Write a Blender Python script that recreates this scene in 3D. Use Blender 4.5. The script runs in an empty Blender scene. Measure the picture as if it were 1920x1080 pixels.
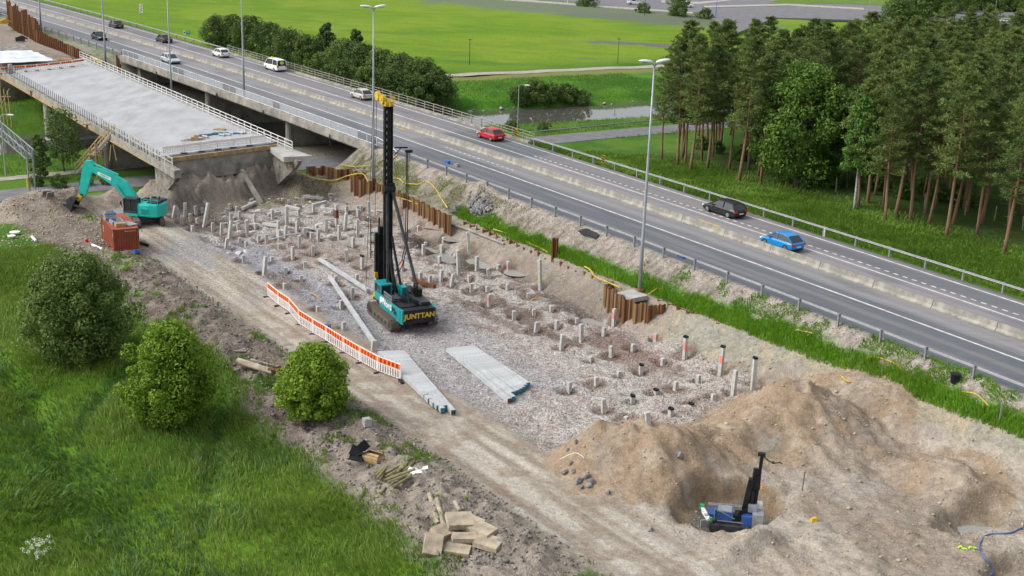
import bpy, math, random
import numpy as np
from mathutils import Vector, Matrix

# ------------------------------------------------------------------ camera, world, sun, exposure
scene = bpy.context.scene
C = scene.collection
CAM_H = 36.0
FOC = 2400.0                      # focal length in pixels of a 1920 wide frame
PITCH = math.atan(760/2400); ROLL = math.radians(2.0)
Fw = np.array([0, math.cos(PITCH), -math.sin(PITCH)])
U0 = np.array([0, math.sin(PITCH), math.cos(PITCH)]); R0 = np.array([1., 0, 0])
Rv = math.cos(ROLL)*R0+math.sin(ROLL)*U0
Uv = -math.sin(ROLL)*R0+math.cos(ROLL)*U0
cam_d = bpy.data.cameras.new('camera'); cam = bpy.data.objects.new('camera', cam_d); C.objects.link(cam)
cam_d.sensor_width = 36; cam_d.lens = 36*FOC/1920; cam_d.clip_start = 1; cam_d.clip_end = 4000
M = Matrix.Identity(4)
for i in range(3):
    M[i][0] = Rv[i]; M[i][1] = Uv[i]; M[i][2] = -Fw[i]
M[2][3] = CAM_H
cam.matrix_world = M
scene.camera = cam
scene.render.resolution_x = 1024; scene.render.resolution_y = 576
SUN_EL, SUN_AZ = math.radians(46), math.radians(262)      # azimuth measured from +Y clockwise
w = bpy.data.worlds.new('World'); scene.world = w; w.use_nodes = True
nt = w.node_tree; nt.nodes.clear()
sky = nt.nodes.new('ShaderNodeTexSky'); sky.sky_type = 'NISHITA'; sky.sun_disc = False
sky.sun_elevation = SUN_EL; sky.sun_rotation = SUN_AZ; sky.dust_density = 4; sky.air_density = 1.0
hs = nt.nodes.new('ShaderNodeHueSaturation'); hs.inputs['Saturation'].default_value = 0.30
bg = nt.nodes.new('ShaderNodeBackground'); bg.inputs['Strength'].default_value = 0.15
ow = nt.nodes.new('ShaderNodeOutputWorld')
nt.links.new(sky.outputs[0], hs.inputs['Color']); nt.links.new(hs.outputs[0], bg.inputs['Color']); nt.links.new(bg.outputs[0], ow.inputs[0])
sd = bpy.data.lights.new('sun', 'SUN'); sd.energy = 0.85; sd.angle = math.radians(38); sd.color = (1, .965, .91)
so = bpy.data.objects.new('sun', sd); C.objects.link(so)
sdir = Vector((math.sin(SUN_AZ)*math.cos(SUN_EL), math.cos(SUN_AZ)*math.cos(SUN_EL), math.sin(SUN_EL)))
so.rotation_euler = sdir.to_track_quat('Z', 'Y').to_euler()
scene.view_settings.view_transform = 'Standard'; scene.view_settings.look = 'None'
scene.view_settings.exposure = 0.66; scene.view_settings.gamma = 1
scene.view_settings.use_curve_mapping = False

# ------------------------------------------------------------------ site coordinates
# s runs along the highway (towards the lower right of the photo), t runs across it, away from the camera.
AZ = math.radians(-54.5)
Us = np.array([math.cos(AZ), math.sin(AZ)]); Ns = np.array([-math.sin(AZ), math.cos(AZ)])
O2 = np.array([-0.4, 138.7])
def st2xy(s, t):
    return O2[0]+s*Us[0]+t*Ns[0], O2[1]+s*Us[1]+t*Ns[1]
def xy2st(x, y):
    dx, dy = x-O2[0], y-O2[1]
    return dx*Us[0]+dy*Us[1], dx*Ns[0]+dy*Ns[1]
def curve(s): return -1.75e-4*s*s-.009*s
def S(s, t, z=0.0):
    x, y = st2xy(s, t); return (float(x), float(y), float(z))
def R_(s, t, z=0.0):                # follows the gentle bend of the highway
    return S(s, t+curve(s), z)
def ray(px, py, z):
    d = (px-960)/FOC*Rv+(540-py)/FOC*Uv+Fw
    k = (z-CAM_H)/d[2]
    return (k*d[0], k*d[1], z)
rng = np.random.default_rng(7)
random.seed(11)

# ------------------------------------------------------------------ numpy noise
_perm = np.random.default_rng(3).random((256, 256))
def vnoise(x, y):
    x = np.asarray(x, float); y = np.asarray(y, float)
    xi = np.floor(x).astype(int); yi = np.floor(y).astype(int); fx = x-xi; fy = y-yi
    fx = fx*fx*(3-2*fx); fy = fy*fy*(3-2*fy)
    a = _perm[xi & 255, yi & 255]; b = _perm[(xi+1) & 255, yi & 255]
    c = _perm[xi & 255, (yi+1) & 255]; d = _perm[(xi+1) & 255, (yi+1) & 255]
    return a+(b-a)*fx+(c-a)*fy+(a-b-c+d)*fx*fy
def fbm(x, y, o=4, sc=1.0):
    v = 0; amp = .5; tot = 0
    for k in range(o):
        v = v+amp*vnoise(x*sc+17.3*k, y*sc-9.1*k); tot += amp; amp *= .5; sc *= 2.07
    return v/tot
def sm(a, b, x):
    k = np.clip((x-a)/(b-a), 0, 1); return k*k*(3-2*k)

# ------------------------------------------------------------------ materials
def mat(name, col, rough=.8, var=.15, scale=3., bump=0., metal=0., col2=None, bscale=None, spec=.3, vor=False, stretch=None):
    m = bpy.data.materials.new(name); m.use_nodes = True
    t = m.node_tree; b = t.nodes['Principled BSDF']
    b.inputs['Roughness'].default_value = rough; b.inputs['Metallic'].default_value = metal
    b.inputs['Specular IOR Level'].default_value = spec
    tc = t.nodes.new('ShaderNodeTexCoord')
    src = tc.outputs['Object']
    if stretch:
        mp = t.nodes.new('ShaderNodeMapping'); mp.inputs['Scale'].default_value = stretch
        t.links.new(src, mp.inputs[0]); src = mp.outputs[0]
    if var > 0:
        n = t.nodes.new('ShaderNodeTexNoise'); n.inputs['Scale'].default_value = scale; n.inputs['Detail'].default_value = 6
        n.inputs['Roughness'].default_value = .65
        t.links.new(src, n.inputs['Vector'])
        mx = t.nodes.new('ShaderNodeMix'); mx.data_type = 'RGBA'
        c2 = col2 if col2 else tuple(c*(1-var*2.2) for c in col)
        c1 = col if col2 else tuple(min(1, c*(1+var*.8)) for c in col)
        mx.inputs[6].default_value = (*c2, 1); mx.inputs[7].default_value = (*c1, 1)
        mr = t.nodes.new('ShaderNodeMapRange'); mr.inputs[1].default_value = .32; mr.inputs[2].default_value = .66
        t.links.new(n.outputs[0], mr.inputs[0]); t.links.new(mr.outputs[0], mx.inputs[0])
        t.links.new(mx.outputs[2], b.inputs['Base Color'])
    else:
        b.inputs['Base Color'].default_value = (*col, 1)
    if bump > 0:
        n2 = t.nodes.new('ShaderNodeTexNoise'); n2.inputs['Scale'].default_value = bscale or scale*3; n2.inputs['Detail'].default_value = 5
        bp = t.nodes.new('ShaderNodeBump'); bp.inputs['Strength'].default_value = bump; bp.inputs['Distance'].default_value = .05
        t.links.new(src, n2.inputs['Vector']); t.links.new(n2.outputs[0], bp.inputs['Height']); t.links.new(bp.outputs[0], b.inputs['Normal'])
    return m

MT = {}
def mk(n, *a, **k): MT[n] = mat(n, *a, **k); return MT[n]
mk('concrete', (.40, .39, .37), .85, .13, .8, .2, bscale=14)
mk('pile_concrete', (.49, .48, .455), .85, .12, 2.2, .25, bscale=20)
mk('new_deck', (.385, .392, .40), .85, .10, .5, .1, stretch=(1, .35, 1))
mk('old_concrete', (.33, .31, .27), .9, .24, .6, .3, bscale=9)
mk('dirty_concrete', (.27, .245, .215), .95, .36, 1.1, .5, bscale=6)
mk('barrier_concrete', (.31, .295, .255), .9, .22, 1.2, .2)
mk('galvanised', (.31, .32, .33), .55, .08, 2, metal=.4)
mk('new_pile', (.44, .455, .46), .85, .10, 1.5, .15, bscale=20)
mk('lamp_grey', (.36, .385, .41), .5, .1, .8, metal=.3)
mk('white_paint', (.68, .68, .66), .6, .12, 1.2)
mk('lamp_white', (.78, .78, .79), .4, .03, 1)
mk('road_paint', (.62, .62, .60), .8, .2, 1.4)
mk('yellow_paint', (.62, .42, .04), .6, .15, 2)
mk('rust', (.20, .085, .035), .9, .3, 2.2, .3, col2=(.085, .035, .018), stretch=(1, 1, .3))
mk('rust_light', (.31, .185, .085), .9, .3, 1.6, .3, col2=(.15, .085, .045), stretch=(1, 1, .25))
mk('teal', (.012, .47, .40), .38, .1, 1.3, spec=.5)
mk('teal_rig', (.008, .27, .29), .42, .12, 1.6, spec=.5)
mk('black_steel', (.014, .015, .018), .5, .35, 1.5)
mk('dark_grey', (.045, .048, .055), .6, .3, 2)
mk('track_steel', (.15, .12, .09), .85, .3, 4, .4)
mk('glass_dark', (.02, .03, .035), .08, 0, spec=.8)
mk('tyre', (.018, .018, .018), .9, 0)
mk('rim', (.35, .36, .37), .35, 0, metal=.7)
mk('wood', (.40, .28, .14), .85, .2, 2, .2, stretch=(1, 1, .3))
mk('wood_yellow', (.50, .36, .17), .85, .2, 2, .2)
mk('old_wood', (.36, .31, .235), .9, .25, 1.5, .3)
mk('pole_wood', (.24, .215, .12), .9, .2, 2, .2)
mk('container_red', (.34, .085, .045), .7, .22, .9, .15, col2=(.22, .06, .035))
mk('orange_refl', (.80, .20, .02), .5, .06, 5)
mk('red_refl', (.42, .015, .01), .5, .06, 5)
mk('white_plastic', (.80, .78, .76), .6, .08, 3)
mk('hose_yellow', (.52, .38, .06), .6, .2, 2)
mk('blue_hose', (.09, .17, .38), .6, .15, 2)
mk('blue_paint', (.03, .09, .30), .4, .1, 2, spec=.5)
mk('tin', (.36, .38, .40), .45, .15, 2, metal=.5)
mk('pink_spray', (.78, .24, .19), .9, .15, 9)
mk('lime_spray', (.45, .75, .05), .9, .1, 9)
mk('pile_blue', (.05, .20, .28), .8, .2, 5)
mk('rock', (.24, .235, .235), .95, .35, .6, .6, bscale=5)
mk('stone_pale', (.41, .38, .35), .95, .2, 2, .4)
mk('slab_stone', (.40, .34, .25), .95, .2, 1.6, .4)
mk('tarp', (.62, .66, .72), .6, .14, .5, .5, bscale=1.5)
mk('bark_pine', (.30, .16, .08), .95, .3, 1.2, .5, col2=(.13, .10, .08), stretch=(1, 1, .3))
mk('bark_grey', (.15, .13, .11), .95, .3, 2.5, .5, stretch=(1, 1, .3))
mk('bark_birch', (.62, .62, .58), .9, .4, 3.5, .2, col2=(.15, .14, .13), stretch=(1, 1, 2))
mk('amber', (.9, .35, .02), .3, 0)
mk('tail_red', (.60, .01, .01), .25, 0, spec=.6)
mk('head_white', (.75, .76, .75), .2, 0, spec=.6)
mk('plate_white', (.7, .7, .7), .6, 0)
mk('green_sign', (.01, .32, .12), .5, .05, 5)
mk('blue_sign', (.02, .12, .5), .5, .05, 5)
mk('solar', (.02, .03, .08), .2, .2, 6, spec=.6)
mk('dark_patch', (.045, .045, .045), .95, .3, 3)

def leafmat(name, c1, c2, sc=.8, trans=.25):
    m = bpy.data.materials.new(name); m.use_nodes = True
    t = m.node_tree; b = t.nodes['Principled BSDF']; b.inputs['Roughness'].default_value = .65
    b.inputs['Specular IOR Level'].default_value = .2
    g = t.nodes.new('ShaderNodeNewGeometry')
    n = t.nodes.new('ShaderNodeTexNoise'); n.inputs['Scale'].default_value = sc; n.inputs['Detail'].default_value = 3
    t.links.new(g.outputs['Position'], n.inputs['Vector'])
    ad = t.nodes.new('ShaderNodeMath'); ad.operation = 'MULTIPLY_ADD'; ad.inputs[1].default_value = .45; ad.inputs[2].default_value = -.225
    t.links.new(g.outputs['Random Per Island'], ad.inputs[0])
    ad2 = t.nodes.new('ShaderNodeMath'); ad2.operation = 'ADD'
    t.links.new(ad.outputs[0], ad2.inputs[0]); t.links.new(n.outputs[0], ad2.inputs[1])
    oi = t.nodes.new('ShaderNodeObjectInfo')
    ad3 = t.nodes.new('ShaderNodeMath'); ad3.operation = 'MULTIPLY_ADD'; ad3.inputs[1].default_value = .35
    t.links.new(oi.outputs['Random'], ad3.inputs[0]); t.links.new(ad2.outputs[0], ad3.inputs[2])
    mr = t.nodes.new('ShaderNodeMapRange'); mr.inputs[1].default_value = .3; mr.inputs[2].default_value = 1.05
    t.links.new(ad3.outputs[0], mr.inputs[0])
    mx = t.nodes.new('ShaderNodeMix'); mx.data_type = 'RGBA'; mx.inputs[6].default_value = (*c1, 1); mx.inputs[7].default_value = (*c2, 1)
    t.links.new(mr.outputs[0], mx.inputs[0]); t.links.new(mx.outputs[2], b.inputs['Base Color'])
    tr = t.nodes.new('ShaderNodeBsdfTranslucent'); t.links.new(mx.outputs[2], tr.inputs[0])
    ms = t.nodes.new('ShaderNodeMixShader'); ms.inputs[0].default_value = trans
    o = t.nodes['Material Output']
    t.links.new(b.outputs[0], ms.inputs[1]); t.links.new(tr.outputs[0], ms.inputs[2]); t.links.new(ms.outputs[0], o.inputs[0])
    MT[name] = m
leafmat('needles', (.060, .105, .030), (.215, .275, .075), .30)
leafmat('leaf_dark', (.034, .075, .024), (.10, .165, .05), .5)
leafmat('leaf_willow', (.055, .10, .028), (.155, .225, .055), .4)
leafmat('leaf_bush', (.075, .125, .030), (.22, .30, .075), .6)
leafmat('leaf_mid', (.045, .12, .018), (.13, .25, .045), .8)
leafmat('leaf_bright', (.065, .15, .010), (.25, .37, .04), .8)
leafmat('leaf_grove', (.060, .125, .018), (.17, .28, .05), .4)
leafmat('grass_blade', (.075, .165, .016), (.31, .41, .085), .14, .35)
leafmat('grass_strip', (.08, .21, .010), (.22, .40, .035), .6, .3)
leafmat('weed_leaf', (.045, .115, .022), (.12, .22, .07), .3, .3)
leafmat('grass_dry', (.13, .17, .03), (.30, .33, .10), .3, .3)
leafmat('grass_verge', (.070, .155, .014), (.20, .31, .045), .3, .3)

# ------------------------------------------------------------------ mesh helpers
def mesh_data(name, V, F, m=None, smooth=False):
    me = bpy.data.meshes.new(name); me.from_pydata([tuple(v) for v in V], [], F); me.update()
    if m: me.materials.append(MT[m] if isinstance(m, str) else m)
    if smooth: me.polygons.foreach_set('use_smooth', [True]*len(me.polygons))
    return me
def np_mesh(name, V, F, m, smooth=False):
    me = bpy.data.meshes.new(name); n = len(V); k = F.shape[1]; f = len(F)
    me.vertices.add(n); me.vertices.foreach_set('co', np.ascontiguousarray(V, dtype=np.float32).ravel())
    me.loops.add(f*k); me.loops.foreach_set('vertex_index', np.ascontiguousarray(F, dtype=np.int32).ravel())
    me.polygons.add(f); me.polygons.foreach_set('loop_start', np.arange(0, f*k, k, dtype=np.int32))
    me.polygons.foreach_set('loop_total', np.full(f, k, dtype=np.int32))
    if smooth: me.polygons.foreach_set('use_smooth', np.ones(f, bool))
    me.materials.append(MT[m] if isinstance(m, str) else m); me.update(calc_edges=True)
    return me
def put(name, me, parent=None, loc=(0, 0, 0), rz=0, rot=None, sc=None, kind=None, label=None, cat=None, group=None):
    o = bpy.data.objects.new(name, me); C.objects.link(o); o.location = loc
    o.rotation_euler = rot if rot else (0, 0, rz)
    if sc is not None: o.scale = sc if hasattr(sc, '__len__') else (sc, sc, sc)
    if parent: o.parent = parent
    if kind: o['kind'] = kind
    if label: o['label'] = label
    if cat: o['category'] = cat
    if group: o['group'] = group
    return o
def thing(name, label, cat, loc=(0, 0, 0), rz=0, group=None, rot=None):
    return put(name, None, None, loc, rz, rot, label=label, cat=cat, group=group)
def dup(root, loc, rz=None, label=None, rot=None, sc=None):
    r = root.copy(); C.objects.link(r); r.location = loc
    if rz is not None: r.rotation_euler = (0, 0, rz)
    if rot: r.rotation_euler = rot
    if sc is not None: r.scale = (sc, sc, sc)
    if label: r['label'] = label
    for ch in list(root.children):
        c = ch.copy(); C.objects.link(c); c.parent = r
        for g in list(ch.children):
            d = g.copy(); C.objects.link(d); d.parent = c
    return r
class MB:
    def __init__(s): s.V = []; s.F = []
    def add(s, V, F, mtx=None):
        b = len(s.V)
        s.V += [tuple(mtx @ Vector(v)) if mtx else tuple(v) for v in V]
        s.F += [tuple(i+b for i in f) for f in F]; return s
    def box(s, c, d, rz=0, mtx=None, tx=1., ty=1.):
        x, y, z = d[0]/2, d[1]/2, d[2]/2
        V = [(-x, -y, -z), (x, -y, -z), (x, y, -z), (-x, y, -z), (-x*tx, -y*ty, z), (x*tx, -y*ty, z), (x*tx, y*ty, z), (-x*tx, y*ty, z)]
        F = [(0, 3, 2, 1), (4, 5, 6, 7), (0, 1, 5, 4), (1, 2, 6, 5), (2, 3, 7, 6), (3, 0, 4, 7)]
        m = Matrix.Translation(Vector(c)) @ (mtx if mtx else Matrix.Rotation(rz, 4, 'Z'))
        return s.add(V, F, m)
    def beam(s, a, b, w, h=None):
        a = Vector(a); b = Vector(b); d = b-a; L = d.length
        if L < 1e-6: return s
        q = d.to_track_quat('X', 'Z').to_matrix().to_4x4()
        return s.box((a+b)/2, (L, w, h or w), mtx=q)
    def tube(s, P, r, n=6, cap=True):
        P = [Vector(p) for p in P]; rr = r if hasattr(r, '__len__') else [r]*len(P)
        b = len(s.V)
        for i, p in enumerate(P):
            d = (P[min(i+1, len(P)-1)]-P[max(i-1, 0)]).normalized()
            ax = d.orthogonal().normalized() if abs(d.z) < .95 else Vector((1, 0, 0))
            if abs(d.z) < .95: ax = d.cross(Vector((0, 0, 1))).normalized()
            ay = d.cross(ax).normalized(); ax = ay.cross(d).normalized()
            for k in range(n):
                a = 2*math.pi*k/n
                s.V.append(tuple(p+rr[i]*(math.cos(a)*ax+math.sin(a)*ay)))
        for i in range(len(P)-1):
            for k in range(n):
                k2 = (k+1) % n
                s.F.append((b+i*n+k, b+(i+1)*n+k, b+(i+1)*n+k2, b+i*n+k2))
        if cap:
            s.F.append(tuple(b+k for k in range(n))); s.F.append(tuple(b+(len(P)-1)*n+k for k in reversed(range(n))))
        return s
    def prism(s, pts, a, b, mtx=None, axis='y'):
        n = len(pts)
        if axis == 'y': V = [(x, a, z) for x, z in pts]+[(x, b, z) for x, z in pts]
        elif axis == 'x': V = [(a, x, z) for x, z in pts]+[(b, x, z) for x, z in pts]
        else: V = [(x, y, a) for x, y in pts]+[(x, y, b) for x, y in pts]
        F = [tuple(range(n)), tuple(range(2*n-1, n-1, -1))]+[(i, i+n, (i+1) % n+n, (i+1) % n) for i in range(n)]
        return s.add(V, F, mtx)
    def loft(s, secs, cap=True):
        b = len(s.V); n = len(secs[0])
        for q in secs: s.V += [tuple(p) for p in q]
        for i in range(len(secs)-1):
            for k in range(n):
                k2 = (k+1) % n
                s.F.append((b+i*n+k, b+i*n+k2, b+(i+1)*n+k2, b+(i+1)*n+k))
        if cap: s.F.append(tuple(b+k for k in reversed(range(n)))); s.F.append(tuple(b+(len(secs)-1)*n+k for k in range(n)))
        return s
    def data(s, name, m, smooth=False):
        me = mesh_data(name, s.V, s.F, m, smooth)
        import bmesh
        bm = bmesh.new(); bm.from_mesh(me); bmesh.ops.recalc_face_normals(bm, faces=bm.faces); bm.to_mesh(me); bm.free()
        return me
    def obj(s, name, m, parent=None, smooth=False, **k):
        return put(name, s.data(name, m, smooth), parent, **k)
def rockdata(name, m, seed, flat=.7, n=1):
    import bmesh
    r = random.Random(seed); bm = bmesh.new(); bmesh.ops.create_icosphere(bm, subdivisions=n, radius=1)
    for v in bm.verts:
        v.co *= .72+.5*r.random(); v.co.z *= flat
        v.co.x = max(-.75, min(.8, v.co.x))
    me = bpy.data.meshes.new(name); bm.to_mesh(me); bm.free(); me.materials.append(MT[m]); return me
def text_obj(name, txt, size, m, parent, loc, rot, extr=.01, bold=.0):
    cu = bpy.data.curves.new(name, 'FONT'); cu.body = txt; cu.size = size; cu.extrude = extr; cu.offset = bold
    cu.align_x = 'CENTER'; cu.align_y = 'CENTER'; cu.resolution_u = 2
    o = bpy.data.objects.new(name, cu); C.objects.link(o)
    dg = bpy.context.evaluated_depsgraph_get(); me = bpy.data.meshes.new_from_object(o.evaluated_get(dg))
    bpy.data.objects.remove(o); me.materials.clear(); me.materials.append(MT[m])
    return put(name, me, parent, loc, rot=rot)
ORD = ['first', 'second', 'third', 'fourth', 'fifth', 'sixth', 'seventh', 'eighth', 'ninth', 'tenth', 'eleventh', 'twelfth', 'thirteenth', 'fourteenth', 'fifteenth', 'sixteenth', 'seventeenth', 'eighteenth', 'nineteenth', 'twentieth']
# ------------------------------------------------------------------ terrain
PILES = [  # x, y of the foot in the photo, height, lean, marks
(325,408,22,3),(332,408,18,1),(341,421,16,0),(347,405,24,1),(367,400,14,0),(379,398,8,0),(383,421,40,3),(357,414,13,0),(370,417,8,0),(361,435,12,1),
(399,432,14,0),(415,439,21,1),(431,391,9,0),(425,402,12,0),(444,395,8,0),(433,415,15,0),(449,410,14,0),(430,445,30,2),(447,430,12,0),(464,440,27,-1),
(469,386,7,0),(424,465,18,2),(450,455,9,0),(462,462,10,0),(457,492,14,0),(530,378,6,0),(541,382,7,0),(538,420,33,0),(521,440,26,1),(557,434,20,0),
(535,444,21,1),(500,454,15,0),(572,440,13,0),(597,451,22,0),(562,461,20,0),(612,434,24,0),(631,422,38,0,'m'),(647,429,29,1),(636,447,25,0),(671,442,32,0),
(662,462,18,0),(650,397,11,0),(671,400,15,-1),(694,414,37,-1),(745,412,19,0),(549,484,22,0),(524,465,8,0),(587,477,16,0),(650,485,17,0),(495,516,35,2),
(510,491,10,0),(572,500,10,0),(610,492,8,0),(536,510,9,0),(679,501,22,0,'k'),(669,526,12,1),(565,526,10,0),(534,541,10,0),(630,534,17,0),(785,434,11,0,'p'),
(754,506,22,0,'p'),(794,475,17,0),(798,460,6,0),(832,454,9,0),(828,475,17,0),(824,491,11,0),(880,475,41,-1,'y'),(860,514,47,-1),(894,504,24,0),(954,510,21,-1,'p'),
(917,520,17,-2),(827,524,18,1),(847,534,21,2),(880,523,7,0),(884,545,14,0),(806,532,16,0),(788,524,14,0),(741,536,24,0),(760,543,14,0),(952,540,8,0),
(934,502,6,0),(765,462,8,0),(620,374,5,0),(1013,541,57,-1,'y'),(1001,588,9,0),(1034,580,7,0),(1044,611,11,0),(1005,620,17,1),(1082,602,6,0),(1090,636,31,-1),
(1132,628,15,0),(1151,607,30,0,'p'),(1053,651,25,1),(1229,640,16,0,'p'),(1146,666,19,-1),(1187,654,10,0),(1108,676,8,0),(1284,671,43,0,'pk'),(1243,680,9,0),(1202,695,13,0,'k'),
(1160,705,10,0),(1118,718,12,0),(1067,733,18,0),(1350,703,58,0,'pk'),(1411,733,66,0,'k'),(1374,745,55,0),(1309,715,13,0),(1267,728,14,0),(1337,753,16,0),(1230,737,8,0,'k'),
(1186,754,14,0,'k'),(1132,769,24,-1),(1215,794,22,-1),(1257,782,18,0,'k'),(1174,788,8,0),(1296,762,6,0,'k'),(964,594,12,0),(991,555,6,0),(917,570,19,0,'p'),(596,585,11,0),
(644,620,17,0),(661,556,18,0),(640,576,14,0),(914,544,8,0)]
_er = random.Random(404)
for _ in range(38):
    _x, _y = _er.uniform(440, 720), _er.uniform(384, 470)
    if min(math.hypot(_x-q[0], (_y-q[1])*2) for q in PILES) > 13: PILES.append((int(_x), int(_y), _er.choice((6, 8, 10, 13, 17)), 0))
PILE_XY = np.array([ray(p[0], p[1], 0.1)[:2] for p in PILES])
def _sc(px, py, z): x, y, _ = ray(px, py, z); return xy2st(x, y)
# mounds: s, t, radius along s, radius across, height, power
BUMP = []
def bump(px, py, z, rs, rt, h, p=1.2, rot=0): s, t = _sc(px, py, z); BUMP.append((s, t, rs, rt, h, p, rot))
bump(1520, 745, 3.0, 6.6, 8.6, 2.8, 1.05); bump(1460, 750, 2.6, 5, 4.5, 1.2, 1.4)
bump(1200, 822, 2.2, 5.0, 6.2, 2.2, 1.0); bump(1340, 795, 2.0, 3.4, 4.6, 1.0, 1.3); bump(1120, 840, 1.4, 3.2, 3.5, 1.5, 1.2)
bump(1270, 860, 1.5, 4.0, 5.5, 1.6, 1.2)
bump(1440, 850, .5, 2.2, 2.0, -.45, 1.3)
bump(1780, 880, 1.6, 4.5, 3.5, 1.6, 1.2)
bump(1400, 1015, 1.0, 1.2, 4.5, .9, 1.5)
bump(1820, 965, .7, 1.7, 4.0, -.8, .8)
bump(1900, 1065, .6, 1.4, 3.0, -.8, .8)
bump(70, 385, 1.2, 5.5, 6.0, 2.0, 1.3); bump(140, 372, 1.6, 3.5, 5, 1.6, 1.3); bump(215, 360, 1.4, 3.2, 4, 1.7, 1.2); bump(20, 400, .8, 4, 5, 1.2, 1.4)
bump(900, 385, 3.0, 3.2, 1.6, 1.0, 1.3)
NB = len(BUMP)
POOLS = [(835, 478, 3.0, 1.5), (905, 490, 3.0, 1.6), (806, 458, 2.2, 1.2), (852, 457, 2.2, 1.1), (1115, 598, 2.6, 1.3), (970, 515, 2.2, 1.1), (1838, 983, 2.0, 2.4), (400, 452, 2.2, 1.3)]
for q in POOLS: bump(q[0], q[1], .1, q[2], q[3], -.62 if q[1] < 900 else -.34, 1)
DITCH = []
for (x0_, y0_, x1_, y1_, wd_, dp_) in ((240, 690, 110, 850, .7, .55), (110, 850, 60, 740, 1.3, .6), (110, 850, 330, 1100, 1.5, .45), (420, 745, 365, 1090, .5, .4), (60, 740, -40, 640, 1.2, .5)):
    DITCH.append((*_sc(x0_, y0_, .4), *_sc(x1_, y1_, .4), wd_, dp_))
def ditch_w(s, t):
    w_ = np.zeros(np.shape(s))
    for (a0, b0, a1, b1, wd, dp) in DITCH:
        u = np.clip(((s-a0)*(a1-a0)+(t-b0)*(b1-b0))/((a1-a0)**2+(b1-b0)**2), 0, 1); w_ = np.maximum(w_, np.exp(-(np.hypot(s-a0-u*(a1-a0), t-b0-u*(b1-b0))/wd)**2)*dp/.6)
    return w_
def terrain(s, t):
    s = np.asarray(s, float); t = np.asarray(t, float)
    x, y = st2xy(s, t); tr = t-curve(s)
    n1 = fbm(x, y, 4, .12)-.5; n2 = fbm(x, y, 4, .55)-.5; n3 = fbm(x, y, 3, 1.9)-.5
    # valley with the river
    r = s-(-59.5+.14*t)
    zv = np.interp(r, [-400, -140, -60, -38, -30, -21, -17.5, -15.5, -1.0, .6, 4.5, 9, 40], [2.0, 1.5, .9, .8, .5, -.5, -1.95, -2.9, -2.9, -1.9, -.35, 0, 0])
    zv = zv+n1*np.where(np.abs(s+36) < 5, .1, .6)*sm(2, 6, np.abs(s+45))
    # highway embankment
    e_near = np.interp(tr, [-9.3, -8.4, -6.0, -5.5, 12.7, 13.5, 19, 30, 60, 140], [2.25, 2.6, 4.65, 4.92, 4.92, 4.6, 3.7, 3.3, 2.8, 1.6])
    # construction side, t below -9.3
    site = np.interp(t, [-120, -70, -58, -48.5, -46, -43.5, -41.4, -40.2, -39, -34.5, -33, -31.8, -12.4, -11, -9.45], [.2, .3, .4, .45, .95, 1.25, 1.0, .7, .5, .42, .3, .02, .02, 1.1, 2.05])
    berm = sm(-48, -45.5, t)*sm(-40.2, -42, t)
    site = site+berm*(n2*1.3+n3*.8+n1*1.0)*sm(-16, 0, s)-berm*.5*sm(0, -16, s)
    lowr = sm(46, 54, s+.25*(t+20)); site = site+lowr*sm(-34, -30, t)*.7
    pitw = sm(-33.5, -31.5, t)*sm(-9.6, -11, t)
    site = site+pitw*(n2*.45+n3*.16+n1*.25)+sm(-41, -39, t)*sm(-32, -34, t)*(n2*.10+n3*.04)
    meadow = sm(-46, -50, t); site = site+meadow*(n1*1.2+n2*.35)
    east = np.where(tr > -9.3, e_near+n2*.35*sm(-5.9, -7, tr)*1.0+sm(14, 18, tr)*(n1*1.3+n2*.25), site)
    # west: road on embankment, fill behind the new abutment, field beyond
    west = np.interp(tr, [-60, -40, -34, -32, -14, -12.5, -11, -6, -5.5, 12.7, 13.5, 20, 40, 400], [1, 1, 3.5, 5.35, 5.35, 4.5, 3.9, 4.7, 4.92, 4.92, 4.6, 3.2, 2.0, 2.2])+n2*.35*sm(-5.8, -7, tr)*sm(14, 10, tr)+n1*.8*sm(14, 20, tr)*sm(-190, -150, s)
    ew = 26*sm(14, 22, t)+8
    ae = sm(0, 1, (s+31)/ew)
    # pit side: sudden wall under the new deck
    ae = np.where(t < -9.6, sm(-31, -23, s), ae)
    aw = sm(-104, -112, s)
    aw = np.where(tr > 16, sm(-95, -175, s), aw)
    z = zv*(1-ae)+east*ae
    z = z*(1-aw)+west*aw
    # earth left under the new deck's end, cut off steeply towards the pit
    cut = sm(-29, -25.5, s)*sm(-21.0, -22.6, s+.25*(t+24)+n2*1.2)*sm(-34, -31, t)*sm(-13.5, -16, t)
    z = np.where(cut > .02, np.maximum(z, cut*(2.7+n2*2.6+n3*1.6)), z)
    # earth shelf between the new abutment and the lamp enclosure
    sh = sm(-27, -24, s)*sm(-19.5, -21.5, s+.25*(t+14)+n2*1.5)*sm(-17.5, -15.5, t)
    z = np.maximum(z, np.where((t < -9.3) & (sh > .02), sh*(2.0+n2*1.6+n3*1.0), z))
    sk = sm(-11.3, -9.4, tr)*sm(-21.5, -19, s)     # foot of the sheet piles runs up towards the wall
    # far bank of the pit right of the enclosure: pale clay slope
    cl = sm(36, 42, s)*sm(-14.5, -9.6, t)*(t < -9.3)*(s < 100)
    z = np.where(cl > 0, np.maximum(z, cl*(1.9+n2*.7)), z)
    for (bs, bt, rs, rt, h, p, rot) in BUMP:
        d = np.sqrt(((s-bs)/rs)**2+((t-bt)/rt)**2)*(1+.25*(fbm(x, y, 3, .35)-.5))
        f = np.clip(1-d, 0, 1)
        if h > 0: z = z+h*f**p*(1+.28*n2+.10*n3)
        else: z = z+h*sm(0, .6, f)*(1+(.9*n2+.5*n3)*(h < -.7))
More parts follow.
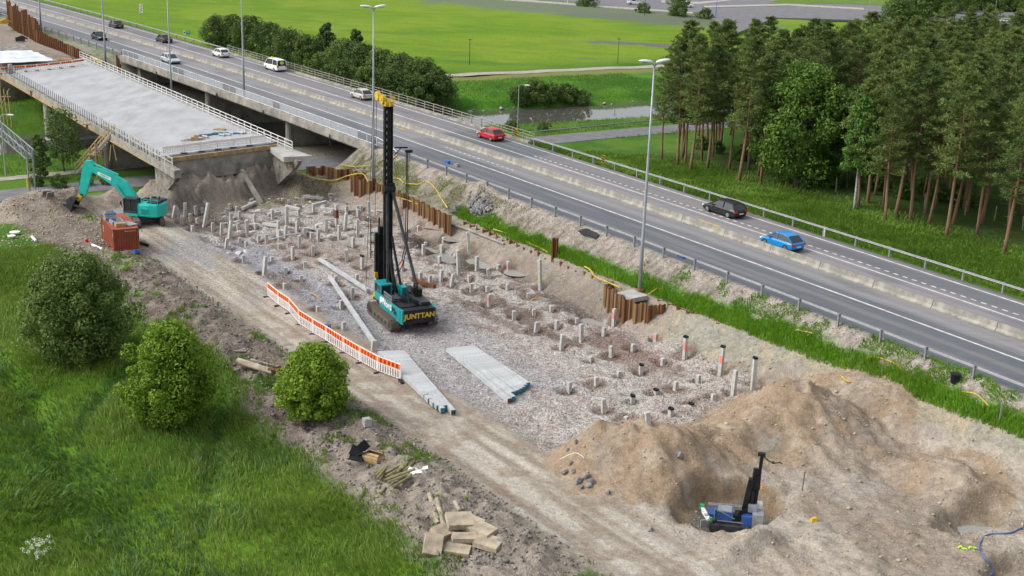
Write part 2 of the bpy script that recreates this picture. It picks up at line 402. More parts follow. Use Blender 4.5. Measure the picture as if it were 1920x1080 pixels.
    # ditch and wheel track in the meadow
    for (a0, b0, a1, b1, wd, dp) in DITCH:
        L2 = (a1-a0)**2+(b1-b0)**2; u = np.clip(((s-a0)*(a1-a0)+(t-b0)*(b1-b0))/L2, 0, 1)
        dd = np.hypot(s-a0-u*(a1-a0), t-b0-u*(b1-b0))+(n2)*1.2
        z = z-dp*np.exp(-(dd/wd)**2)
    # drill pit
    ps, pt = _sc(1365, 985, -.8)
    d = np.sqrt(((s-ps)/2.6)**2+((t-pt)/4.0)**2)*(1+.5*(fbm(x, y, 3, .5)-.5))
    z = z-(z+.55+n2*.4)*sm(1.10, .85, d)
    sandy = sm(46, 54, s+.25*(t+20))*sm(-35, -32, t)*sm(-8.8, -10.5, t)
    z = z+sandy*(n3*.20+(fbm(x*1.6+y*.6, y*.35, 3, .9)-.5)*.30)
    # wheel ruts
    rut = np.sin((t+36.5)*4.0)*.5+.5
    z = z-.07*rut*sm(-39.5, -38.5, t)*sm(-33.5, -34.5, t)*ae
    return z
def pile_holes(s, t, z):
    x, y = st2xy(s, t)
    m = (t < -9) & (t > -36) & (s > -26) & (s < 60)
    xi, yi = x[m], y[m]; zz = z[m]
    for k, (px, py) in enumerate(PILE_XY):
        R = .55+.5*((k*37) % 10)/10
        d2 = (xi-px)**2+(yi-py)**2; q = d2 < 4
        ang = np.arctan2(yi[q]-py, xi[q]-px)
        dd = np.sqrt(d2[q])/(R*(1+.2*np.sin(ang*2+k)))
        depth = .16+.3*((k*53) % 10)/10
        zz[q] -= depth*np.clip(1.15-dd, 0, .6)/.6; zz[q] += .07*np.exp(-((dd-1.4)/.3)**2)
    z[m] = zz; return z
def tz(x, y):
    s, t = xy2st(x, y); return float(terrain(np.array([s]), np.array([t]))[0])
def gp(px, py, dz=0.):
    """where the sight line through a photo position meets the terrain"""
    d = (px-960)/FOC*Rv+(540-py)/FOC*Uv+Fw
    k = np.linspace(60, 620, 2241)
    x, y, z = d[0]*k, d[1]*k, CAM_H+d[2]*k
    s, t = xy2st(x, y); h = terrain(s, t)
    i = np.argmax(z < h); 
    if i == 0: i = len(k)-1
    a, b = z[i-1]-h[i-1], z[i]-h[i]; f = a/(a-b) if a != b else 0
    return (float(x[i-1]+f*(x[i]-x[i-1])), float(y[i-1]+f*(y[i]-y[i-1])), float(h[i-1]+f*(h[i]-h[i-1])+dz))
def ppm(py): return (py+220)/36.0

def spacing(br):
    out = [br[0][0]]
    for (a, st), (b, _) in zip(br[:-1], br[1:]):
        n = max(1, int(round((b-a)/st))); out += [a+(b-a)*(i+1)/n for i in range(n)]
    return np.array(out)
sx = spacing([(-700, 40), (-360, 8), (-230, 2.5), (-120, 1.2), (-30, .5), (-27, .22), (84, 1.0), (100, 6), (160, 0)])
tx_ = spacing([(-180, 8), (-90, 1.5), (-62, .5), (-49, .22), (-8.6, .45), (20, .7), (45, 2.0), (130, 6), (300, 30), (620, 0)])
SS, TT = np.meshgrid(sx, tx_, indexing='ij')
shp = SS.shape; sf, tf = SS.ravel(), TT.ravel()
ZZ = terrain(sf, tf); ZZ = pile_holes(sf, tf, ZZ)
XX, YY = st2xy(sf, tf)
def lc(c): return np.array(c, float)
def mixc(col, c, w_): return col*(1-w_[:, None])+lc(c)[None, :]*w_[:, None]
trf = tf-curve(sf)
nA = fbm(XX, YY, 4, .05); nB = fbm(XX+50, YY, 4, .22); nC = fbm(XX, YY+80, 4, .8); nD = fbm(XX-31, YY+11, 3, 2.6)
jt = (nC-.5)*2.4+(nB-.5)*2.0; jj = (nC-.5)*1.3
N = len(sf)
col = np.tile(lc((.052, .125, .014)), (N, 1)); spk = np.zeros(N)      # generic grass
col = mixc(col, (.10, .19, .022), sm(.42, .6, nB)*.6)
# far hayfield
ff = sm(16, 22, trf)*sm(-90, -106, sf+.14*0*tf)
col = mixc(col, (.135, .225, .013), ff)
st_n = fbm(XX*.25, YY*1.2, 4, .35)
col = mixc(col, (.085, .165, .015), ff*sm(.48, .62, st_n)*.55); col = mixc(col, (.175, .25, .022), ff*sm(.5, .62, nA)*.6); col = mixc(col, (.095, .19, .012), ff*sm(.52, .42, nB)*.35)
ss_, ts_ = sf, tf
for (qx, qy, a, b, cc, st_) in [(1100, 22, 55, 8, (.135, .155, .115), .9), (1215, 33, 30, 9, (.12, .14, .10), .95), (1010, 12, 50, 6, (.13, .16, .10), .8), (1190, 77, 17, 2.2, (.125, .125, .115), .95), (1110, 101, 3, 1, (.09, .11, .08), .7), (700, 60, 12, .7, (.08, .15, .03), .6), (560, 40, 14, .7, (.08, .15, .03), .5), (1190, 120, 60, 1.2, (.07, .16, .02), .9)]:
    cx_, cy_, _ = ray(qx, qy, 1.8); d = np.sqrt(((XX-cx_)/a)**2+((YY-cy_-(XX-cx_)*(-.35 if qy < 50 else 0))/(b*(2.2 if qy < 50 else 1.6)))**2)+(nC-.5)*.8+(nB-.5)*.6
    col = mixc(col, cc, sm(1.05, .75, d)*st_*ff)
# river banks, deep green
bank = sm(-36, -30, sf-(-59.5+.14*tf))*sm(8, 3, sf-(-59.5+.14*tf))*sm(10, 14, tf)
col = mixc(col, (.035, .12, .012), bank*.9); col = mixc(col, (.09, .22, .02), bank*sm(.48, .6, nB)*.7)
rr = sf-(-59.5+.14*tf)
col = mixc(col, (.13, .115, .08), sm(-17.6, -16.3, rr)*sm(.8, -.3, rr)*.9)
col = mixc(col, (.20, .20, .07), sm(-33, -35.5, rr)*sm(-43, -40, rr)*sm(16, 22, tf)*.75)   # dry mown edge by the path
# meadow on the near left
EDG = lambda s: 1.9*sm(14, 20, s)*sm(36, 30, s)
md = sm(-46, -49, tf+jj-EDG(sf))
col = mixc(col, (.065, .15, .008), md); col = mixc(col, (.12, .22, .02), md*sm(.42, .6, nB)*.7); col = mixc(col, (.03, .10, .014), md*sm(.55, .40, nA)*.6)
# verges by the highway
dirt_e = sm(-14, -8, tf+jj)*sm(-5, -5.6, trf)*sm(-32, -26, sf)
col = mixc(col, (.255, .22, .185), dirt_e); col = mixc(col, (.18, .155, .125), dirt_e*sm(.5, .62, nC)*.6); col = mixc(col, (.185, .175, .135), dirt_e*sm(12, 0, sf)*.7); col = mixc(col, (.34, .30, .26), dirt_e*sm(-7.2, -5.8, trf)*.8)
spk = np.maximum(spk, dirt_e*.6); col = mixc(col, (.33, .30, .265), dirt_e*sm(.55, .66, nD)*.6); col = mixc(col, (.13, .115, .09), dirt_e*sm(.44, .34, nD)*.6)
vg = dirt_e*sm(.47, .56, nB*.55+nC*.45)*sm(5, -10, sf)*.75; col = mixc(col, (.12, .14, .06), vg)
vg = dirt_e*sm(.52, .60, nB*.4+nC*.6)*sm(30, 42, sf)*sm(-6.4, -7, trf); col = mixc(col, (.055, .14, .02), vg)
strip = sm(-9.4, -9.0, tf)*sm(-7.7, -8.3, tf+jj*.4)*sm(2, 6, sf); col = mixc(col, (.06, .17, .012), strip)
gravel_v = sm(12.0, 12.4, trf)*sm(13.6, 13.1, trf+jj*.4)*((sf > -24) | (sf < -106)); col = mixc(col, (.27, .25, .22), gravel_v)
shw = sm(-5.6, -5.2, trf)*sm(12.4, 12, trf); col = mixc(col, (.22, .21, .19), shw)
# west construction ground
wf = sm(-104, -108, sf)*sm(-8, -11, tf+jj); col = mixc(col, (.24, .20, .165), wf)
wf2 = sm(-104, -108, sf)*sm(-5.4, -6, trf)*sm(-14, -11, tf); col = mixc(col, (.23, .215, .175), wf2); col = mixc(col, (.12, .15, .06), wf2*sm(.47, .57, nC)*.8)
# dark forest floor
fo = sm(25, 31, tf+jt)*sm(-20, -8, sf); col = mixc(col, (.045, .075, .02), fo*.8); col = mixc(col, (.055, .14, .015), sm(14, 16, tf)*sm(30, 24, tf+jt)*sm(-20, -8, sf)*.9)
# underpass zone: bare earth under the bridges
un = sm(-70, -62, sf)*sm(-41, -44, sf)*sm(-31, -27, tf)*sm(11, 8, tf); col = mixc(col, (.15, .13, .10), un*.85)
# haul road
hr = sm(-41.2, -40, tf+jj*.5)*sm(-32.6, -33.4, tf+jj*.5)*sm(-33, -29, sf)
col = mixc(col, (.34, .30, .245), hr); 
trk = np.exp(-((tf+35.3+(nB-.5)*1.0)/.45)**2)+np.exp(-((tf+38.1+(nB-.5)*1.0)/.5)**2)
col = mixc(col, (.43, .395, .33), hr*np.clip(trk, 0, 1)*.8)
strk = fbm(sf*.10, tf*1.9, 4, 1.0); col = mixc(col, (.22, .18, .14), hr*sm(.52, .66, strk)*.6); col = mixc(col, (.44, .41, .36), hr*sm(.47, .34, strk)*.6); col = mixc(col, (.235, .185, .14), hr*sm(.50, .62, nC)*sm(10, 20, sf)*.6)
col = mixc(col, (.27, .27, .275), hr*sm(20, 4, sf)*sm(.45, .55, nB)*.7)
spk = np.where(hr > .5, .3+.5*sm(20, 6, sf), spk)
# berm
be = sm(-48.5, -46.8, tf+jj-EDG(sf))*sm(-40, -41.2, tf+jj*.5)*sm(-33, -29, sf)*sm(90, 84, sf)
col = mixc(col, (.175, .145, .12), be); col = mixc(col, (.25, .215, .18), be*sm(.48, .6, nC)*.8); col = mixc(col, (.10, .085, .07), be*sm(.52, .64, nD)*.5)
col = mixc(col, (.30, .265, .22), be*sm(40, 52, sf)*.5)
col = mixc(col, (.06, .13, .02), be*sm(.57, .66, nB*.5+nC*.5))
spk = np.where(be > .5, .45, spk)
# pit
pit = sm(-33.8, -32.6, tf+jj*.5)*sm(-9.0, -9.6, tf)*sm(-29, -24, sf)*sm(92, 86, sf)
col = mixc(col, (.365, .338, .308), pit); spk = np.where(pit > .5, 1., spk)
col = mixc(col, (.17, .125, .10), pit*sm(.50, .57, nC*.5+nB*.5)*.85)
col = mixc(col, (.415, .39, .365), pit*sm(.5, .6, nD*.4+nB*.6)*.7)
col = mixc(col, (.39, .335, .31), pit*sm(22, 34, sf)*sm(.45, .6, nC)*.6)
col = mixc(col, (.26, .265, .30), pit*sm(-27.5, -30, tf+jj)*sm(26, 18, sf)*sm(-10, -4, sf)*.8)        # bluish crushed stone along the road
col = mixc(col, (.30, .30, .32), pit*sm(12, 18, sf)*sm(46, 40, sf)*sm(-22, -25, tf+jj)*.5)
dk = pit*sm(-9, -12, sf+jj)*sm(-26, -29, tf+jj); col = mixc(col, (.11, .085, .068), dk*.9)               # wet soil, back left corner
col = mixc(col, (.17, .15, .09), pit*sm(-16.5, -18.5, sf+jj)*.8)
for (qx, qy, a, b, cc, st_) in [(795, 455, 4.2, 2.6, (.085, .066, .055), 1.), (870, 490, 5.0, 2.2, (.10, .08, .065), 1.), (720, 415, 3.5, 3, (.13, .09, .07), .8), (770, 408, 4.5, 2.0, (.19, .11, .08), .7),
      (1080, 575, 5, 2.2, (.12, .095, .085), .9), (975, 520, 4, 1.6, (.12, .09, .075), .9), (1010, 615, 6.5, .8, (.15, .11, .09), .9), (950, 575, 6, .9, (.17, .13, .105), .8), (915, 590, 7, .7, (.17, .13, .105), .7),
      (520, 530, 4, 2.4, (.18, .155, .13), .8), (700, 505, 5, 2.5, (.25, .20, .165), .6), (640, 470, 6, 3, (.26, .215, .18), .5), (1150, 640, 5, 2.4, (.20, .14, .12), .7), (1190, 670, 5, 2.0, (.21, .15, .12), .7), (560, 470, 5, 3, (.25, .2, .17), .5)]:
    cs, ct = _sc(qx, qy, 0); d = np.sqrt(((sf-cs)/a)**2+((tf-ct)/b)**2)+(nC-.5)*1.3+(nD-.5)*.6
    k = sm(1.0, .75, d)*st_*pit; col = mixc(col, cc, k)
# clay face below the sheet piles
cf = pit*sm(-13.5, -11, tf+jj*.6)*sm(-21, -17, sf); cfe = cf*sm(36, 40, sf); col = mixc(col, (.25, .21, .165), cf*.8); col = mixc(col, (.28, .27, .215), cfe*.9)
col = mixc(col, (.36, .29, .19), cfe*sm(.5, .6, nC)*.6); col = mixc(col, (.17, .17, .15), cf*sm(.55, .65, nD)*.5)
spk = np.where(cf > .5, .35, spk)
# steep earth faces at the abutment
st_f = sm(-26, -24, sf)*sm(-20, -21.5, sf+.25*(tf+24))*sm(-34, -32, tf)*sm(-9.5, -11, tf); col = mixc(col, (.29, .25, .205), st_f); col = mixc(col, (.15, .13, .115), st_f*sm(.5, .6, nC)*.7); spk = np.where(st_f > .5, .2, spk)
# lower right sand ground
lo = sm(50, 56, sf+.25*(tf+20)+jj)*sm(-34.5, -33, tf)*sm(-10, -11.5, tf+jj)
col = mixc(col, (.275, .235, .19), lo); col = mixc(col, (.33, .295, .25), lo*sm(.46, .58, nB)*.7); col = mixc(col, (.25, .195, .145), lo*sm(.52, .64, nC)*.6)
col = mixc(col, (.23, .19, .15), lo*sm(.54, .66, fbm(XX*.9+YY*.5, YY*.18, 4, .5))*.5); col = mixc(col, (.39, .35, .295), lo*sm(.45, .33, fbm(XX*.9+YY*.5, YY*.18, 4, .5))*.6)
spk = np.where(lo > .5, .35, spk)
# mounds
for (bs, bt, rs, rt, h, p, rot) in BUMP[:6]+[BUMP[7]]:
    d = np.sqrt(((sf-bs)/rs)**2+((tf-bt)/rt)**2)+(nC-.5)*.35; k = sm(1.02, .9, d)
    col = mixc(col, (.275, .205, .140), k*.9); col = mixc(col, (.255, .215, .18), k*sm(.48, .58, nB*.5+nC*.5)*.75); col = mixc(col, (.37, .31, .235), k*sm(.53, .6, nD*.4+nC*.6)*.6)
    spk = np.where(k > .5, .3, spk)
for i in (6, 9, 10):
    bs, bt, rs, rt, h, p, rot = BUMP[i]; d = np.sqrt(((sf-bs)/rs)**2+((tf-bt)/rt)**2)+(nC-.5)*.4
    k = sm(.95, .6, d); col = mixc(col, (.20, .16, .115), k*.7); col = mixc(col, (.24, .23, .20), sm(.5, .3, d)*sm(.45, .55, nC)*.7)
ps, pt = _sc(1365, 985, -.8); d = np.sqrt(((sf-ps)/2.6)**2+((tf-pt)/4.0)**2)+(nC-.5)*.3; k = sm(1.05, .9, d); col = mixc(col, (.20, .145, .09), k*.9); col = mixc(col, (.12, .115, .095), sm(.85, .65, d)*.9)
for i in (11, 12, 13, 14):
    bs, bt, rs, rt, h, p, rot = BUMP[i]; d = np.sqrt(((sf-bs)/rs)**2+((tf-bt)/rt)**2)+(nC-.5)*.35; k = sm(1.05, .85, d)
    col = mixc(col, (.245, .205, .165), k); col = mixc(col, (.34, .29, .24), k*sm(.5, .6, nC)*.6); spk = np.where(k > .5, .5, spk)
# brown earth inside the pile holes
mm = (tf < -9) & (tf > -36) & (sf > -26) & (sf < 60)
xi, yi = XX[mm], YY[mm]; kk = np.zeros(xi.shape)
for i, (px, py) in enumerate(PILE_XY):
    d = np.sqrt((xi-px)**2+(yi-py)**2); kk = np.maximum(kk, sm(1.25, .75, d/(.55+.5*((i*37) % 10)/10)))
w_ = np.zeros(N); w_[mm] = kk; col = mixc(col, (.15, .105, .08), w_*.8)
# bare patch around excavator
col = np.clip(col, 0, 1)
# ground shader: vertex colour x fine speckle and streaks
gm = bpy.data.materials.new('ground_mix'); gm.use_nodes = True; t_ = gm.node_tree; b_ = t_.nodes['Principled BSDF']; b_.inputs['Roughness'].default_value = .95; b_.inputs['Specular IOR Level'].default_value = .12
at = t_.nodes.new('ShaderNodeAttribute'); at.attribute_name = 'Col'
geo = t_.nodes.new('ShaderNodeNewGeometry')
vo = t_.nodes.new('ShaderNodeTexVoronoi'); vo.inputs['Scale'].default_value = 8.5; t_.links.new(geo.outputs['Position'], vo.inputs['Vector'])
bw = t_.nodes.new('ShaderNodeRGBToBW'); t_.links.new(vo.outputs['Color'], bw.inputs[0])
nf = t_.nodes.new('ShaderNodeTexNoise'); nf.inputs['Scale'].default_value = 2.4; nf.inputs['Detail'].default_value = 8; nf.inputs['Roughness'].default_value = .75; t_.links.new(geo.outputs['Position'], nf.inputs['Vector'])
def mth(op, a, b, c=None):
    n = t_.nodes.new('ShaderNodeMath'); n.operation = op
    for i, v in enumerate((a, b, c)):
        if v is None: continue
        if isinstance(v, (int, float)): n.inputs[i].default_value = v
        else: t_.links.new(v, n.inputs[i])
    return n.outputs[0]
sp1 = mth('MULTIPLY', mth('SUBTRACT', bw.outputs[0], .5), mth('MULTIPLY', at.outputs['Alpha'], 1.1))
nz = mth('MULTIPLY', mth('SUBTRACT', nf.outputs[0], .5), 1.5)
fac = mth('ADD', mth('ADD', sp1, nz), 1.0)
vm = t_.nodes.new('ShaderNodeVectorMath'); vm.operation = 'SCALE'; t_.links.new(at.outputs['Color'], vm.inputs[0]); t_.links.new(fac, vm.inputs['Scale'])
t_.links.new(vm.outputs[0], b_.inputs['Base Color'])
bpn = t_.nodes.new('ShaderNodeBump'); bpn.inputs['Strength'].default_value = .75; bpn.inputs['Distance'].default_value = .14
t_.links.new(mth('ADD', nf.outputs[0], mth('MULTIPLY', vo.outputs['Distance'], mth('MULTIPLY', at.outputs['Alpha'], -.9))), bpn.inputs['Height']); t_.links.new(bpn.outputs[0], b_.inputs['Normal'])
MT['ground_mix'] = gm
# split into named pieces of ground
ni, nj = shp
idx = np.arange(N).reshape(shp)
quads = np.stack([idx[:-1, :-1].ravel(), idx[1:, :-1].ravel(), idx[1:, 1:].ravel(), idx[:-1, 1:].ravel()], 1)
fs = sf[quads].mean(1); ft = tf[quads].mean(1); fr = fs-(-59.5+.14*ft)
fj = jj[quads].mean(1)
zone = np.full(len(quads), 0)
zone[(ft < -47.8+fj*.5)] = 1
zone[(ft > 16) & (fs < -97)] = 2
zone[(ft+fj > -33.2) & (ft < -9.35) & (fs > -27)] = 3
zone[(ft+fj*.5 <= -33.2) & (ft+fj*.5 > -40.6) & (fs > -29)] = 4
zone[(ft+fj*.5 <= -40.6) & (ft >= -47.8+fj*.5) & (fs > -29)] = 5
zone[(zone == 3) & (fs+.25*(ft+20) > 52)] = 6
zone[(ft > 20) & (fs > -22)] = 7
zone[(fr > -38) & (fr < 4) & (fs < -40) & (fs > -97)] = 8
names = {0: 'ground', 1: 'meadow', 2: 'hayfield', 3: 'pile_field_ground', 4: 'haul_road', 5: 'earth_berm', 6: 'sand_ground', 7: 'forest_floor', 8: 'river_bank'}
P3 = np.stack([XX, YY, ZZ], 1); RGBA = np.concatenate([col, spk[:, None]], 1).astype(np.float32)
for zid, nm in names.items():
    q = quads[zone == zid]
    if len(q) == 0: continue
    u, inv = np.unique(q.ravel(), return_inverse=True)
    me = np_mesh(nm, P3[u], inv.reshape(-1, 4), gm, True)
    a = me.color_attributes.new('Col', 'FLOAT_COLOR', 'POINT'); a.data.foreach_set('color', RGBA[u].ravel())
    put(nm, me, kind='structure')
# far ground to the horizon
me = mesh_data('far_ground', [(-3000, -200, -3.2), (3000, -200, -3.2), (3000, 3000, -3.2), (-3000, 3000, -3.2)], [(0, 1, 2, 3)], mat('far_grass', (.05, .12, .02), .95, .25, .01))
put('far_ground', me, kind='structure')
# river
wm = bpy.data.materials.new('river_water'); wm.use_nodes = True; b = wm.node_tree.nodes['Principled BSDF']
b.inputs['Base Color'].default_value = (.085, .085, .07, 1); b.inputs['Roughness'].default_value = .03; b.inputs['IOR'].default_value = 1.45; b.inputs['Specular IOR Level'].default_value = 1.0
n = wm.node_tree.nodes.new('ShaderNodeTexNoise'); n.inputs['Scale'].default_value = 1.2; bb = wm.node_tree.nodes.new('ShaderNodeBump'); bb.inputs['Strength'].default_value = .06; bb.inputs['Distance'].default_value = .05
tcw = wm.node_tree.nodes.new('ShaderNodeTexCoord'); wm.node_tree.links.new(tcw.outputs['Object'], n.inputs['Vector'])
wm.node_tree.links.new(n.outputs[0], bb.inputs['Height']); wm.node_tree.links.new(bb.outputs[0], b.inputs['Normal'])
V = []; F = []
for i, t in enumerate(np.linspace(-170, 420, 40)):
    sn = -59.5+.14*t
    V += [S(sn+2, t, -2), S(sn-18, t, -2)]
    if i: F.append((2*i-2, 2*i, 2*i+1, 2*i-1))
put('river', mesh_data('river', V, F, wm), kind='structure')
# puddles (still water lying in the low parts of the site)
pm = bpy.data.materials.new('puddle_water'); pm.use_nodes = True; b = pm.node_tree.nodes['Principled BSDF']
b.inputs['Base Color'].default_value = (.30, .30, .28, 1); b.inputs['Roughness'].default_value = .12; b.inputs['Specular IOR Level'].default_value = .8
for (px, py, a, bb_) in POOLS:
    x, y, _ = ray(px, py, .1); a *= .62; bb_ *= .62
    zz = tz(x, y)+.17
    V = [(x+a*math.cos(k*.35), y+bb_*2.0*math.sin(k*.35), zz) for k in range(18)]
    put('puddle', mesh_data('puddle', V, [tuple(range(18))], pm), kind='structure')
# ------------------------------------------------------------------ highway surface
def strip(name, t0, t1, z, m, s0, s1, n=80, col_fn=None, kind='structure', follow=True, parent=None, skirt=0, **kw):
    ss = np.linspace(s0, s1, n); ts = np.linspace(t0, t1, 2) if col_fn is None else np.linspace(t0, t1, int((t1-t0)/.2)+1)
    A, B = np.meshgrid(ss, ts, indexing='ij'); x, y = st2xy(A, B+(curve(A) if follow else 0))
    V = np.stack([x.ravel(), y.ravel(), np.full(x.size, z)], 1); ii = np.arange(x.size).reshape(x.shape)
    F = np.stack([ii[:-1, :-1].ravel(), ii[1:, :-1].ravel(), ii[1:, 1:].ravel(), ii[:-1, 1:].ravel()], 1)
    if skirt:
        k = len(V); e0, e1 = ii[:, 0], ii[:, -1]; V0 = V[e0].copy(); V0[:, 2] -= skirt; V1 = V[e1].copy(); V1[:, 2] -= skirt
        V = np.concatenate([V, V0, V1]); a = np.arange(k, k+n); b = np.arange(k+n, k+2*n)
        F = np.concatenate([F, np.stack([a[:-1], a[1:], e0[1:], e0[:-1]], 1), np.stack([e1[:-1], e1[1:], b[1:], b[:-1]], 1)])
    me = np_mesh(name, V, F, m)
    if col_fn is not None:
        c = np.concatenate([col_fn(A.ravel(), B.ravel()), np.full((x.size, 1), .1)], 1)
        if skirt: c = np.concatenate([c, c[:2*n]])
        at_ = me.color_attributes.new('Col', 'FLOAT_COLOR', 'POINT'); at_.data.foreach_set('color', c.astype(np.float32).ravel())
    return put(name, me, parent, kind=kind, **kw)
am = gm.copy(); am.name = 'asphalt_mix'; MT['asphalt_mix'] = am
t2 = am.node_tree; b2 = t2.nodes['Principled BSDF']; b2.inputs['Roughness'].default_value = .8; b2.inputs['Specular IOR Level'].default_value = .25
for n in t2.nodes:
    if n.type == 'TEX_NOISE':
        n.inputs['Scale'].default_value = 1.0; n.inputs['Roughness'].default_value = .6
        mp = t2.nodes.new('ShaderNodeMapping'); mp.vector_type = 'POINT'; mp.inputs['Rotation'].default_value = (0, 0, -AZ); mp.inputs['Scale'].default_value = (.12, 2.6, 1)
        g_ = [q for q in t2.nodes if q.type == 'NEW_GEOMETRY'][0]; t2.links.new(g_.outputs['Position'], mp.inputs[0]); t2.links.new(mp.outputs[0], n.inputs['Vector'])
    if n.type == 'BUMP': n.inputs['Strength'].default_value = .15
    if n.type == 'MATH' and n.operation == 'MULTIPLY' and not n.inputs[1].is_linked and abs(n.inputs[1].default_value-1.5) < .01: n.inputs[1].default_value = .42
def roadcol(s, t):
    n = len(s); c = np.tile(lc((0.183, 0.181, 0.189)), (n, 1))
    nz_ = fbm(s*.15, t*.8, 3, 1.0)
    c = mixc(c, (0.107, 0.116, 0.132), ((t < -.1)*1.)*sm(-25, -15, s)*.95)           # darker resurfaced nearside
    c = mixc(c, (0.140, 0.144, 0.159), ((t < -.1)*1.)*sm(-15, -25, s))
    c = mixc(c, (0.244, 0.244, 0.250), ((t >= .15) & (t < 3.3))*.8); c = mixc(c, (0.104, 0.110, 0.122), ((t >= .1) & (t < 1.1))*1.*sm(-30, -5, s)*.85)
    c = mixc(c, (0.244, 0.235, 0.242), ((t > 4) & (t < 8))*.85); c = mixc(c, (0.189, 0.177, 0.183), ((t > 8.1))*1.*.8)
    c = mixc(c, (0.128, 0.132, 0.144), ((t > 9.0))*1.*sm(25, 40, s)*.9)
    c = mixc(c, (0.104, 0.120, 0.128), ((t > 6.2) & (s > -25.4) & (s < -8))*.95)        # fresh patch at the bridge joint
    c = mixc(c, (.235, .22, .195), ((t > 3.3) & (t < 4.9))*.8)
    for cx, wd in ((-3.9, .5), (-2.2, .5), (1.2, .45), (2.7, .45), (5.6, .4), (7.0, .4), (9.0, .45), (10.6, .45)):
        c = mixc(c, (0.128, 0.128, 0.140), np.exp(-((t-cx)/wd)**2)*.42)
    c = mixc(c, (.24, .225, .215), sm(.50, .62, fbm(s*.05+40, t*1.6, 4, 1.0))*.35)
    c = mixc(c, (0.085, 0.091, 0.104), sm(.60, .70, nz_)*.35)
    return c
strip('highway', -5.3, 12.4, 5.0, am, -620, 110, 420, roadcol, skirt=.12)
def line(name, t, w_, s0, s1, z=5.006, label=None, m='road_paint'):
    return strip(name, t-w_/2, t+w_/2, z, m, s0, s1, max(4, int((s1-s0)/6)))
line('edge_line', 0.0, .2, -620, 110); line('edge_line', 11.45, .2, -620, 110)
line('lane_line', 7.75, .18, -620, 110)
me_d = None
MBd = MB()
def dashes(t, s0, s1, step, ln, w_=.15):
    s = s0
    while s < s1:
        a, b, c, d = R_(s, t-w_/2, 5.01), R_(s+ln, t-w_/2, 5.01), R_(s+ln, t+w_/2, 5.01), R_(s, t+w_/2, 5.01)
        k = len(MBd.V); MBd.V += [a, b, c, d]; MBd.F.append((k, k+1, k+2, k+3)); s += step
dashes(8.75, -8, 110, 1.0, .52, .2); dashes(1.9, -17, -2, 1.0, .5, .2)
MBd.obj('dashed_line', 'road_paint', kind='structure')
for (s0, tt, ln) in ((-9.5, 4.75, 2.4), (-31, 3.0, 2.0), (24, 5.9, 3.2)):
    strip('yellow_mark', tt-.12, tt+.12, 5.012, 'yellow_paint', s0, s0+ln, 3)
# concrete median barrier, one segment after another
bar = thing('median_barrier', 'long low pale concrete barrier between the two carriageways of the highway', 'road barrier', R_(0, 3.9, 5))
prof = [(-.30, 0), (-.30, .10), (-.13, .28), (-.10, .66), (.10, .66), (.13, .28), (.30, .10), (.30, 0)]
seg = MB(); seg.prism(prof, -2.97, 2.97, axis='x'); segd = seg.data('barrier_segment', 'barrier_concrete')
for k in range(-47, 19):
    s = k*6.0+3; a, b = R_(s-3, 3.95, 5.0), R_(s+3, 3.95, 5.0)
    o = put('barrier_segment', segd, None, ((a[0]+b[0])/2, (a[1]+b[1])/2, 5.0), math.atan2(b[1]-a[1], b[0]-a[0]), sc=(1, 1, 1)); o.parent = bar; o.matrix_parent_inverse = Matrix.Translation(Vector(R_(0, 3.9, 5))).inverted()
# small yellow barrier ends
for (px, py, lb) in ((880, 273, 'yellow concrete block against the median barrier near the white road patch'), (130, 36, 'small yellow block beside the median far up the highway')):
    x, y, z = ray(px, py, 5.3); b = MB(); b.box((0, 0, .3), (1.3, .7, .6), tx=.8, ty=.6); b.box((0, 0, .64), (.4, .3, .08))
    b.obj('barrier_block', 'yellow_paint', loc=(x, y, 5.0), rz=AZ, label=lb, cat='barrier block')

def inv_parent(o, p):
    o.parent = p; o.matrix_parent_inverse = Matrix.Translation(p.location).inverted(); return o
def guard_rail(label, t, s0, s1, side, fall=False, step=4.0, name='guard_rail'):
    r = thing(name, label, 'guard rail', R_(s0, t, 4.9))
    n = max(2, int((s1-s0)/step)); b = MB()
    prof = [(0, .50), (.045, .55), (0, .615), (.045, .68), (0, .73), (-.02, .73), (.02, .68), (-.02, .615), (.02, .55), (-.02, .50)]
    secs = []
    for i in range(n+1):
        s = s0+(s1-s0)*i/n; zz = 5.0
        secs.append([R_(s, t-side*q[0]*1.2, zz+.08+(q[1]-.5)*.85+.5) for q in prof])
    b.loft(secs); inv_parent(b.obj('rail_beam', 'galvanised', smooth=False), r)
    p = MB(); p.box((0, 0, .30), (.12, .16, 1.05)); pd = p.data('rail_post', 'galvanised')
    for i in range(n+1):
        s = s0+(s1-s0)*i/n; inv_parent(put('rail_post', pd, None, R_(s, t+side*.10, 5.0-.02), AZ), r)
    return r
guard_rail('galvanised guard rail along the near edge of the highway above the pile field', -5.65, -21, 106, -1)
guard_rail('galvanised guard rail along the near edge of the highway beside the rusty sheet pile wall', -5.65, -300, -109, -1)
guard_rail('galvanised guard rail on the forest side of the highway', 12.9, -14, 106, 1)
guard_rail('galvanised guard rail on the hayfield side of the highway, up to the old bridge', 12.9, -300, -106, 1)

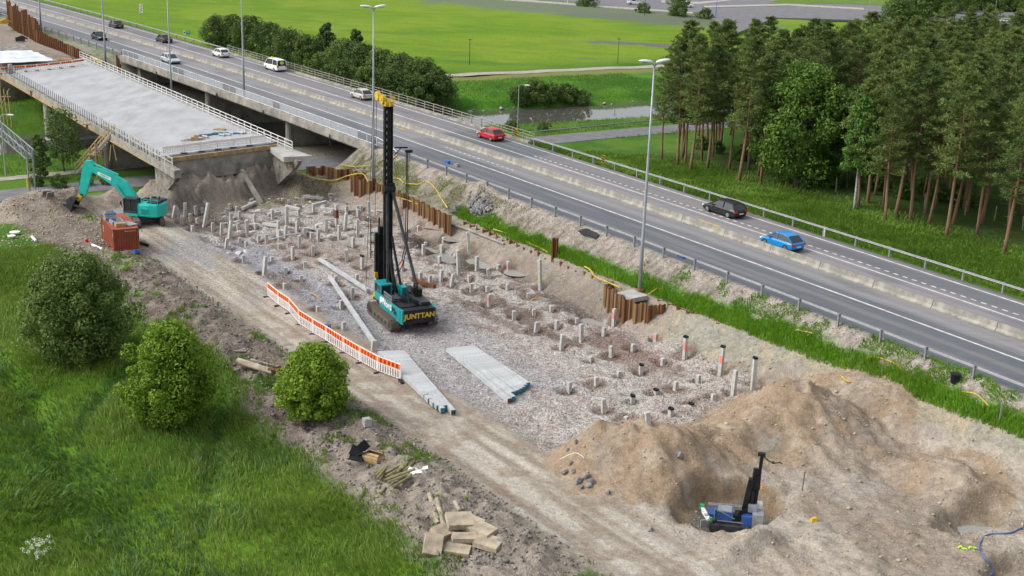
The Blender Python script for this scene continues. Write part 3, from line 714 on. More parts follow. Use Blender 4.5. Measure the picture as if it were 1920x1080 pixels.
# ------------------------------------------------------------------ old highway bridge
br = thing('old_bridge', 'old concrete highway bridge carrying the traffic over the river', 'bridge', R_(-65, 3.5, 4.0))
def slab(name, t0, t1, z0, z1, s0, s1, m, n=24, par=None):
    secs = []
    for i in range(n+1):
        s = s0+(s1-s0)*i/n; secs.append([R_(s, t0, z0), R_(s, t1, z0), R_(s, t1, z1), R_(s, t0, z1)])
    b = MB(); b.loft(secs); return inv_parent(b.obj(name, m), par)
slab('deck_slab', -5.6, 13.2, 4.45, 4.96, -109, -21, 'old_concrete', par=br)
slab('edge_beam', -6.0, -5.45, 4.15, 5.16, -109.2, -20.8, 'old_concrete', par=br)
slab('edge_beam', 12.75, 13.3, 4.15, 5.16, -107.2, -15, 'old_concrete', par=br)
slab('girder', -4.4, -3.4, 3.35, 4.45, -108, -22, 'old_concrete', par=br); slab('girder', 2.9, 4.3, 3.35, 4.45, -108, -22, 'old_concrete', par=br); slab('girder', 10.4, 11.4, 3.35, 4.45, -108, -22, 'old_concrete', par=br)
for s in (-48, -76):
    b = MB(); 
    for tt in (-4.1, 11):
        b.tube([R_(s, tt, -3), R_(s, tt, 3.45)], .55, 12)
    a_, c_ = R_(s, -4.1, 0), R_(s, 11, 0); b.beam((a_[0], a_[1], .1), (c_[0], c_[1], .1), .75, 6.6); inv_parent(b.obj('pier_wall', 'old_concrete'), br)
for s in (-24.5, -103.5):
    a_, c_ = R_(s, -4.8, 0), R_(s, 12, 0); b = MB(); b.beam((a_[0], a_[1], 1.9), (c_[0], c_[1], 1.9), 1.4, 4.9); inv_parent(b.obj('abutment', 'old_concrete'), br)
b = MB(); x_ = R_(-26.8, -4.9, 0); b.tube([x_[:2]+(0.,), x_[:2]+(4.2,)], .18, 8); inv_parent(b.obj('drain_pipe', 'galvanised'), br)
for s in (-32, -52, -68, -92):
    b = MB(); p_ = R_(s, -6.15, 0); b.beam(p_[:2]+(3.1,), p_[:2]+(4.6,), .14); inv_parent(b.obj('drain_pipe', 'dark_grey'), br)
def railing(name, label, t, s0, s1, step, hts, m, follow=True, z0=5.15, hh=1.15, mesh=None, r=.035, post=.07, cat='railing'):
    f = R_ if follow else S
    r0 = thing(name, label, cat, f(s0, t, z0))
    n = int(round((s1-s0)/step)); 
    for h in hts:
        b = MB(); b.tube([f(s0+(s1-s0)*i/n, t, z0+h) for i in range(n+1)], r, 5); inv_parent(b.obj('hand_rail', m), r0)
    p = MB(); p.box((0, 0, hh/2), (post, post, hh)); pd = p.data('post', m)
    for i in range(n+1): inv_parent(put('post', pd, None, f(s0+(s1-s0)*i/n, t, z0), AZ), r0)
    return r0
mn = bpy.data.materials.new('rail_mesh'); mn.use_nodes = True; bq = mn.node_tree.nodes['Principled BSDF']; bq.inputs['Base Color'].default_value = (.50, .55, .60, 1); bq.inputs['Alpha'].default_value = .42
MT['rail_mesh'] = mn
ra = railing('bridge_railing', 'white painted steel railing with mesh on the near side of the old bridge', -5.75, -108, -20.5, 2.4, (1.12, .15), 'white_paint', r=.045)
for k in range(3, 34):
    s0 = -108+k*2.43
    if k in (9, 10, 17, 18, 24): continue
    a, b_2 = R_(s0+.1, -5.75, 0), R_(s0+2.3, -5.75, 0)
    inv_parent(put('mesh_panel', mesh_data('mesh_panel', [(a[0], a[1], 5.35), (b_2[0], b_2[1], 5.35), (b_2[0], b_2[1], 6.18), (a[0], a[1], 6.18)], [(0, 1, 2, 3)], 'rail_mesh')), ra)
railing('bridge_railing', 'pale grey three-rail railing on the river side of the old bridge', 13.0, -107, -14, 2.4, (1.15, .78, .42), 'barrier_concrete', r=.05, post=.12)
b = MB(); b.tube([R_(-20.5, -5.75, 6.27), R_(-18.8, -5.75, 6.1), R_(-15.5, -5.75, 5.35)], .05, 6); b.obj('railing_end', 'white_paint', label='sloping white end rail where the near bridge railing meets the guard rail', cat='railing')

# ------------------------------------------------------------------ new bridge deck under construction
nb = thing('new_bridge', 'new concrete bridge deck under construction, empty and pale grey', 'bridge', S(-60, -23, 4.5))
def quadslab(name, pts_, z0, z1, m):
    b = MB(); n = len(pts_); V = [S(a, c, z0) for a, c in pts_]+[S(a, c, z1) for a, c in pts_]
    F = [tuple(range(n))[::-1], tuple(range(n, 2*n))]+[(i, (i+1) % n, (i+1) % n+n, i+n) for i in range(n)]
    b.add(V, F); return inv_parent(b.obj(name, m), nb)
DK = [(-93.5, -30.0), (-24.2, -31.6), (-26.2, -16.4), (-105, -14.9)]
quadslab('deck_slab', DK, 5.05, 5.5, 'new_deck')
quadslab('girder', [(-93, -28.6), (-24.8, -29.4), (-26, -18.6), (-104, -16.9)], 4.0, 5.04, 'dirty_concrete')
quadslab('edge_beam', [(-94, -30.55), (-16.3, -32.5), (-16.4, -31.7), (-94, -30.02)], 4.75, 5.62, 'barrier_concrete')
quadslab('formwork_ledge', [(-94, -31.0), (-24, -32.3), (-24, -32.02), (-94, -30.57)], 4.70, 4.86, 'wood')
quadslab('edge_beam', [(-105.4, -14.88), (-26.2, -16.38), (-26.2, -15.9), (-105.4, -14.4)], 4.75, 5.58, 'concrete')
# end wall, corbels and wings at the pit
quadslab('end_diaphragm', [(-24.18, -31.2), (-23.2, -31.2), (-25.2, -16.4), (-26.18, -16.4)], 2.6, 5.3, 'old_concrete')
quadslab('end_timber', [(-23.17, -31.5), (-22.9, -31.5), (-24.9, -16.6), (-25.17, -16.6)], 5.05, 5.5, 'wood')
quadslab('wing_slab', [(-26.1, -17.4), (-19.0, -18.6), (-18.2, -15.4), (-26.1, -15.9)], 4.7, 5.3, 'concrete')
for s, t, dx in ((-20.5, -31.4, 1), (-20.8, -17.2, 1)):
    b = MB(); v = [(-24.6, 5.0), (-17.4, 5.0), (-18.6, 3.9), (-24.6, .2)]
    V = [S(a, t-.25, z) for a, z in v]+[S(a, t+.25, z) for a, z in v]
    b.add(V, [(0, 1, 2, 3), (7, 6, 5, 4)]+[(i, i+4, (i+1) % 4+4, (i+1) % 4) for i in range(4)]); inv_parent(b.obj('wing_wall', 'dirty_concrete'), nb)
for t, off in ((-28.3, 1.0), (-21.8, .8)):
    a, c_ = S(-23.6, t, 3.2), S(-20.0, t+off, -.1); b = MB(); b.beam(a, c_, .45, .35); inv_parent(b.obj('inclined_pile', 'old_concrete'), nb)
for s in (-44.5, -70.5):
    b = MB()
    for tt in (-30.6 if s > -50 else -30.4, -17): b.tube([S(s, tt, -3), S(s, tt, 4.7)], .6, 14)
    a, c_ = S(s, -30.5, 1), S(s, -17, 1); b.beam(a[:2]+(.85,), c_[:2]+(.85,), .8, 6.2); inv_parent(b.obj('pier_wall', 'old_concrete'), nb)
b = MB(); a, c_ = S(-70.5, -31.4, 0), S(-70.5, -16, 0); b.beam(a[:2]+(-.9,), c_[:2]+(-.9,), 2.0, .35); inv_parent(b.obj('pile_cap', 'concrete'), nb)
for t in (-31.0, -29.2, -27.6):
    b = MB(); b.box((0, 0, 0), (.45, .45, 4.9)); inv_parent(b.obj('column', 'barrier_concrete', loc=S(-25.6, t, 2.4), rz=AZ), nb)
b = MB(); a, c_ = S(-96, -30.8, 0), S(-105, -16, 0); b.beam(a[:2]+(1.8,), c_[:2]+(1.8,), 1.0, 5.8); inv_parent(b.obj('abutment', 'old_concrete'), nb)
ncr = railing('deck_railing', 'white three-rail edge railing along the highway side of the new bridge deck', -15.15, -105, -20.5, 2.0, (1.15, .72, .40), 'white_paint', follow=False, z0=5.5, r=.048, post=.10)
ncr.rotation_euler.z = -.0188
# rebar posts on the near edge
rp = thing('edge_posts', 'row of thin dark guard posts along the near edge of the new bridge deck', 'guard posts', S(-94, -30.3, 5.62))
p = MB(); p.box((0, 0, .55), (.055, .055, 1.1)); p.box((0, 0, .04), (.14, .14, .05)); pd = p.data('post', 'dark_grey')
for k in range(72):
    s = -94+k*1.02; inv_parent(put('post', pd, None, S(s, -30.28-.0255*(s+94), 5.62), AZ), rp)
nrl = thing('deck_railing', 'pale board railing along the near edge of the new bridge deck beside the timber stairs', 'railing', S(-46, -31.5, 5.6))
for h in (1.15, .62):
    b = MB(); b.beam(S(-46, -31.6, 5.62+h), S(-17, -32.35, 5.62+h), .05, .13); inv_parent(b.obj('hand_rail', 'concrete'), nrl)
p = MB(); p.box((0, 0, .6), (.09, .09, 1.2)); pd = p.data('post', 'white_paint')
for k in range(13): s = -46+k*2.4; inv_parent(put('post', pd, None, S(s, -31.6-.0255*(s+46), 5.62), AZ), nrl)
for k, (px, py) in enumerate(((58, 172), (121, 208), (163, 235), (0, 150))):
    x, y, z = ray(px, py, 5.7); b = MB(); b.box((0, 0, .1), (.22, .22, .7)); b.box((0, 0, .5), (.8, .3, .06)); b.obj('bracket', 'rust_light', loc=(x, y, 5.3), label=['small rusty clamp bracket on the near deck edge above the first pier', 'rusty clamp bracket on the near deck edge above the leafy tree', 'rusty clamp bracket on the near deck edge left of the timber stairs', 'rusty clamp bracket at the far left end of the near deck edge'][k], cat='bracket')

# ------------------------------------------------------------------ roads and paths below
def flat_road(name, s_c, w_, t0, t1, z, m, wob=0, n=60):
    V = []; F = []
    for i, t in enumerate(np.linspace(t0, t1, n)):
        sc_ = s_c(t) if callable(s_c) else s_c
        za = max(tz(*st2xy(sc_-w_/2, t)), tz(*st2xy(sc_+w_/2, t)), tz(*st2xy(sc_, t)))+z
        V += [S(sc_-w_/2, t, za), S(sc_+w_/2, t, za)]
        if i: F.append((2*i-2, 2*i-1, 2*i+1, 2*i))
    return put(name, mesh_data(name, V, F, m), kind='structure')
asf = mat('asphalt_side', (.17, .17, .18), .9, .12, .7, .1)
flat_road('side_road', lambda t: -36.2+.0006*(t-10)**2*(t > 10)*1.0, 5.4, -140, 130, .04, asf, n=80)
gpath = mat('gravel_path', (.36, .33, .27), .95, .12, 1)
flat_road('foot_path', -44.6, 2.0, -140, -8, .05, gpath, n=50)
flat_road('field_path', lambda t: -97.5+.11*t, 3.2, 14, 200, .06, gpath, n=60)
flat_road('foot_path', lambda t: -97.5+.11*t, 2.6, -120, -34, .06, gpath, n=30)
# rail along the side road by the river
r = thing('guard_rail', 'low pale guard rail between the side road and the river', 'guard rail', S(-39.8, 32, .4))
secs = [S(-39.6-.0*t, t, .62) for t in np.linspace(31, 60, 12)]; b = MB(); b.tube(secs, .11, 4); inv_parent(b.obj('rail_beam', 'galvanised'), r)
p = MB(); p.box((0, 0, .3), (.1, .1, .7)); pd = p.data('rail_post', 'galvanised')
for t in np.linspace(31, 60, 10): inv_parent(put('rail_post', pd, None, S(-39.6, t, .1), AZ), r)
# far car park and roads at the top of the picture
def poly_px(name, pts_, m, dz=.08):
    pts3 = [ray(px, py, 2.0) for px, py in pts_]
    V = [(p[0], p[1], tz(p[0], p[1])+dz) for p in pts3]
    zt = max(v[2] for v in V); V = [(v[0], v[1], zt) for v in V]
    b = MB(); b.prism([(v[0], v[1]) for v in V], zt-.5, zt, axis='z'); return b.obj(name, m, kind='structure')
poly_px('far_road', [(905, -6), (1075, 5), (1200, 18), (1290, 24), (1370, 28), (1440, 34), (1640, 40), (1920, 50), (1920, 20), (1700, 12), (1500, 0), (1450, -30), (900, -30)], asf)
poly_px('far_road', [(1300, 20), (1355, 45), (1385, 62), (1450, 36), (1400, 22)], asf, .10)
poly_px('far_verge', [(1430, 12), (1560, 8), (1760, 16), (1800, -10), (1500, -12)], 'grass_verge', .14)
poly_px('far_kerb', [(905, -2), (1200, 20), (1300, 27), (1300, 24.5), (1200, 17.5), (905, -5)], 'stone_pale', .16)
poly_px('far_kerb', [(1240, 6), (1310, 9), (1380, 1), (1380, -1), (1310, 5), (1240, 2)], 'stone_pale', .16)
poly_px('far_kerb', [(1320, 16), (1480, 12), (1620, 20), (1620, 17), (1480, 9), (1320, 13)], 'stone_pale', .18)
# ------------------------------------------------------------------ vegetation
def leaf_cloud(name, centers, radii, n_per, size, m, seed, flat=.8, shell=.55, up=.3, aspect=1.0):
    """many small leaf faces spread through the clumps of a crown"""
    r = np.random.default_rng(seed); V = []; 
    C_ = np.asarray(centers, float); Rr = np.asarray(radii, float)
    k = np.repeat(np.arange(len(C_)), n_per)
    d = r.normal(size=(len(k), 3)); d /= np.linalg.norm(d, axis=1)[:, None]
    rad = (shell+(1-shell)*r.random(len(k))**.6)*(1+.18*(r.random(len(k))-.5))
    P = C_[k]+d*rad[:, None]*Rr[k][:, None]*np.array([1, 1, flat])
    nrm = d*.7+r.normal(size=d.shape)*.55; nrm[:, 2] += up; nrm /= np.linalg.norm(nrm, axis=1)[:, None]
    a = np.cross(nrm, r.normal(size=d.shape)); a /= np.linalg.norm(a, axis=1)[:, None]; b = np.cross(nrm, a)
    s_ = size*(.6+.8*r.random(len(k)))[:, None]
    V = np.stack([P-a*s_*aspect, P-b*s_*.55, P+a*s_*aspect, P+b*s_*.55], 1).reshape(-1, 3)
    F = np.arange(len(V)).reshape(-1, 4)
    return np_mesh(name, V, F, m)
def decid_data(seed, H, R, clumps, n_per, size, m, low=.12, top=1.0, lobes=1.0):
    r = np.random.default_rng(seed); cs = []; rs = []
    for i in range(clumps):
        z = low+(top-low)*(i+.5)/clumps; 
        prof = math.sin(min(1, (z-low*.4)/(1.02-low*.4))**.8*math.pi)**.55
        a = i*2.39996+r.random()*.5; rr = R*prof*(.25+.70*r.random()**.7+.14*(r.random() < .18))*lobes*(1+.16*math.sin(a*2.0+seed)*math.sin(z*5+seed))
        cs.append((math.cos(a)*rr, math.sin(a)*rr, z*H)); rs.append(R*(.15+.24*r.random()))
    return leaf_cloud('crown', cs, rs, n_per, size, m, seed, flat=.85)
def trunk_data(H, r0, seed, m, top=.75, bend=.25, limbs=5, limb_at=.3, limb_len=.3):
    r = random.Random(seed); b = MB(); P = []; Rr = []
    dx, dy = r.uniform(-bend, bend), r.uniform(-bend, bend)
    for i in range(8):
        f = i/7; P.append((dx*math.sin(f*2.2)+dx*f, dy*math.sin(f*2.6), -.3+f*(H*top+.3))); Rr.append(r0*(1-.72*f)*(1.25 if i == 0 else 1))
    b.tube(P, Rr, 7)
    for k in range(limbs):
        f = limb_at+(top-limb_at)*k/max(1, limbs)*.95; a = k*2.4+r.random(); q = Vector(P[min(7, int(f*7/top))]); L = H*limb_len*(1-.4*f)
        e = q+Vector((math.cos(a)*L, math.sin(a)*L, L*.55)); b.tube([q, (q+e)/2+Vector((0, 0, -.08*L)), e], [r0*.35, r0*.25, r0*.1], 5, cap=False)
    return b.data('trunk', m, True)
def pine_data(seed, H):
    """Scots pine: bare orange trunk, irregular layered crown of needle pads"""
    r = np.random.default_rng(seed); rr = random.Random(seed)
    bend = (rr.uniform(-.5, .5), rr.uniform(-.4, .4)); lean = (rr.uniform(-.5, .5), rr.uniform(-.4, .4))
    def ax(f): return np.array([lean[0]*f+bend[0]*math.sin(f*3.1), lean[1]*f+bend[1]*math.sin(f*2.7), f*H])
    b = MB(); n = 10; b.tube([tuple(ax(i/n)-np.array([0, 0, .4 if i == 0 else 0])) for i in range(n+1)], [.20*(1-.86*(i/n))*(1.15 if i == 0 else 1) for i in range(n+1)], 7)
    cs = []; base = .30+.12*rr.random(); nb_ = 46
    dead = 5
    for k in range(nb_):
        f = base+(0.985-base)*(k/(nb_-1))**.92; c = ax(f); a = k*2.39996+rr.random()*.9
        q = (f-base)/(1-base); L = (3.7*max(0., 1-q)**.55*(q+.12)**.28+.12)*(.6+.55*rr.random())*H/16
        if q > .85: L *= .62
        e = c+np.array([math.cos(a)*L, math.sin(a)*L, L*(.10+.45*q)])
        b.tube([tuple(c), tuple((c+e)/2+np.array([0, 0, -.06*L])), tuple(e)], [.05*(1.2-q), .035, .012], 4, cap=False)
        for j in range(4):
            u_ = .35+.22*j+.08*rr.random(); p = c+(e-c)*min(1.05, u_); p = p+np.array([rr.uniform(-.35, .35), rr.uniform(-.35, .35), rr.uniform(-.05, .25)])*L*.45
            cs.append((p[0], p[1], p[2], (.26+.30*rr.random())*(1-.45*q)))
    for k in range(dead):
        f = .2+.2*k/dead; c = ax(f); a = rr.random()*6.3; L = .5+rr.random(); b.tube([tuple(c), (c[0]+math.cos(a)*L, c[1]+math.sin(a)*L, c[2]-.1)], [.03, .008], 4, cap=False)
    tr = b.data('trunk', 'bark_pine', True)
    cs = np.array(cs); k = np.repeat(np.arange(len(cs)), 40); d = r.normal(size=(len(k), 3)); d /= np.linalg.norm(d, axis=1)[:, None]; d[:, 2] = d[:, 2]*.6+.12
    P0 = cs[k, :3]+d*(cs[k, 3]*(.30+.75*r.random(len(k))))[:, None]*np.array([1.35, 1.35, .85])
    dirn = d+r.normal(size=d.shape)*.35; dirn[:, 2] += .25; dirn /= np.linalg.norm(dirn, axis=1)[:, None]
    sd_ = np.cross(dirn, r.normal(size=d.shape)); sd_ /= np.linalg.norm(sd_, axis=1)[:, None]
    L = (.18+.18*r.random(len(k)))[:, None]; W = .048
    V = np.stack([P0-sd_*W, P0+sd_*W, P0+dirn*L+sd_*W*.5, P0+dirn*L-sd_*W*.5], 1).reshape(-1, 3)
    return tr, np_mesh('crown', V, np.arange(len(V)).reshape(-1, 4), 'needles')
def plant_tree(name, label, cat, loc, crown, trunk, sc=1., rz=0., group=None):
    o = thing(name, label, cat, loc, rz, group); o.scale = (sc, sc, sc); put('trunk', trunk, o); put('crown', crown, o); return o

PINES = [pine_data(100+i, 16) for i in range(8)]
front = [(1241,300),(1270,312),(1279,295),(1285,307),(1294,320),(1326,317),(1367,317),(1385,340),(1404,317),(1422,330),(1426,344),(1444,320),(1459,334),(1610,388),(1627,380),(1657,387),(1660,416),(1679,406),(1707,415),(1734,400),(1741,422),(1774,446),(1786,420),(1831,442),(1840,420),(1882,477),(1890,445)]
placed = []
for k, (px, py) in enumerate(front):
    x, y, z = gp(px, py); placed.append((x, y)); v = (k*5+k//3) % 8
    sc = .80+.28*((k*37) % 10)/10+(.04 if px > 1600 else 0)
    if px < 1300: sc *= .98
    where = 'at the wood edge' if px < 1300 else ('left of the broad green tree' if px < 1470 else ('right of the white birch' if px < 1640 else ('in mid row' if px < 1760 else 'near the right edge')))
    plant_tree('pine_tree', f'tall orange-trunked pine {where}, {ORD[k % 20]} roadside trunk from the left' if k < 20 else f'tall orange-trunked pine {where}, {ORD[26-k]} roadside trunk from the right', 'tree', (x, y, z), PINES[v][1], PINES[v][0], sc, k*1.7, 'pines of the roadside wood')
def inside(p, poly):
    x, y = p; c = False; j = len(poly)-1
    for i in range(len(poly)):
        if (poly[i][1] > y) != (poly[j][1] > y) and x < (poly[j][0]-poly[i][0])*(y-poly[i][1])/(poly[j][1]-poly[i][1])+poly[i][0]: c = not c
        j = i
    return c
FP = [(19, 156), (22, 178), (27, 203), (31, 232), (60, 262), (118, 262), (96, 190), (72, 146), (55, 119), (49, 128), (41, 137), (31, 150)]
big = gp(1492, 348); birch = gp(1602, 392); lb = gp(1588, 352)
rf = random.Random(5); cnt = 0
for gx in np.arange(18, 120, 4.7):
    for gy in np.arange(118, 262, 4.7):
        x, y = gx+rf.uniform(-1.7, 1.7), gy+rf.uniform(-1.7, 1.7)
        if not inside((x, y), FP): continue
        s_, t_s = xy2st(x, y)
        if abs(s_+36) < 5.0 and t_s < 120: continue
        if s_ < -41 and -62+.14*t_s-18 < s_ < -54+.14*t_s: continue
        if min([math.hypot(x-a, y-b) for a, b in placed]+[9]) < 2.6: continue
        if math.hypot(x-big[0], y-big[1]) < 5 or math.hypot(x-lb[0], y-lb[1]) < 4: continue
        placed.append((x, y)); v = rf.randrange(8); cnt += 1
        plant_tree('pine_tree', 'dark pine standing back inside the dense wood behind the roadside row of trunks', 'tree', (x, y, tz(x, y)), PINES[v][1], PINES[v][0], rf.uniform(.70, 1.12), rf.uniform(0, 6.3), 'pines inside the wood')
# broad deciduous trees in the wood
cr = decid_data(41, 13.5, 4.9, 130, 190, .19, 'leaf_grove', low=.12, lobes=1.15)
o = plant_tree('broadleaf_tree', 'large broad bright green leafy tree in front of the dark pines', 'tree', big, cr, trunk_data(14, .35, 2, 'bark_grey', limbs=7))
tk = MB(); tk.tube([(1.1, .2, -.3), (.8, .1, 3), (1.6, .3, 6.5)], [.25, .2, .12], 7); tk.obj('trunk', 'bark_grey', o)
cr = decid_data(42, 11.5, 2.4, 40, 300, .17, 'leaf_mid', low=.22)
plant_tree('birch_tree', 'light green drooping birch between the broad leafy tree and the pines', 'tree', lb, cr, trunk_data(11.5, .16, 3, 'bark_grey', limbs=4))
cr = decid_data(43, 12, 2.1, 60, 150, .15, 'leaf_mid', low=.36)
plant_tree('birch_tree', 'slim birch with a white trunk at the front of the pine wood', 'tree', birch, cr, trunk_data(12, .15, 4, 'bark_birch', limbs=0, top=.9))
# trees beyond the river and behind the wood
WIL = [decid_data(60+i, 7, 3.5, 60, 150, .17, 'leaf_willow', low=.06, lobes=1.1) for i in range(4)]; WT = [trunk_data(7, .2, 70+i, 'bark_grey', limbs=4) for i in range(4)]
wl = [(405, 78, 5.5), (440, 82, 6), (472, 90, 6.5), (505, 104, 6.5), (540, 118, 6.5), (575, 124, 6), (612, 128, 6.5), (645, 140, 6.5), (680, 150, 6.5), (715, 158, 6.2), (752, 172, 6.6), (790, 186, 7), (815, 196, 6.5),
      (600, 150, 5), (640, 170, 5.5), (690, 185, 5.5), (735, 196, 6), (775, 205, 6)]
for k, (px, py, h) in enumerate(wl):
    x, y, z = gp(px, py+8 if py+8 < 215 else py)
    plant_tree('willow_tree', f'dark green bushy riverside willow behind the old bridge, {ORD[k]} of the clump from the left' if k < 13 else f'low dark willow at the foot of the riverside clump, {ORD[k-13]} low one from left', 'tree', (x, y, z), WIL[k % 4], WT[k % 4], h/7*1.05, k*1.3, 'willows behind the old bridge')
SP = [decid_data(80+i, 9, 2.1, 30, 230, .20, 'leaf_dark', low=.2) for i in range(2)]
for k, (px, py) in enumerate(((612, 135), (668, 145))):
    plant_tree('poplar_tree', ['darker pointed tree rising from the willows, the left one of two', 'darker pointed tree rising from the willows, the right one beside the tall lamp post'][k], 'tree', gp(px, py), SP[k], WT[k], .98-.04*k, k*2.)
BSH = [decid_data(90+i, 3, 2.4, 26, 150, .14, 'leaf_willow', low=.03) for i in range(3)]; BT = trunk_data(2, .08, 77, 'bark_grey', limbs=3)
for k, (px, py, s_) in enumerate(((975, 196, 1.0), (1000, 192, 1.25), (1030, 194, 1.1), (1060, 190, 1.0), (1090, 195, .8), (1020, 246, .45), (960, 246, .5))):
    plant_tree('river_bush', ['dark bush at the left end of the far river bank', 'tallest dark bush on the far river bank', 'rounded bush in the middle of the far river bank', 'bush right of the middle on the far river bank', 'small bush at the right end of the far river bank bushes', 'small round bush at the near edge of the river', 'low bush beside the single-arm lamp by the river'][k], 'bush', gp(px, py), BSH[k % 3], BT, s_, k)
for k, (px, py, h) in enumerate(((1680, 60, 9), (1715, 50, 12), (1735, 55, 11), (1775, 25, 8), (1805, 22, 8), (1840, 20, 8), (1880, 22, 8), (1915, 24, 8), (1860, 5, 7), (1800, 0, 8), (1100, 12, 4), (1205, 24, 3), (1272, 30, 6), (1322, 34, 3), (1900, 2, 8), (1760, 2, 8))):
    x, y, z = ray(px, py, 2.0); lbl = ['grey-green bush beside the far road behind the wood', 'bare-looking tall birch behind the wood', 'second tall birch behind the wood', 'green hillside tree left of the far road bridge railing', 'green hillside tree above the far road bridge', 'round green hillside tree above the far road bridge middle', 'green hillside tree near the far lamp post', 'green hillside tree in the top right corner, lower', 'uppermost middle tree of the far green hillside', 'tree at the top of the far hillside, left part', 'small tree at the top edge of the hayfield', 'small bush beside the far white car', 'young tree in front of the second far white car', 'small dark bush by the far road sign', 'green hillside tree in the top right corner, upper', 'leftmost tree of the far hillside top'][k]
    plant_tree('birch_tree' if k in (1, 2) else 'leafy_tree', lbl, 'tree', (x, y, 1.5), WIL[k % 4] if h > 5 else BSH[k % 3], WT[k % 4] if h > 5 else BT, h/7 if h > 5 else h/3, k*1.1)
# left side trees by the new bridge
cr = decid_data(44, 7.5, 2.6, 46, 110, .14, 'leaf_willow', low=.22); plant_tree('broadleaf_tree', 'slender leafy tree with two thin trunks beside the new bridge stairs', 'tree', gp(120, 322), cr, trunk_data(7.5, .16, 9, 'bark_grey', limbs=5))
cr = decid_data(45, 5.6, 1.3, 34, 110, .14, 'leaf_willow', low=.1); plant_tree('broadleaf_tree', 'dark leafy tree left of the two-trunked tree, under the first pier', 'tree', gp(76, 334), cr, trunk_data(6, .14, 10, 'bark_grey', limbs=5), .95)
for k, (px, py, s_) in enumerate(((70, 350, .42), (112, 352, .5), (160, 348, .40), (200, 345, .4))):
    plant_tree('roadside_bush', f'low dark bush on the verge of the left side road, {ORD[k]} from the left', 'bush', gp(px, py), BSH[k % 3], BT, s_, k)
# the three round meadow bushes
for (px, py, H, R, cl, npc, sz, m, lb_, low) in ((150, 668, 7.6, 3.45, 240, 230, .11, 'leaf_bush', 'big dull green willow bush on the left meadow, the largest of the three bushes', .03),
    (320, 788, 6.5, 2.5, 190, 240, .10, 'leaf_bright', 'round yellow-green bush standing in the meadow grass, in front of the larger dull one', .03),
    (590, 783, 4.9, 2.1, 150, 240, .10, 'leaf_bright', 'bright green bush by the earth berm in front of the orange and white fence', .04)):
    cr = decid_data(px, H, R, cl, npc, sz, m, low=low, lobes=1.15); plant_tree('meadow_bush', lb_, 'bush', gp(px, py), cr, trunk_data(H, .14, px, 'bark_grey', limbs=6))

# ------------------------------------------------------------------ grass blades
def blades(name, n, region, hgt, wid, m, seed, lean=.5, cl=None, ok=None, smooth=.0):
    """region(s,t) -> probability; samples uniformly over a box given by cl=(s0,s1,t0,t1)"""
    r = np.random.default_rng(seed); s = r.uniform(cl[0], cl[1], n); t = r.uniform(cl[2], cl[3], n)
    p = region(s, t); k = r.random(n) < p; s, t = s[k], t[k]
    x, y = st2xy(s, t); z = terrain(s, t); 
    fl = fbm(x, y, 3, .10)*9.0; fl2 = fbm(x+90, y, 3, .35)
    h = hgt*(.55+.8*fl2)*(.6+.7*r.random(len(x)))
    a = fl+r.normal(size=len(x))*.9; ln = lean*h*(.4+fl2)
    w_ = wid*(.6+.8*r.random(len(x))); wa = r.uniform(0, 6.28, len(x))
    P = np.stack([x, y, z-.05], 1); side = np.stack([np.cos(wa)*w_, np.sin(wa)*w_, 0*w_], 1)
    mid = P+np.stack([np.cos(a)*ln*.35, np.sin(a)*ln*.35, h*.6], 1); tip = P+np.stack([np.cos(a)*ln, np.sin(a)*ln, h*.95], 1)
    V = np.stack([P-side, P+side, mid+side*.7, mid-side*.7, tip], 1).reshape(-1, 3)
    b_i = np.arange(len(x))[:, None]*5
    F = np.concatenate([b_i+np.array([[0, 1, 2]]), b_i+np.array([[0, 2, 3]]), b_i+np.array([[3, 2, 4]])])
    return put(name, np_mesh(name, V, F, m), kind='stuff')
def xyn(s, t, o, sc, sh=0): x, y = st2xy(s, t); return fbm(x+sh, y, o, sc)
o = blades('meadow_grass', 300000, lambda s, t: sm(-46.2, -48.5, t-EDG(s)+(xyn(s, t, 3, .8)-.5)*2.4)*(.55+.45*(xyn(s, t, 3, .22) > .42))*(1-.75*ditch_w(s, t)), .50, .032, 'grass_blade', 1, .6, (-12, 84, -84, -45.5)); o['label'] = 'tall green meadow grass on the near left'; o['category'] = 'grass'
o = blades('verge_grass', 75000, lambda s, t: sm(-9.5, -9.2, t)*sm(-7.8, -8.3, t+(xyn(s, t, 3, .5)-.5)*1.6)*sm(1, 4, s), .50, .03, 'grass_strip', 2, .4, (1, 90, -9.6, -6)); o['label'] = 'bright green grass strip growing along the sheet pile tops'; o['category'] = 'grass'
o = blades('roadside_grass', 150000, lambda s, t: sm(13.2, 14.2, t)*sm(34, 24, t)*.9, .42, .045, 'grass_verge', 3, .5, (-26, 76, 13, 34)); o['label'] = 'green grass slope between the highway and the pine wood'; o['category'] = 'grass'
o = blades('weed_tufts', 60000, lambda s, t: (xyn(s, t, 4, .8)*.6+xyn(s, t, 4, .22, 50)*.4 > .575)*sm(-9, -8, t)*sm(-5.9, -6.5, t)*sm(18, 40, s)*.9, .22, .035, 'grass_strip', 4, .5, (10, 90, -9, -5.8)); o['label'] = 'green weed tufts on the bare slope under the guard rail'; o['category'] = 'weeds'
o = blades('berm_weeds', 60000, lambda s, t: ((xyn(s, t, 4, .8)*.5+xyn(s, t, 4, .22, 50)*.5) > .57)*sm(-48, -46, t)*sm(-39.8, -41, t), .38, .03, 'grass_blade', 5, .5, (-20, 72, -48, -40)); o['label'] = 'green weed tufts scattered on the earth berm'; o['category'] = 'weeds'
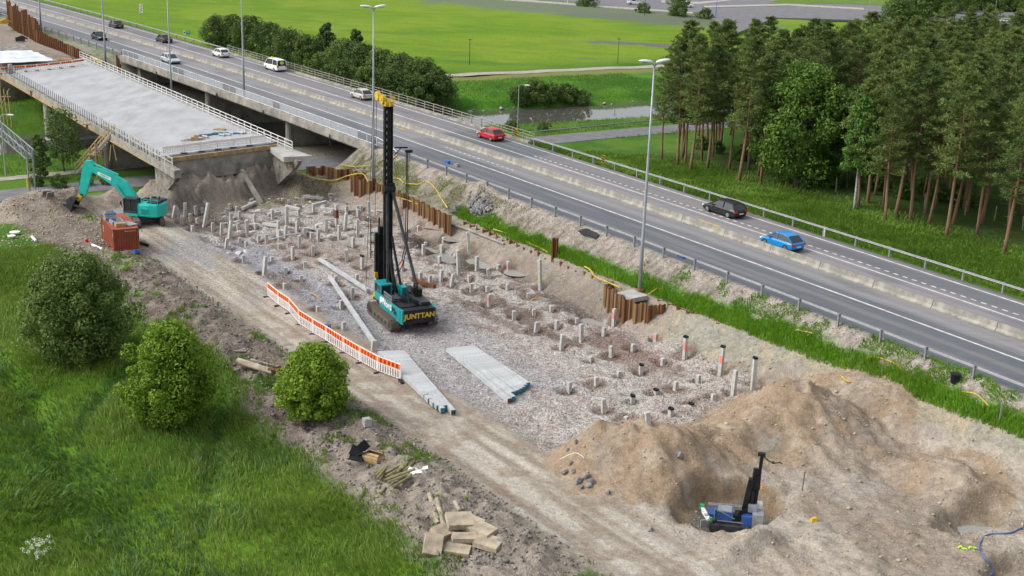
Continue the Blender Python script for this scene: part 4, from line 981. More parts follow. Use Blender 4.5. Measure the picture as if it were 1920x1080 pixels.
o = blades('bank_grass', 90000, lambda s, t: (((s+59.5-.14*t) > 1.5)*((s+59.5-.14*t) < 21)*(np.abs(s+36.2) > 3.0)*(np.abs(s+44.6) > 1.1)*(s < -31)*.8+((s+59.5-.14*t) < -18)*((s+59.5-.14*t) > -34)*1.)*(.3+.7*(np.abs(t+10) > 22)*1.)*((t < -14) | (t > 13) | (s > -47)), .40, .05, 'grass_verge', 6, .5, (-112, -30, -62, 84)); o['label'] = 'lush green grass on the river banks'; o['category'] = 'grass'
o = blades('meadow_weeds', 60000, lambda s, t: sm(-47, -49, t-EDG(s))*((xyn(s, t, 4, .16, 200) > .53)*.8+ditch_w(s, t)*.8), .55, .06, 'weed_leaf', 11, .9, (-12, 84, -84, -45.5)); o['label'] = 'darker broad-leaved weeds in patches of the meadow'; o['category'] = 'weeds'
o = blades('dry_grass', 26000, lambda s, t: sm(-47, -49, t-EDG(s))*(xyn(s, t, 4, .13, 400) > .52)*.9, .66, .022, 'grass_dry', 12, .5, (-12, 84, -84, -45.5)); o['label'] = 'yellowish seed heads standing in the meadow'; o['category'] = 'grass'
ug = [(1345, 288), (1390, 300), (1460, 315), (1540, 335), (1640, 355), (1690, 372), (1725, 362), (1560, 350), (1430, 300), (1800, 385), (1315, 280), (1760, 375)]
UG = decid_data(97, 2.6, 1.9, 22, 120, .15, 'leaf_mid', low=.03)
for k, (px, py) in enumerate(ug): plant_tree('undergrowth_bush', 'low green bush growing among the shaded pine trunks of the wood edge', 'bush', gp(px, py), UG, BT, .6+.09*(k % 5), k*1.3, 'bushes under the pines')
o = blades('slope_grass', 34000, lambda s, t: (xyn(s, t, 4, .5, 70) > .47)*sm(-9.2, -8.4, t)*sm(-5.9, -6.4, t)*sm(16, 6, s)*.8, .20, .02, 'grass_dry', 14, .5, (-22, 16, -9.2, -5.8)); o['label'] = 'thin dry grass on the embankment right of the rig mast'; o['category'] = 'grass'
# white flowering plant at the lower left corner
fx = gp(72, 1062); o = thing('flowering_plant', 'white flowering plant in the meadow at the lower left corner', 'plant', fx)
b = MB(); rq = random.Random(3)
for k in range(14): a = rq.uniform(0, 6.3); q = rq.uniform(.1, .5); b.tube([(0, 0, 0), (math.cos(a)*q*.5, math.sin(a)*q*.5, .6), (math.cos(a)*q, math.sin(a)*q, 1.0+.5*rq.random())], [.012, .01, .006], 4)
b.obj('stem', 'grass_blade', o)
cs = [(rq.uniform(-.6, .6), rq.uniform(-.6, .6), rq.uniform(.7, 1.6)) for _ in range(34)]
put('blossom', leaf_cloud('blossom', cs, [.11]*34, 22, .035, mat('petal', (.62, .66, .52), .8, 0), 5), o)
# ------------------------------------------------------------------ vehicles
def car(loc, rz, color, label, kind='hatch', white_wheels=False, braking=False, scale=1.):
    nm = 'car_paint_%s' % label.split()[0]
    if nm not in MT:
        MT[nm] = mat(nm, color, .28, 0, spec=.6)
    D = {'hatch': (4.2, 1.78, 1.50), 'estate': (4.85, 1.86, 1.50), 'sedan': (4.65, 1.82, 1.46), 'van': (5.1, 1.98, 1.95)}[kind]
    L, W, H = D; h2 = L/2; w2 = W/2
    o = thing({'van': 'minibus'}.get(kind, 'car'), label, {'van': 'minibus'}.get(kind, 'car'), loc, rz); o.scale = (scale,)*3
    belt = {'hatch': .92, 'estate': .93, 'sedan': .90, 'van': 1.05}[kind]
    nose = {'van': .98}.get(kind, .74)
    st_ = [(-h2, .80, .42, belt-.10), (-h2+.12, .93, .30, belt), (-h2+.7, 1., .22, belt+.0), (0, 1., .20, belt-.01), (h2-1.25, 1., .22, belt-.04), (h2-.45, .97, .24, nose), (h2-.1, .90, .30, nose-.12), (h2, .78, .38, nose-.24)]
    b = MB(); secs = []
    for x, f, zb, zt in st_:
        a = w2*f; secs.append([(x, -a*.90, zb), (x, -a, zb+.14), (x, -a, zt-.14), (x, -a*.90, zt), (x, a*.90, zt), (x, a, zt-.14), (x, a, zb+.14), (x, a*.90, zb)])
    b.loft(secs); b.obj('body', nm, o, smooth=False)
    G = {'hatch': [(-h2+.10, .0), (-h2+.78, .84), (-.6, 1.), (.25, .97), (1.25, 0)], 'estate': [(-h2+.10, 0), (-h2+.55, .93), (-1.0, 1.), (.35, .97), (1.3, 0)],
         'sedan': [(-h2+.75, 0), (-h2+1.45, .93), (-.6, 1.), (.35, .97), (1.3, 0)], 'van': [(-h2+.05, 0), (-h2+.18, .96), (-1.2, 1.), (1.2, .98), (2.05, 0)]}[kind]
    gs = []; rs = []
    for x, q in G:
        z = belt-.03+(H-belt-.02)*q; a = w2*(.90-.17*q); gs.append([(x, -w2*.88, belt-.05), (x, -a, z), (x, a, z), (x, w2*.88, belt-.05)])
    b = MB(); b.loft(gs); b.obj('window_glass', 'glass_dark', o)
    b = MB(); rf_ = [(x, q) for x, q in G if q > .5]
    secs = [[(x, -w2*.76, belt+(H-belt)*q-.05), (x, -w2*.66, belt+(H-belt)*q+.015), (x, w2*.66, belt+(H-belt)*q+.015), (x, w2*.76, belt+(H-belt)*q-.05)] for x, q in rf_]
    b.loft(secs); b.obj('roof', nm, o)
    b = MB()
    for sgn in (-1, 1):
        for i in (0, 1, 3):
            (x0, q0), (x1, q1) = G[i], G[i+1]
            if i == 1: x0, q0, x1, q1 = G[1][0]+(1.25 if kind != 'van' else 1.6), 0, G[1][0]+(1.2 if kind != 'van' else 1.6), .98
            b.beam((x0, sgn*w2*.885, belt-.03), (x1, sgn*(w2*(.90-.17*q1)+.01), belt-.03+(H-belt)*max(q1, q0) if i != 3 else belt-.03), .09, .07) if i != 3 else b.beam((x0, sgn*(w2*.735+.01), belt+(H-belt)*q0-.04), (x1, sgn*w2*.885, belt-.03), .09, .07)
    b.obj('pillars', nm, o)
    ty = MB(); ty.tube([(0, -.11, 0), (0, .11, 0)], .33, 16); tyd = ty.data('tyre', 'tyre'); rm = MB(); rm.tube([(0, -.12, 0), (0, .12, 0)], .21, 12)
    rmd = rm.data('rim', 'rim'); wb = L*.30
    for x in (-wb, wb+.05):
        for sgn in (-1, 1):
            q = put('wheel', tyd, o, (x, sgn*(w2-.10), .33)); put('rim', rmd, q)
    for sgn in (-1, 1):
        b = MB(); b.box((-h2+.07, sgn*w2*.76, belt-.16), (.16, .34, .18)); b.obj('tail_light', 'tail_red', o)
        b = MB(); b.box((h2-.14, sgn*w2*.70, nose-.16), (.22, .34, .14)); b.obj('headlight', 'head_white', o)
        b = MB(); b.box((.75, sgn*(w2+.06), belt+.02), (.14, .18, .12)); b.obj('wing_mirror', nm, o)
    b = MB(); b.box((-h2-.005, 0, .55), (.03, .52, .12)); b.obj('number_plate', 'plate_white', o)
    b = MB(); b.box((0, 0, .25), (L*.93, W*.8, .16)); b.obj('underbody', 'black_steel', o)
    return o
def road_car(px, py, dirn, *a, z=5.0, **k):
    x, y, _ = ray(px, py, z+.4); s_, t_s = xy2st(x, y); sl = math.atan(-3.5e-4*s_-.009)
    return car((x, y, z+.01), AZ+sl+(math.pi if dirn < 0 else 0), *a, **k)
# near carriageway drives towards the viewer (+s), far carriageway away (-s)
road_car(1358, 394, -1, (.012, .012, .014), 'black estate car on the highway with bright red tail lights', kind='estate')
road_car(1466, 456, -1, (.01, .22, .52), 'blue hatchback on the highway, nearest the right edge', kind='hatch')
road_car(920, 255, -1, (.45, .012, .02), 'red hatchback on the fresh asphalt patch of the highway', kind='hatch')
road_car(678, 180, -1, (.46, .45, .40), 'beige hatchback on the old bridge behind the tall lamp post', kind='hatch')
o = road_car(516, 127, -1, (.72, .72, .72), 'white minibus with a yellow-green roundel on its rear window on the old bridge', kind='van')
b = MB(); b.prism([(.36*math.cos(a*.4), .26*math.sin(a*.4)) for a in range(16)], -2.56, -2.53, axis='x'); q = b.obj('rear_roundel', 'lime_spray', o, loc=(0, .0, 1.5)); b = MB(); b.box((1.0, 0, 2.03), (.5, .25, .16)); b.obj('roof_sign', 'yellow_paint', o)
road_car(414, 102, -1, (.70, .70, .70), 'bright white hatchback at the start of the old bridge', kind='hatch')
road_car(307, 75, -1, (.03, .03, .035), 'dark sedan with red tail lights left of the old bridge', kind='sedan')
road_car(217, 48, -1, (.30, .02, .03), 'dark red sedan farthest away on the highway', kind='sedan')
road_car(320, 113, 1, (.42, .46, .50), 'silver car driving towards the viewer on the near lane of the old bridge', kind='estate')
road_car(186, 70, 1, (.10, .09, .07), 'dark gold car driving towards the viewer near the rusty sheet piles', kind='sedan')
car(ray(1190, 8, 2.4), .1, (.73, .73, .73), 'snowy white car on the far road at the top, left one', kind='sedan'); car(ray(1285, 13, 2.4), .05, (.74, .74, .74), 'pale white car partly behind a young tree on the far road', kind='estate')

# ------------------------------------------------------------------ pile driving rig
def crawler(o, L, W, gauge, H, m, shoe=.0, loc=(0, 0, 0), shoes=True):
    for sgn in (-1, 1):
        y = sgn*gauge/2; R = H/2
        pts = [(-L/2+R+R*math.sin(a)*-1, R-R*math.cos(a)) for a in np.linspace(0, math.pi, 7)]
        pts = [(-L/2+R-R*math.sin(a), R-R*math.cos(a)) for a in np.linspace(0, math.pi, 7)]+[(L/2-R+R*math.sin(a), R+R*math.cos(a)) for a in np.linspace(0, math.pi, 7)]
        b = MB(); b.prism(pts, y-W*.36, y+W*.36); tr = b.obj('track', m, o)
        if shoes:
            sh = MB(); sh.box((0, 0, 0), (.20, W, .05)); sh.box((.07, 0, .035), (.03, W, .04)); shd = sh.data('track_shoe', m)
            per = []
            n = int((L-2*R)/.24)
            for i in range(n+1):
                x = -L/2+R+(L-2*R)*i/n; per.append((x, 2*R+.01, 0)); per.append((x, -.0, math.pi))
            for a in np.linspace(.25, math.pi-.25, 6): per.append((L/2-R+R*math.sin(a), R+R*math.cos(a), a)); per.append((-L/2+R-R*math.sin(a), R-R*math.cos(a), math.pi+a))
            for x, z, a in per: put('track_shoe', shd, tr, (x, y, z), rot=(0, a, 0))
        b = MB()
        for k in range(6): x = -L/2+R*1.6+(L-3.2*R)*k/5; b.tube([(x, y-W*.38, R*.62), (x, y+W*.38, R*.62)], R*.42, 8)
        b.tube([(L/2-R, y-W*.39, R), (L/2-R, y+W*.39, R)], R*.72, 10); b.tube([(-L/2+R, y-W*.39, R), (-L/2+R, y+W*.39, R)], R*.72, 10); b.obj('track_rollers', 'dark_grey', o)
A_ = ray(762, 610, .9); B_ = ray(820, 604, .9)
rc = ((A_[0]+B_[0])/2, (A_[1]+B_[1])/2)
p1, p2 = np.array(ray(712, 579, 1.0)[:2]), np.array(ray(762, 612, 1.0)[:2]); hd = math.atan2(*(p1-p2)[::-1]); perp = math.atan2(B_[1]-A_[1], B_[0]-A_[0])+math.pi/2
hd = (hd*.5+perp*.5)
rig_c = (rc[0]+math.cos(hd)*3.3-.45, rc[1]+math.sin(hd)*3.3+.5)
rg = thing('pile_driving_rig', 'tall black-masted teal pile driving rig on crawler tracks in the middle of the site', 'pile driver', (rig_c[0], rig_c[1], tz(*rig_c)+.02), hd); rg.scale = (1, 1, .955)
crawler(rg, 5.6, .85, 3.4, 1.0, 'track_steel')
def B(name, m, *bx, par=rg, mb=None):
    b = mb or MB()
    for x in bx: b.box(*x)
    return b.obj(name, m, par)
B('carbody', 'black_steel', ((0, 0, .75), (2.6, 2.8, .6)), ((0, 0, 1.12), (1.6, 1.6, .25)))
B('deck_frame', 'black_steel', ((-.3, 0, 1.32), (6.0, 2.9, .26)))
sp = B('side_panel', 'teal_rig', ((-1.1, 1.53, 1.55), (4.5, .09, 1.25)))
spr = B('side_panel', 'teal_rig', ((-1.1, -1.53, 1.55), (4.5, .09, 1.25)))
cw = B('counterweight', 'black_steel', ((-3.45, 0, 1.52), (.75, 2.78, 1.24)))
B('counterweight_corner', 'teal_rig', ((-3.42, 1.46, 1.52), (.7, .14, 1.27))); B('counterweight_corner', 'teal_rig', ((-3.42, -1.46, 1.52), (.7, .14, 1.27)))
text_obj('lettering', 'JUNTTAN', .62, 'yellow_paint', cw, (-3.84, 0, 1.56), (math.pi/2, 0, -math.pi/2), .012, .022)
text_obj('lettering', 'Nord', .9, 'white_plastic', sp, (-.55, 1.585, 1.72), (math.pi/2, 0, math.pi), .01, .014)
text_obj('lettering', 'Pile', .78, 'black_steel', sp, (-2.15, 1.585, 1.6), (math.pi/2, 0, math.pi), .01, .012)
b = MB(); b.prism([(1.1, 1.25), (1.05, 2.0), (.2, 2.06), (-.05, 1.95), (.5, 1.75), (.55, 1.6), (.9, 1.5)], 1.577, 1.592); b.obj('emblem', 'white_plastic', sp)
# cab
B('cab_frame', 'teal_rig', ((1.75, 1.02, 1.75), (1.5, 1.0, .7)), ((1.75, 1.02, 2.98), (1.55, 1.06, .12)), ((1.04, 1.48, 2.5), (.1, .1, 1.0)), ((2.46, 1.48, 2.5), (.1, .1, 1.0)), ((1.04, .56, 2.5), (.1, .1, 1.0)), ((2.46, .56, 2.5), (.1, .1, 1.0)), ((1.75, .56, 2.5), (1.4, .06, 1.0)))
B('cab_window', 'glass_dark', ((1.75, 1.0, 2.5), (1.36, .9, .86)))
B('engine_cover', 'dark_grey', ((-.6, .75, 1.95), (1.3, 1.0, .6)), ((-.6, .75, 2.32), (1.1, .8, .12))); B('engine_cover', 'black_steel', ((-2.1, .6, 1.85), (1.5, 1.4, .6)))
B('hydraulic_tank', 'black_steel', ((.6, -1.0, 2.0), (1.7, .8, 1.1))); B('hood', 'dark_grey', ((-1.3, -.9, 2.0), (1.7, .9, .8)), ((-2.5, -.9, 2.3), (.9, .8, .25)))
b = MB()
for z in (1.85, 2.1, 2.4): b.beam((.1, 1.58, z+.35), (-1.6, 1.58, z+.35), .05)
for k in range(9): b.beam((.1-k*.21, 1.58, 2.0), (.1-k*.21, 1.58, 2.78), .045)
b.obj('handrail', 'tin', rg)
b = MB(); b.tube([(.2, .1, 1.5), (.2, -.35, 1.5)], .42, 12); b.tube([(-.9, .1, 1.7), (-.9, -.35, 1.7)], .42, 12); b.obj('winch_drum', 'black_steel', rg)
b = MB(); rq = random.Random(4)
for k in range(12): b.tube([(1.0-.2*k, .2+.04*k, 1.9), (.6-.2*k, .5, 2.3+.3*rq.random()), (-.2-.2*k, .3-.1*k, 2.0)], .03, 5)
for k in range(9): b.tube([(-2.9+.15*k, -.2+.12*k-.6, 1.9), (-2.4+.2*k, -.4+.1*k, 2.4+.25*rq.random()), (-1.4, -.3+.05*k, 2.2)], .035, 5)
b.obj('hydraulic_hoses', 'black_steel', rg)
# mast (leader)
mx = 3.35; b = MB()
for y in (-.30, .30): b.box((mx, y, 10.3), (.16, .16, 16.6))
b.box((mx+.22, 0, 10.3), (.16, .62, 16.6))
b.obj('mast', 'black_steel', rg)
lat = MB(); lat.box((0, 0, 0), (.14, .5, .42)); latd = lat.data('mast_plate', 'black_steel')
for k in range(19): put('mast_plate', latd, rg, (mx, 0, 2.4+k*.86), sc=(1, 1.1, 2.1))
# back face of the mast: pale plates imitate bright ground seen through slots
b = MB(); b.box((mx-.14, .34, 10.3), (.12, .10, 16.6)); b.box((mx-.14, -.34, 10.3), (.12, .10, 16.6)); b.obj('mast_rail', 'black_steel', rg)
b = MB()
for k in range(22):
    b.box((mx-.205, .19, 18.1-k*.62), (.02, .07, .26))
b.obj('pale_slot_plate', 'tin', rg)
# yellow mast head
b = MB(); b.box((mx, 0, 18.8), (.6, .7, .4)); b.box((mx+.6, .45, 19.15), (.9, .2, .28)); b.tube([(mx+.3, .52, 19.15), (mx+.3, .22, 19.15)], .42, 12); b.tube([(mx+1.15, .62, 19.3), (mx+1.15, .32, 19.3)], .42, 12); b.beam((mx-.3, -.4, 18.6), (mx+1.2, .5, 19.65), .14); b.beam((mx-.45, 0, 18.6), (mx-.1, 0, 19.2), .16)
for k in range(5): b.beam((mx-.42+.2*k, -.45, 19.1), (mx-.42+.2*k, -.45, 19.45), .04)
b.obj('mast_head', 'yellow_paint', rg)
# hammer and guide on the front
b = MB(); b.box((mx+.7, .35, 4.3), (.62, .6, 5.2)); b.box((mx+.7, .78, 5.0), (.3, .22, 4.0)); b.box((mx+.7, .35, 7.2), (.4, .4, .7)); b.tube([(mx+.7, .5, 7.4), (mx+.7, .5, 8.4)], .06, 6); b.obj('hammer', 'black_steel', rg)
b = MB()
for z in (5.2, 6.1, 7.0): b.beam((mx+.75, 1.0, z), (mx+.75, 1.25, z), .08)
b.beam((mx+.75, 1.25, 4.6), (mx+.75, 1.25, 8.3), .07); b.obj('hammer_ladder', 'black_steel', rg)
b = MB(); b.box((mx+.55, .85, 3.05), (.2, .28, .5)); b.obj('hammer_mark', 'yellow_paint', rg)
b = MB(); b.box((mx+.3, .55, 1.05), (1.3, .8, .35)); b.box((mx+.2, 1.0, 1.05), (.4, .7, .3)); b.obj('pile_gate', 'yellow_paint', rg)
b = MB(); b.box((mx-.05, 0, 1.6), (.7, .9, 1.2)); b.box((mx-.6, 0, 1.7), (1.0, .8, .6)); b.obj('mast_foot', 'black_steel', rg)
# stays and cylinders
for y in (.55, -.75):
    b = MB(); b.tube([(-.9 if y < 0 else 1.5, y*1.3, 3.0 if y > 0 else 3.2), (mx-.35, y*.35, 11.1)], .14, 8); s2 = b.obj('back_stay', 'dark_grey', rg); b = MB(); b.tube([(-.9 if y < 0 else 1.5, y*1.3, 2.5), (-.9 if y < 0 else 1.5, y*1.3+.001, 3.05)], .09, 8); b.obj('stay_rod', 'galvanised', s2)
b = MB(); b.box((mx-.15, -.1, 11.3), (.6, .75, .9)); b.tube([(mx-.3, -.5, 11.2), (mx-.3, .5, 11.2)], .34, 10); b.obj('stay_bracket', 'black_steel', rg)
b = MB(); b.tube([(1.6, -.1, 1.8), (2.4, -.1, 3.6), (mx-.25, -.1, 5.6)], .17, 8); b.tube([(1.2, -.5, 2.0), (mx-.25, -.3, 6.8)], .12, 8); b.obj('tilt_cylinder', 'black_steel', rg)
b = MB(); b.box((-.9, -.95, 2.7), (.9, .7, .7)); b.tube([(-.6, -.9, 2.6), (-.7, -1, 3.5)], .22, 8); b.box((-1.2, -.6, 3.0), (.4, .4, .5)); b.obj('valve_block', 'black_steel', rg)
b = MB(); b.box((1.2, -.5, 2.1), (1.2, .5, 1.2)); b.obj('boom_foot', 'teal_rig', rg)
# hose arm and hanging hoses
b = MB(); b.beam((mx-.2, -.5, 14.9), (mx-.5, -1.6, 14.9), .12); b.beam((mx-.2, -.5, 14.2), (mx-.4, -1.0, 14.85), .08); b.box((mx-.5, -1.7, 14.55), (.26, .6, .24)); b.obj('hose_arm', 'black_steel', rg)
b = MB(); b.tube([(mx-.5, -1.6, 14.4), (mx-.55, -1.65, 10), (mx-.8, -1.5, 6), (mx-.9, -1.1, 4.3), (mx-.7, -.6, 3.2)], .045, 6); b.tube([(mx-.45, -1.5, 14.4), (mx-.5, -1.5, 10), (mx-.75, -1.35, 6), (mx-.8, -1.0, 4.6), (mx-.6, -.5, 3.6)], .04, 6); b.obj('hose', 'black_steel', rg)
b = MB(); b.tube([(mx+1.15, .85, 19.2), (mx+1.3, 1.5, 1.6)], .022, 4); b.tube([(mx+1.1, .6, 19.0), (mx+1.15, .7, 8.4)], .022, 4); b.tube([(mx-.3, -.4, 14), (-.7, -.8, 3.3)], .015, 4); b.tube([(-1.1, .1, 3.2), (-2.2, .2, 1.9)], .02, 4); b.obj('cable', 'black_steel', rg)

# ------------------------------------------------------------------ excavator
ex, ey, _ = gp(275, 419); ez = tz(ex, ey)
bk = ray(163, 380, 1.6); hb = math.atan2(bk[1]-ey, bk[0]-ex)
HU = math.radians(168)
exc = thing('excavator', 'turquoise crawler excavator reaching left with its bucket over the earth heap', 'excavator', (ex, ey, ez+.02), HU)
b = MB(); b.box((0, 0, .62), (1.9, 2.0, .45)); und = b.obj('undercarriage', 'dark_grey', exc, rz=math.radians(-62)-HU)
crawler(und, 4.2, .62, 2.5, .95, 'track_steel', shoes=False)
b = MB(); b.tube([(0, 0, .75), (0, 0, 1.1)], .65, 14); b.obj('slew_ring', 'dark_grey', exc)
def E_(name, m, pts, y0, y1, par=exc):
    b = MB(); b.prism(pts, y0, y1); return b.obj(name, m, par)
# house
b = MB(); sec = []
for z, g in ((1.02, .94), (1.14, 1.), (2.25, 1.), (2.42, .95)):
    pts = [(1.55*g, -1.32*g), (1.55*g, 1.32*g), (-1.0, 1.36*g), (-1.9*g, 1.15*g), (-2.15*g, .55*g), (-2.15*g, -.55*g), (-1.9*g, -1.15*g), (-1.0, -1.36*g)]
    sec.append([(x, y, z) for x, y in pts])
b.loft(sec); b.obj('house', 'teal', exc)
b = MB(); b.box((-1.1, -.55, 2.5), (1.5, 1.3, .22)); b.box((-1.2, .5, 2.46), (1.2, .7, .16)); b.tube([(-1.5, -.2, 2.5), (-1.5, -.2, 3.0)], .08, 8); b.box((-.5, -.9, 2.65), (.4, .3, .2)); b.box((-1.75, .3, 2.55), (.2, .9, .2)); b.box((.2, -.4, 2.5), (.5, .9, .25)); b.obj('engine_deck', 'dark_grey', exc)
b = MB(); b.beam((-1.9, 1.0, 2.85), (-.3, 1.0, 2.85), .04); b.beam((-1.9, -1.1, 2.85), (-.3, -1.1, 2.85), .04)
for x in (-1.9, -1.1, -.3):
    for y in (1.0, -1.1): b.beam((x, y, 2.3), (x, y, 2.85), .04)
b.obj('handrail', 'teal', exc)
b = MB()
for k in range(7): b.box((-.6, 1.375, 1.38+k*.08), (.9, .03, .035))
b.obj('side_vent', 'teal_rig', exc)
# cab on the left side of the machine (towards the viewer)
b = MB(); b.box((1.05, .95, 2.86), (1.5, .92, .1)); b.box((1.05, .95, 1.35), (1.55, .95, .55))
for x in (.32, 1.05, 1.76):
    for y in (.52, 1.38): b.beam((x, y, 1.6), (x-.02, y, 2.84), .08)
b.obj('cab_frame', 'dark_grey', exc)
b = MB(); b.box((1.04, .95, 2.2), (1.4, .82, 1.2)); b.obj('cab_window', 'glass_dark', exc)
b = MB(); b.box((1.05, .95, 1.2), (1.7, 1.0, .3)); b.obj('cab_base', 'teal', exc)
b = MB(); b.box((.8, .98, 2.0), (.35, .4, .6)); b.obj('operator_seat', 'lime_spray', exc)
b = MB(); b.beam((1.85, 1.45, 1.9), (1.95, 1.6, 2.3), .05); b.box((1.95, 1.62, 2.45), (.08, .2, .35)); b.obj('mirror', 'dark_grey', exc)
# boom, stick and bucket in the machine's own side plane
bl = math.hypot(bk[0]-ex, bk[1]-ey)
boom = [(.45, 1.7), (.8, 2.4), (2.2, 4.25), (3.6, 5.0), (6.4, 5.75), (6.55, 5.35), (3.9, 3.9), (2.8, 3.0), (1.35, 1.5)]
boomr = E_('boom', 'teal', boom, -.45, -.02)
dec = MB(); dec.prism([(3.9, 4.3), (5.3, 4.8), (5.4, 5.05), (5.25, 5.13), (3.85, 4.62), (3.8, 4.4)], -.02, .0); dec.obj('logo_panel', 'white_plastic', boomr)
text_obj('lettering', 'KOBELCO', .22, 'teal', boomr, (4.6, .012, 4.73), (math.pi/2, math.radians(0), math.pi), .006, .004).rotation_euler = (math.pi/2, math.radians(19.0), math.pi)
E_('stick', 'teal', [(5.75, 5.75), (6.1, 6.25), (6.75, 6.15), (7.2, 5.1), (7.75, 2.6), (7.7, 2.25), (7.25, 2.2), (6.85, 2.7), (6.15, 4.8)], -.40, -.06)
b = MB(); b.tube([(3.1, -.23, 4.95), (6.2, -.23, 6.05)], .10, 8); a2 = b.obj('arm_cylinder', 'teal', exc); b = MB(); b.tube([(4.9, -.23, 5.60), (6.25, -.23, 6.10)], .06, 8); b.obj('cylinder_rod', 'tin', a2)
for y in (-.55, .08):
    b = MB(); b.tube([(1.5, y, 1.5), (3.1, y, 3.75)], .10, 8); a3 = b.obj('boom_cylinder', 'teal', exc); b = MB(); b.tube([(2.4, y, 2.78), (3.3, y, 4.0)], .06, 8); b.obj('cylinder_rod', 'tin', a3)
b = MB(); b.tube([(6.9, -.23, 5.6), (7.5, -.23, 3.6)], .09, 8); b.obj('bucket_cylinder', 'teal', exc)
b = MB(); b.box((7.75, -.23, 2.15), (.75, .55, .5), mtx=Matrix.Rotation(.9, 4, 'Y')); b.obj('tilt_coupler', 'yellow_paint', exc)
b = MB(); b.box((7.5, -.23, 2.4), (.45, .5, .35)); b.obj('linkage', 'dark_grey', exc)
bp_ = [(7.75, 2.15), (8.35, 2.3), (8.95, 1.9), (8.85, 1.1), (8.6, .75), (8.45, .8), (8.2, 1.4), (7.95, 1.75)]
b = MB(); n = len(bp_)
b.prism(bp_, -.98, -.92); b.prism(bp_, .46, .52)
for i in range(5): 
    (x0, z0), (x1, z1) = bp_[i], bp_[i+1]; b.beam((x0, -.23, z0), (x1, -.23, z1), 1.46, .05)
for k in range(5): b.box((8.5, -.85+k*.31, .68), (.1, .1, .25))
b.obj('bucket', 'dark_grey', exc)

# ------------------------------------------------------------------ small drill rig in the pit
dx, dy, _ = gp(1370, 990); dz = tz(dx, dy)
dr = thing('drill_rig', 'small blue and grey crawler drill rig working in the hollow between the sand mounds', 'drill rig', (dx, dy, dz+.02), math.radians(170)); dr.scale = (.86,)*3
crawler(dr, 3.0, .45, 1.9, .65, 'dark_grey', shoes=False)
def D_(name, m, *bx):
    b = MB()
    for q in bx: b.box(*q)
    return b.obj(name, m, dr)
D_('chassis', 'dark_grey', ((0, 0, .7), (3.0, 1.5, .3))); D_('engine_hood', 'blue_paint', ((.5, .15, 1.15), (1.1, 1.1, .65))); D_('hood_top', 'tin', ((.5, .15, 1.5), (.95, .95, .06)))
D_('hydraulic_tank', 'blue_paint', ((-1.0, .5, 1.0), (.7, .6, .7)))
D_('control_box', 'tin', ((-1.75, .35, 1.0), (.75, .95, 1.15), 0)); D_('control_box', 'tin', ((-1.35, .0, 1.75), (.6, .7, .5))); D_('water_barrel', 'white_paint', ((-1.8, -.45, 1.75), (.45, .45, .45)))
b = MB(); b.box((1.75, .45, .95), (.28, 1.3, .16), rz=.35); b.box((1.95, .1, 1.15), (.22, 1.2, .14), rz=.3); b.obj('boom_cradle', 'white_paint', dr); b = MB(); b.box((2.1, -.35, 1.2), (.3, .3, .3)); b.box((1.45, .95, .95), (.2, .2, .3)); b.obj('clamp', 'green_sign', dr)
D_('blade', 'tin', ((1.7, .95, .62), (.9, .12, .6), .5)); D_('front_frame', 'blue_paint', ((1.45, -.2, .9), (.5, 1.1, .3)))
b = MB()
for y in (-.7, -.5): b.beam((1.7, y, 1.35), (-.7, y, 1.4), .08)
b.beam((1.2, .8, 1.7), (1.2, .8, .8), .06); b.beam((1.2, .8, 1.75), (-.2, .8, 1.1), .05); b.beam((1.0, .8, .85), (-.8, .8, .85), .05); b.obj('rail', 'galvanised', dr)
b = MB(); rq = random.Random(8)
for k in range(16): b.tube([(-.1-.05*k, .55-.06*k, .9), (-.5, .6-.1*rq.random(), 1.2+.5*rq.random()), (-1.1, -.1+.05*k*.3, 1.3+.5*rq.random())], .035, 5)
b.box((-.55, .1, 1.0), (.7, .9, .5)); b.obj('hoses', 'black_steel', dr)
b = MB(); b.beam((-1.15, -.2, .8), (-1.35, -.25, 4.6), .26, .3); b.beam((-1.5, -.2, 1.6), (-1.66, -.25, 5.8), .16, .2); b.box((-.95, -.2, 2.6), (.35, .45, 2.4), mtx=Matrix.Rotation(-.12, 4, 'Y')); b.box((-1.55, -.25, 3.6), (.35, .4, 1.0)); b.box((-1.62, -.25, 5.7), (.5, .3, .2)); b.box((-1.3, -.05, 2.2), (.2, .2, 1.6)); b.obj('drill_mast', 'black_steel', dr)
b = MB(); b.tube([(-1.75, -.25, 5.6), (-2.1, -.3, 5.25), (-2.5, -.3, 5.1), (-2.9, -.35, 5.2), (-3.05, -.35, 5.1)], .045, 5); b.box((-2.45, -.3, 5.15), (.14, .14, .14)); b.obj('hose_boom', 'black_steel', dr)
b = MB(); b.tube([(-1.85, -.1, 3.2), (-1.85, -.1, 3.4)], .09, 8); b.obj('beacon', 'amber', dr)

# ------------------------------------------------------------------ container with things on its roof
zc = .62; ZT = zc+2.59
NL, NR, FL = ray(211.3, 431.3, ZT), ray(258.8, 427.5, ZT), ray(179, 398.8, ZT)
hc = math.atan2(NR[1]-NL[1], NR[0]-NL[0]); hc2 = math.atan2(FL[1]-NL[1], FL[0]-NL[0])-math.pi/2; hc = .5*hc+.5*hc2
ct = thing('shipping_container', 'rusty red shipping container beside the haul road with boxes on its roof', 'container', (NL[0], NL[1], zc), hc)
CW, CL, CH = 2.44, 6.06, 2.59
b = MB()
for x in (.08, CW-.08):
    for y in (.08, CL-.08): b.box((x, y, CH/2), (.16, .16, CH))
for y in (.06, CL-.06):
    b.box((CW/2, y, .08), (CW, .12, .16)); b.box((CW/2, y, CH-.06), (CW, .12, .12))
for x in (.05, CW-.05): b.box((x, CL/2, .08), (.10, CL, .16)); b.box((x, CL/2, CH-.05), (.10, CL, .10))
b.obj('frame', 'container_red', ct)
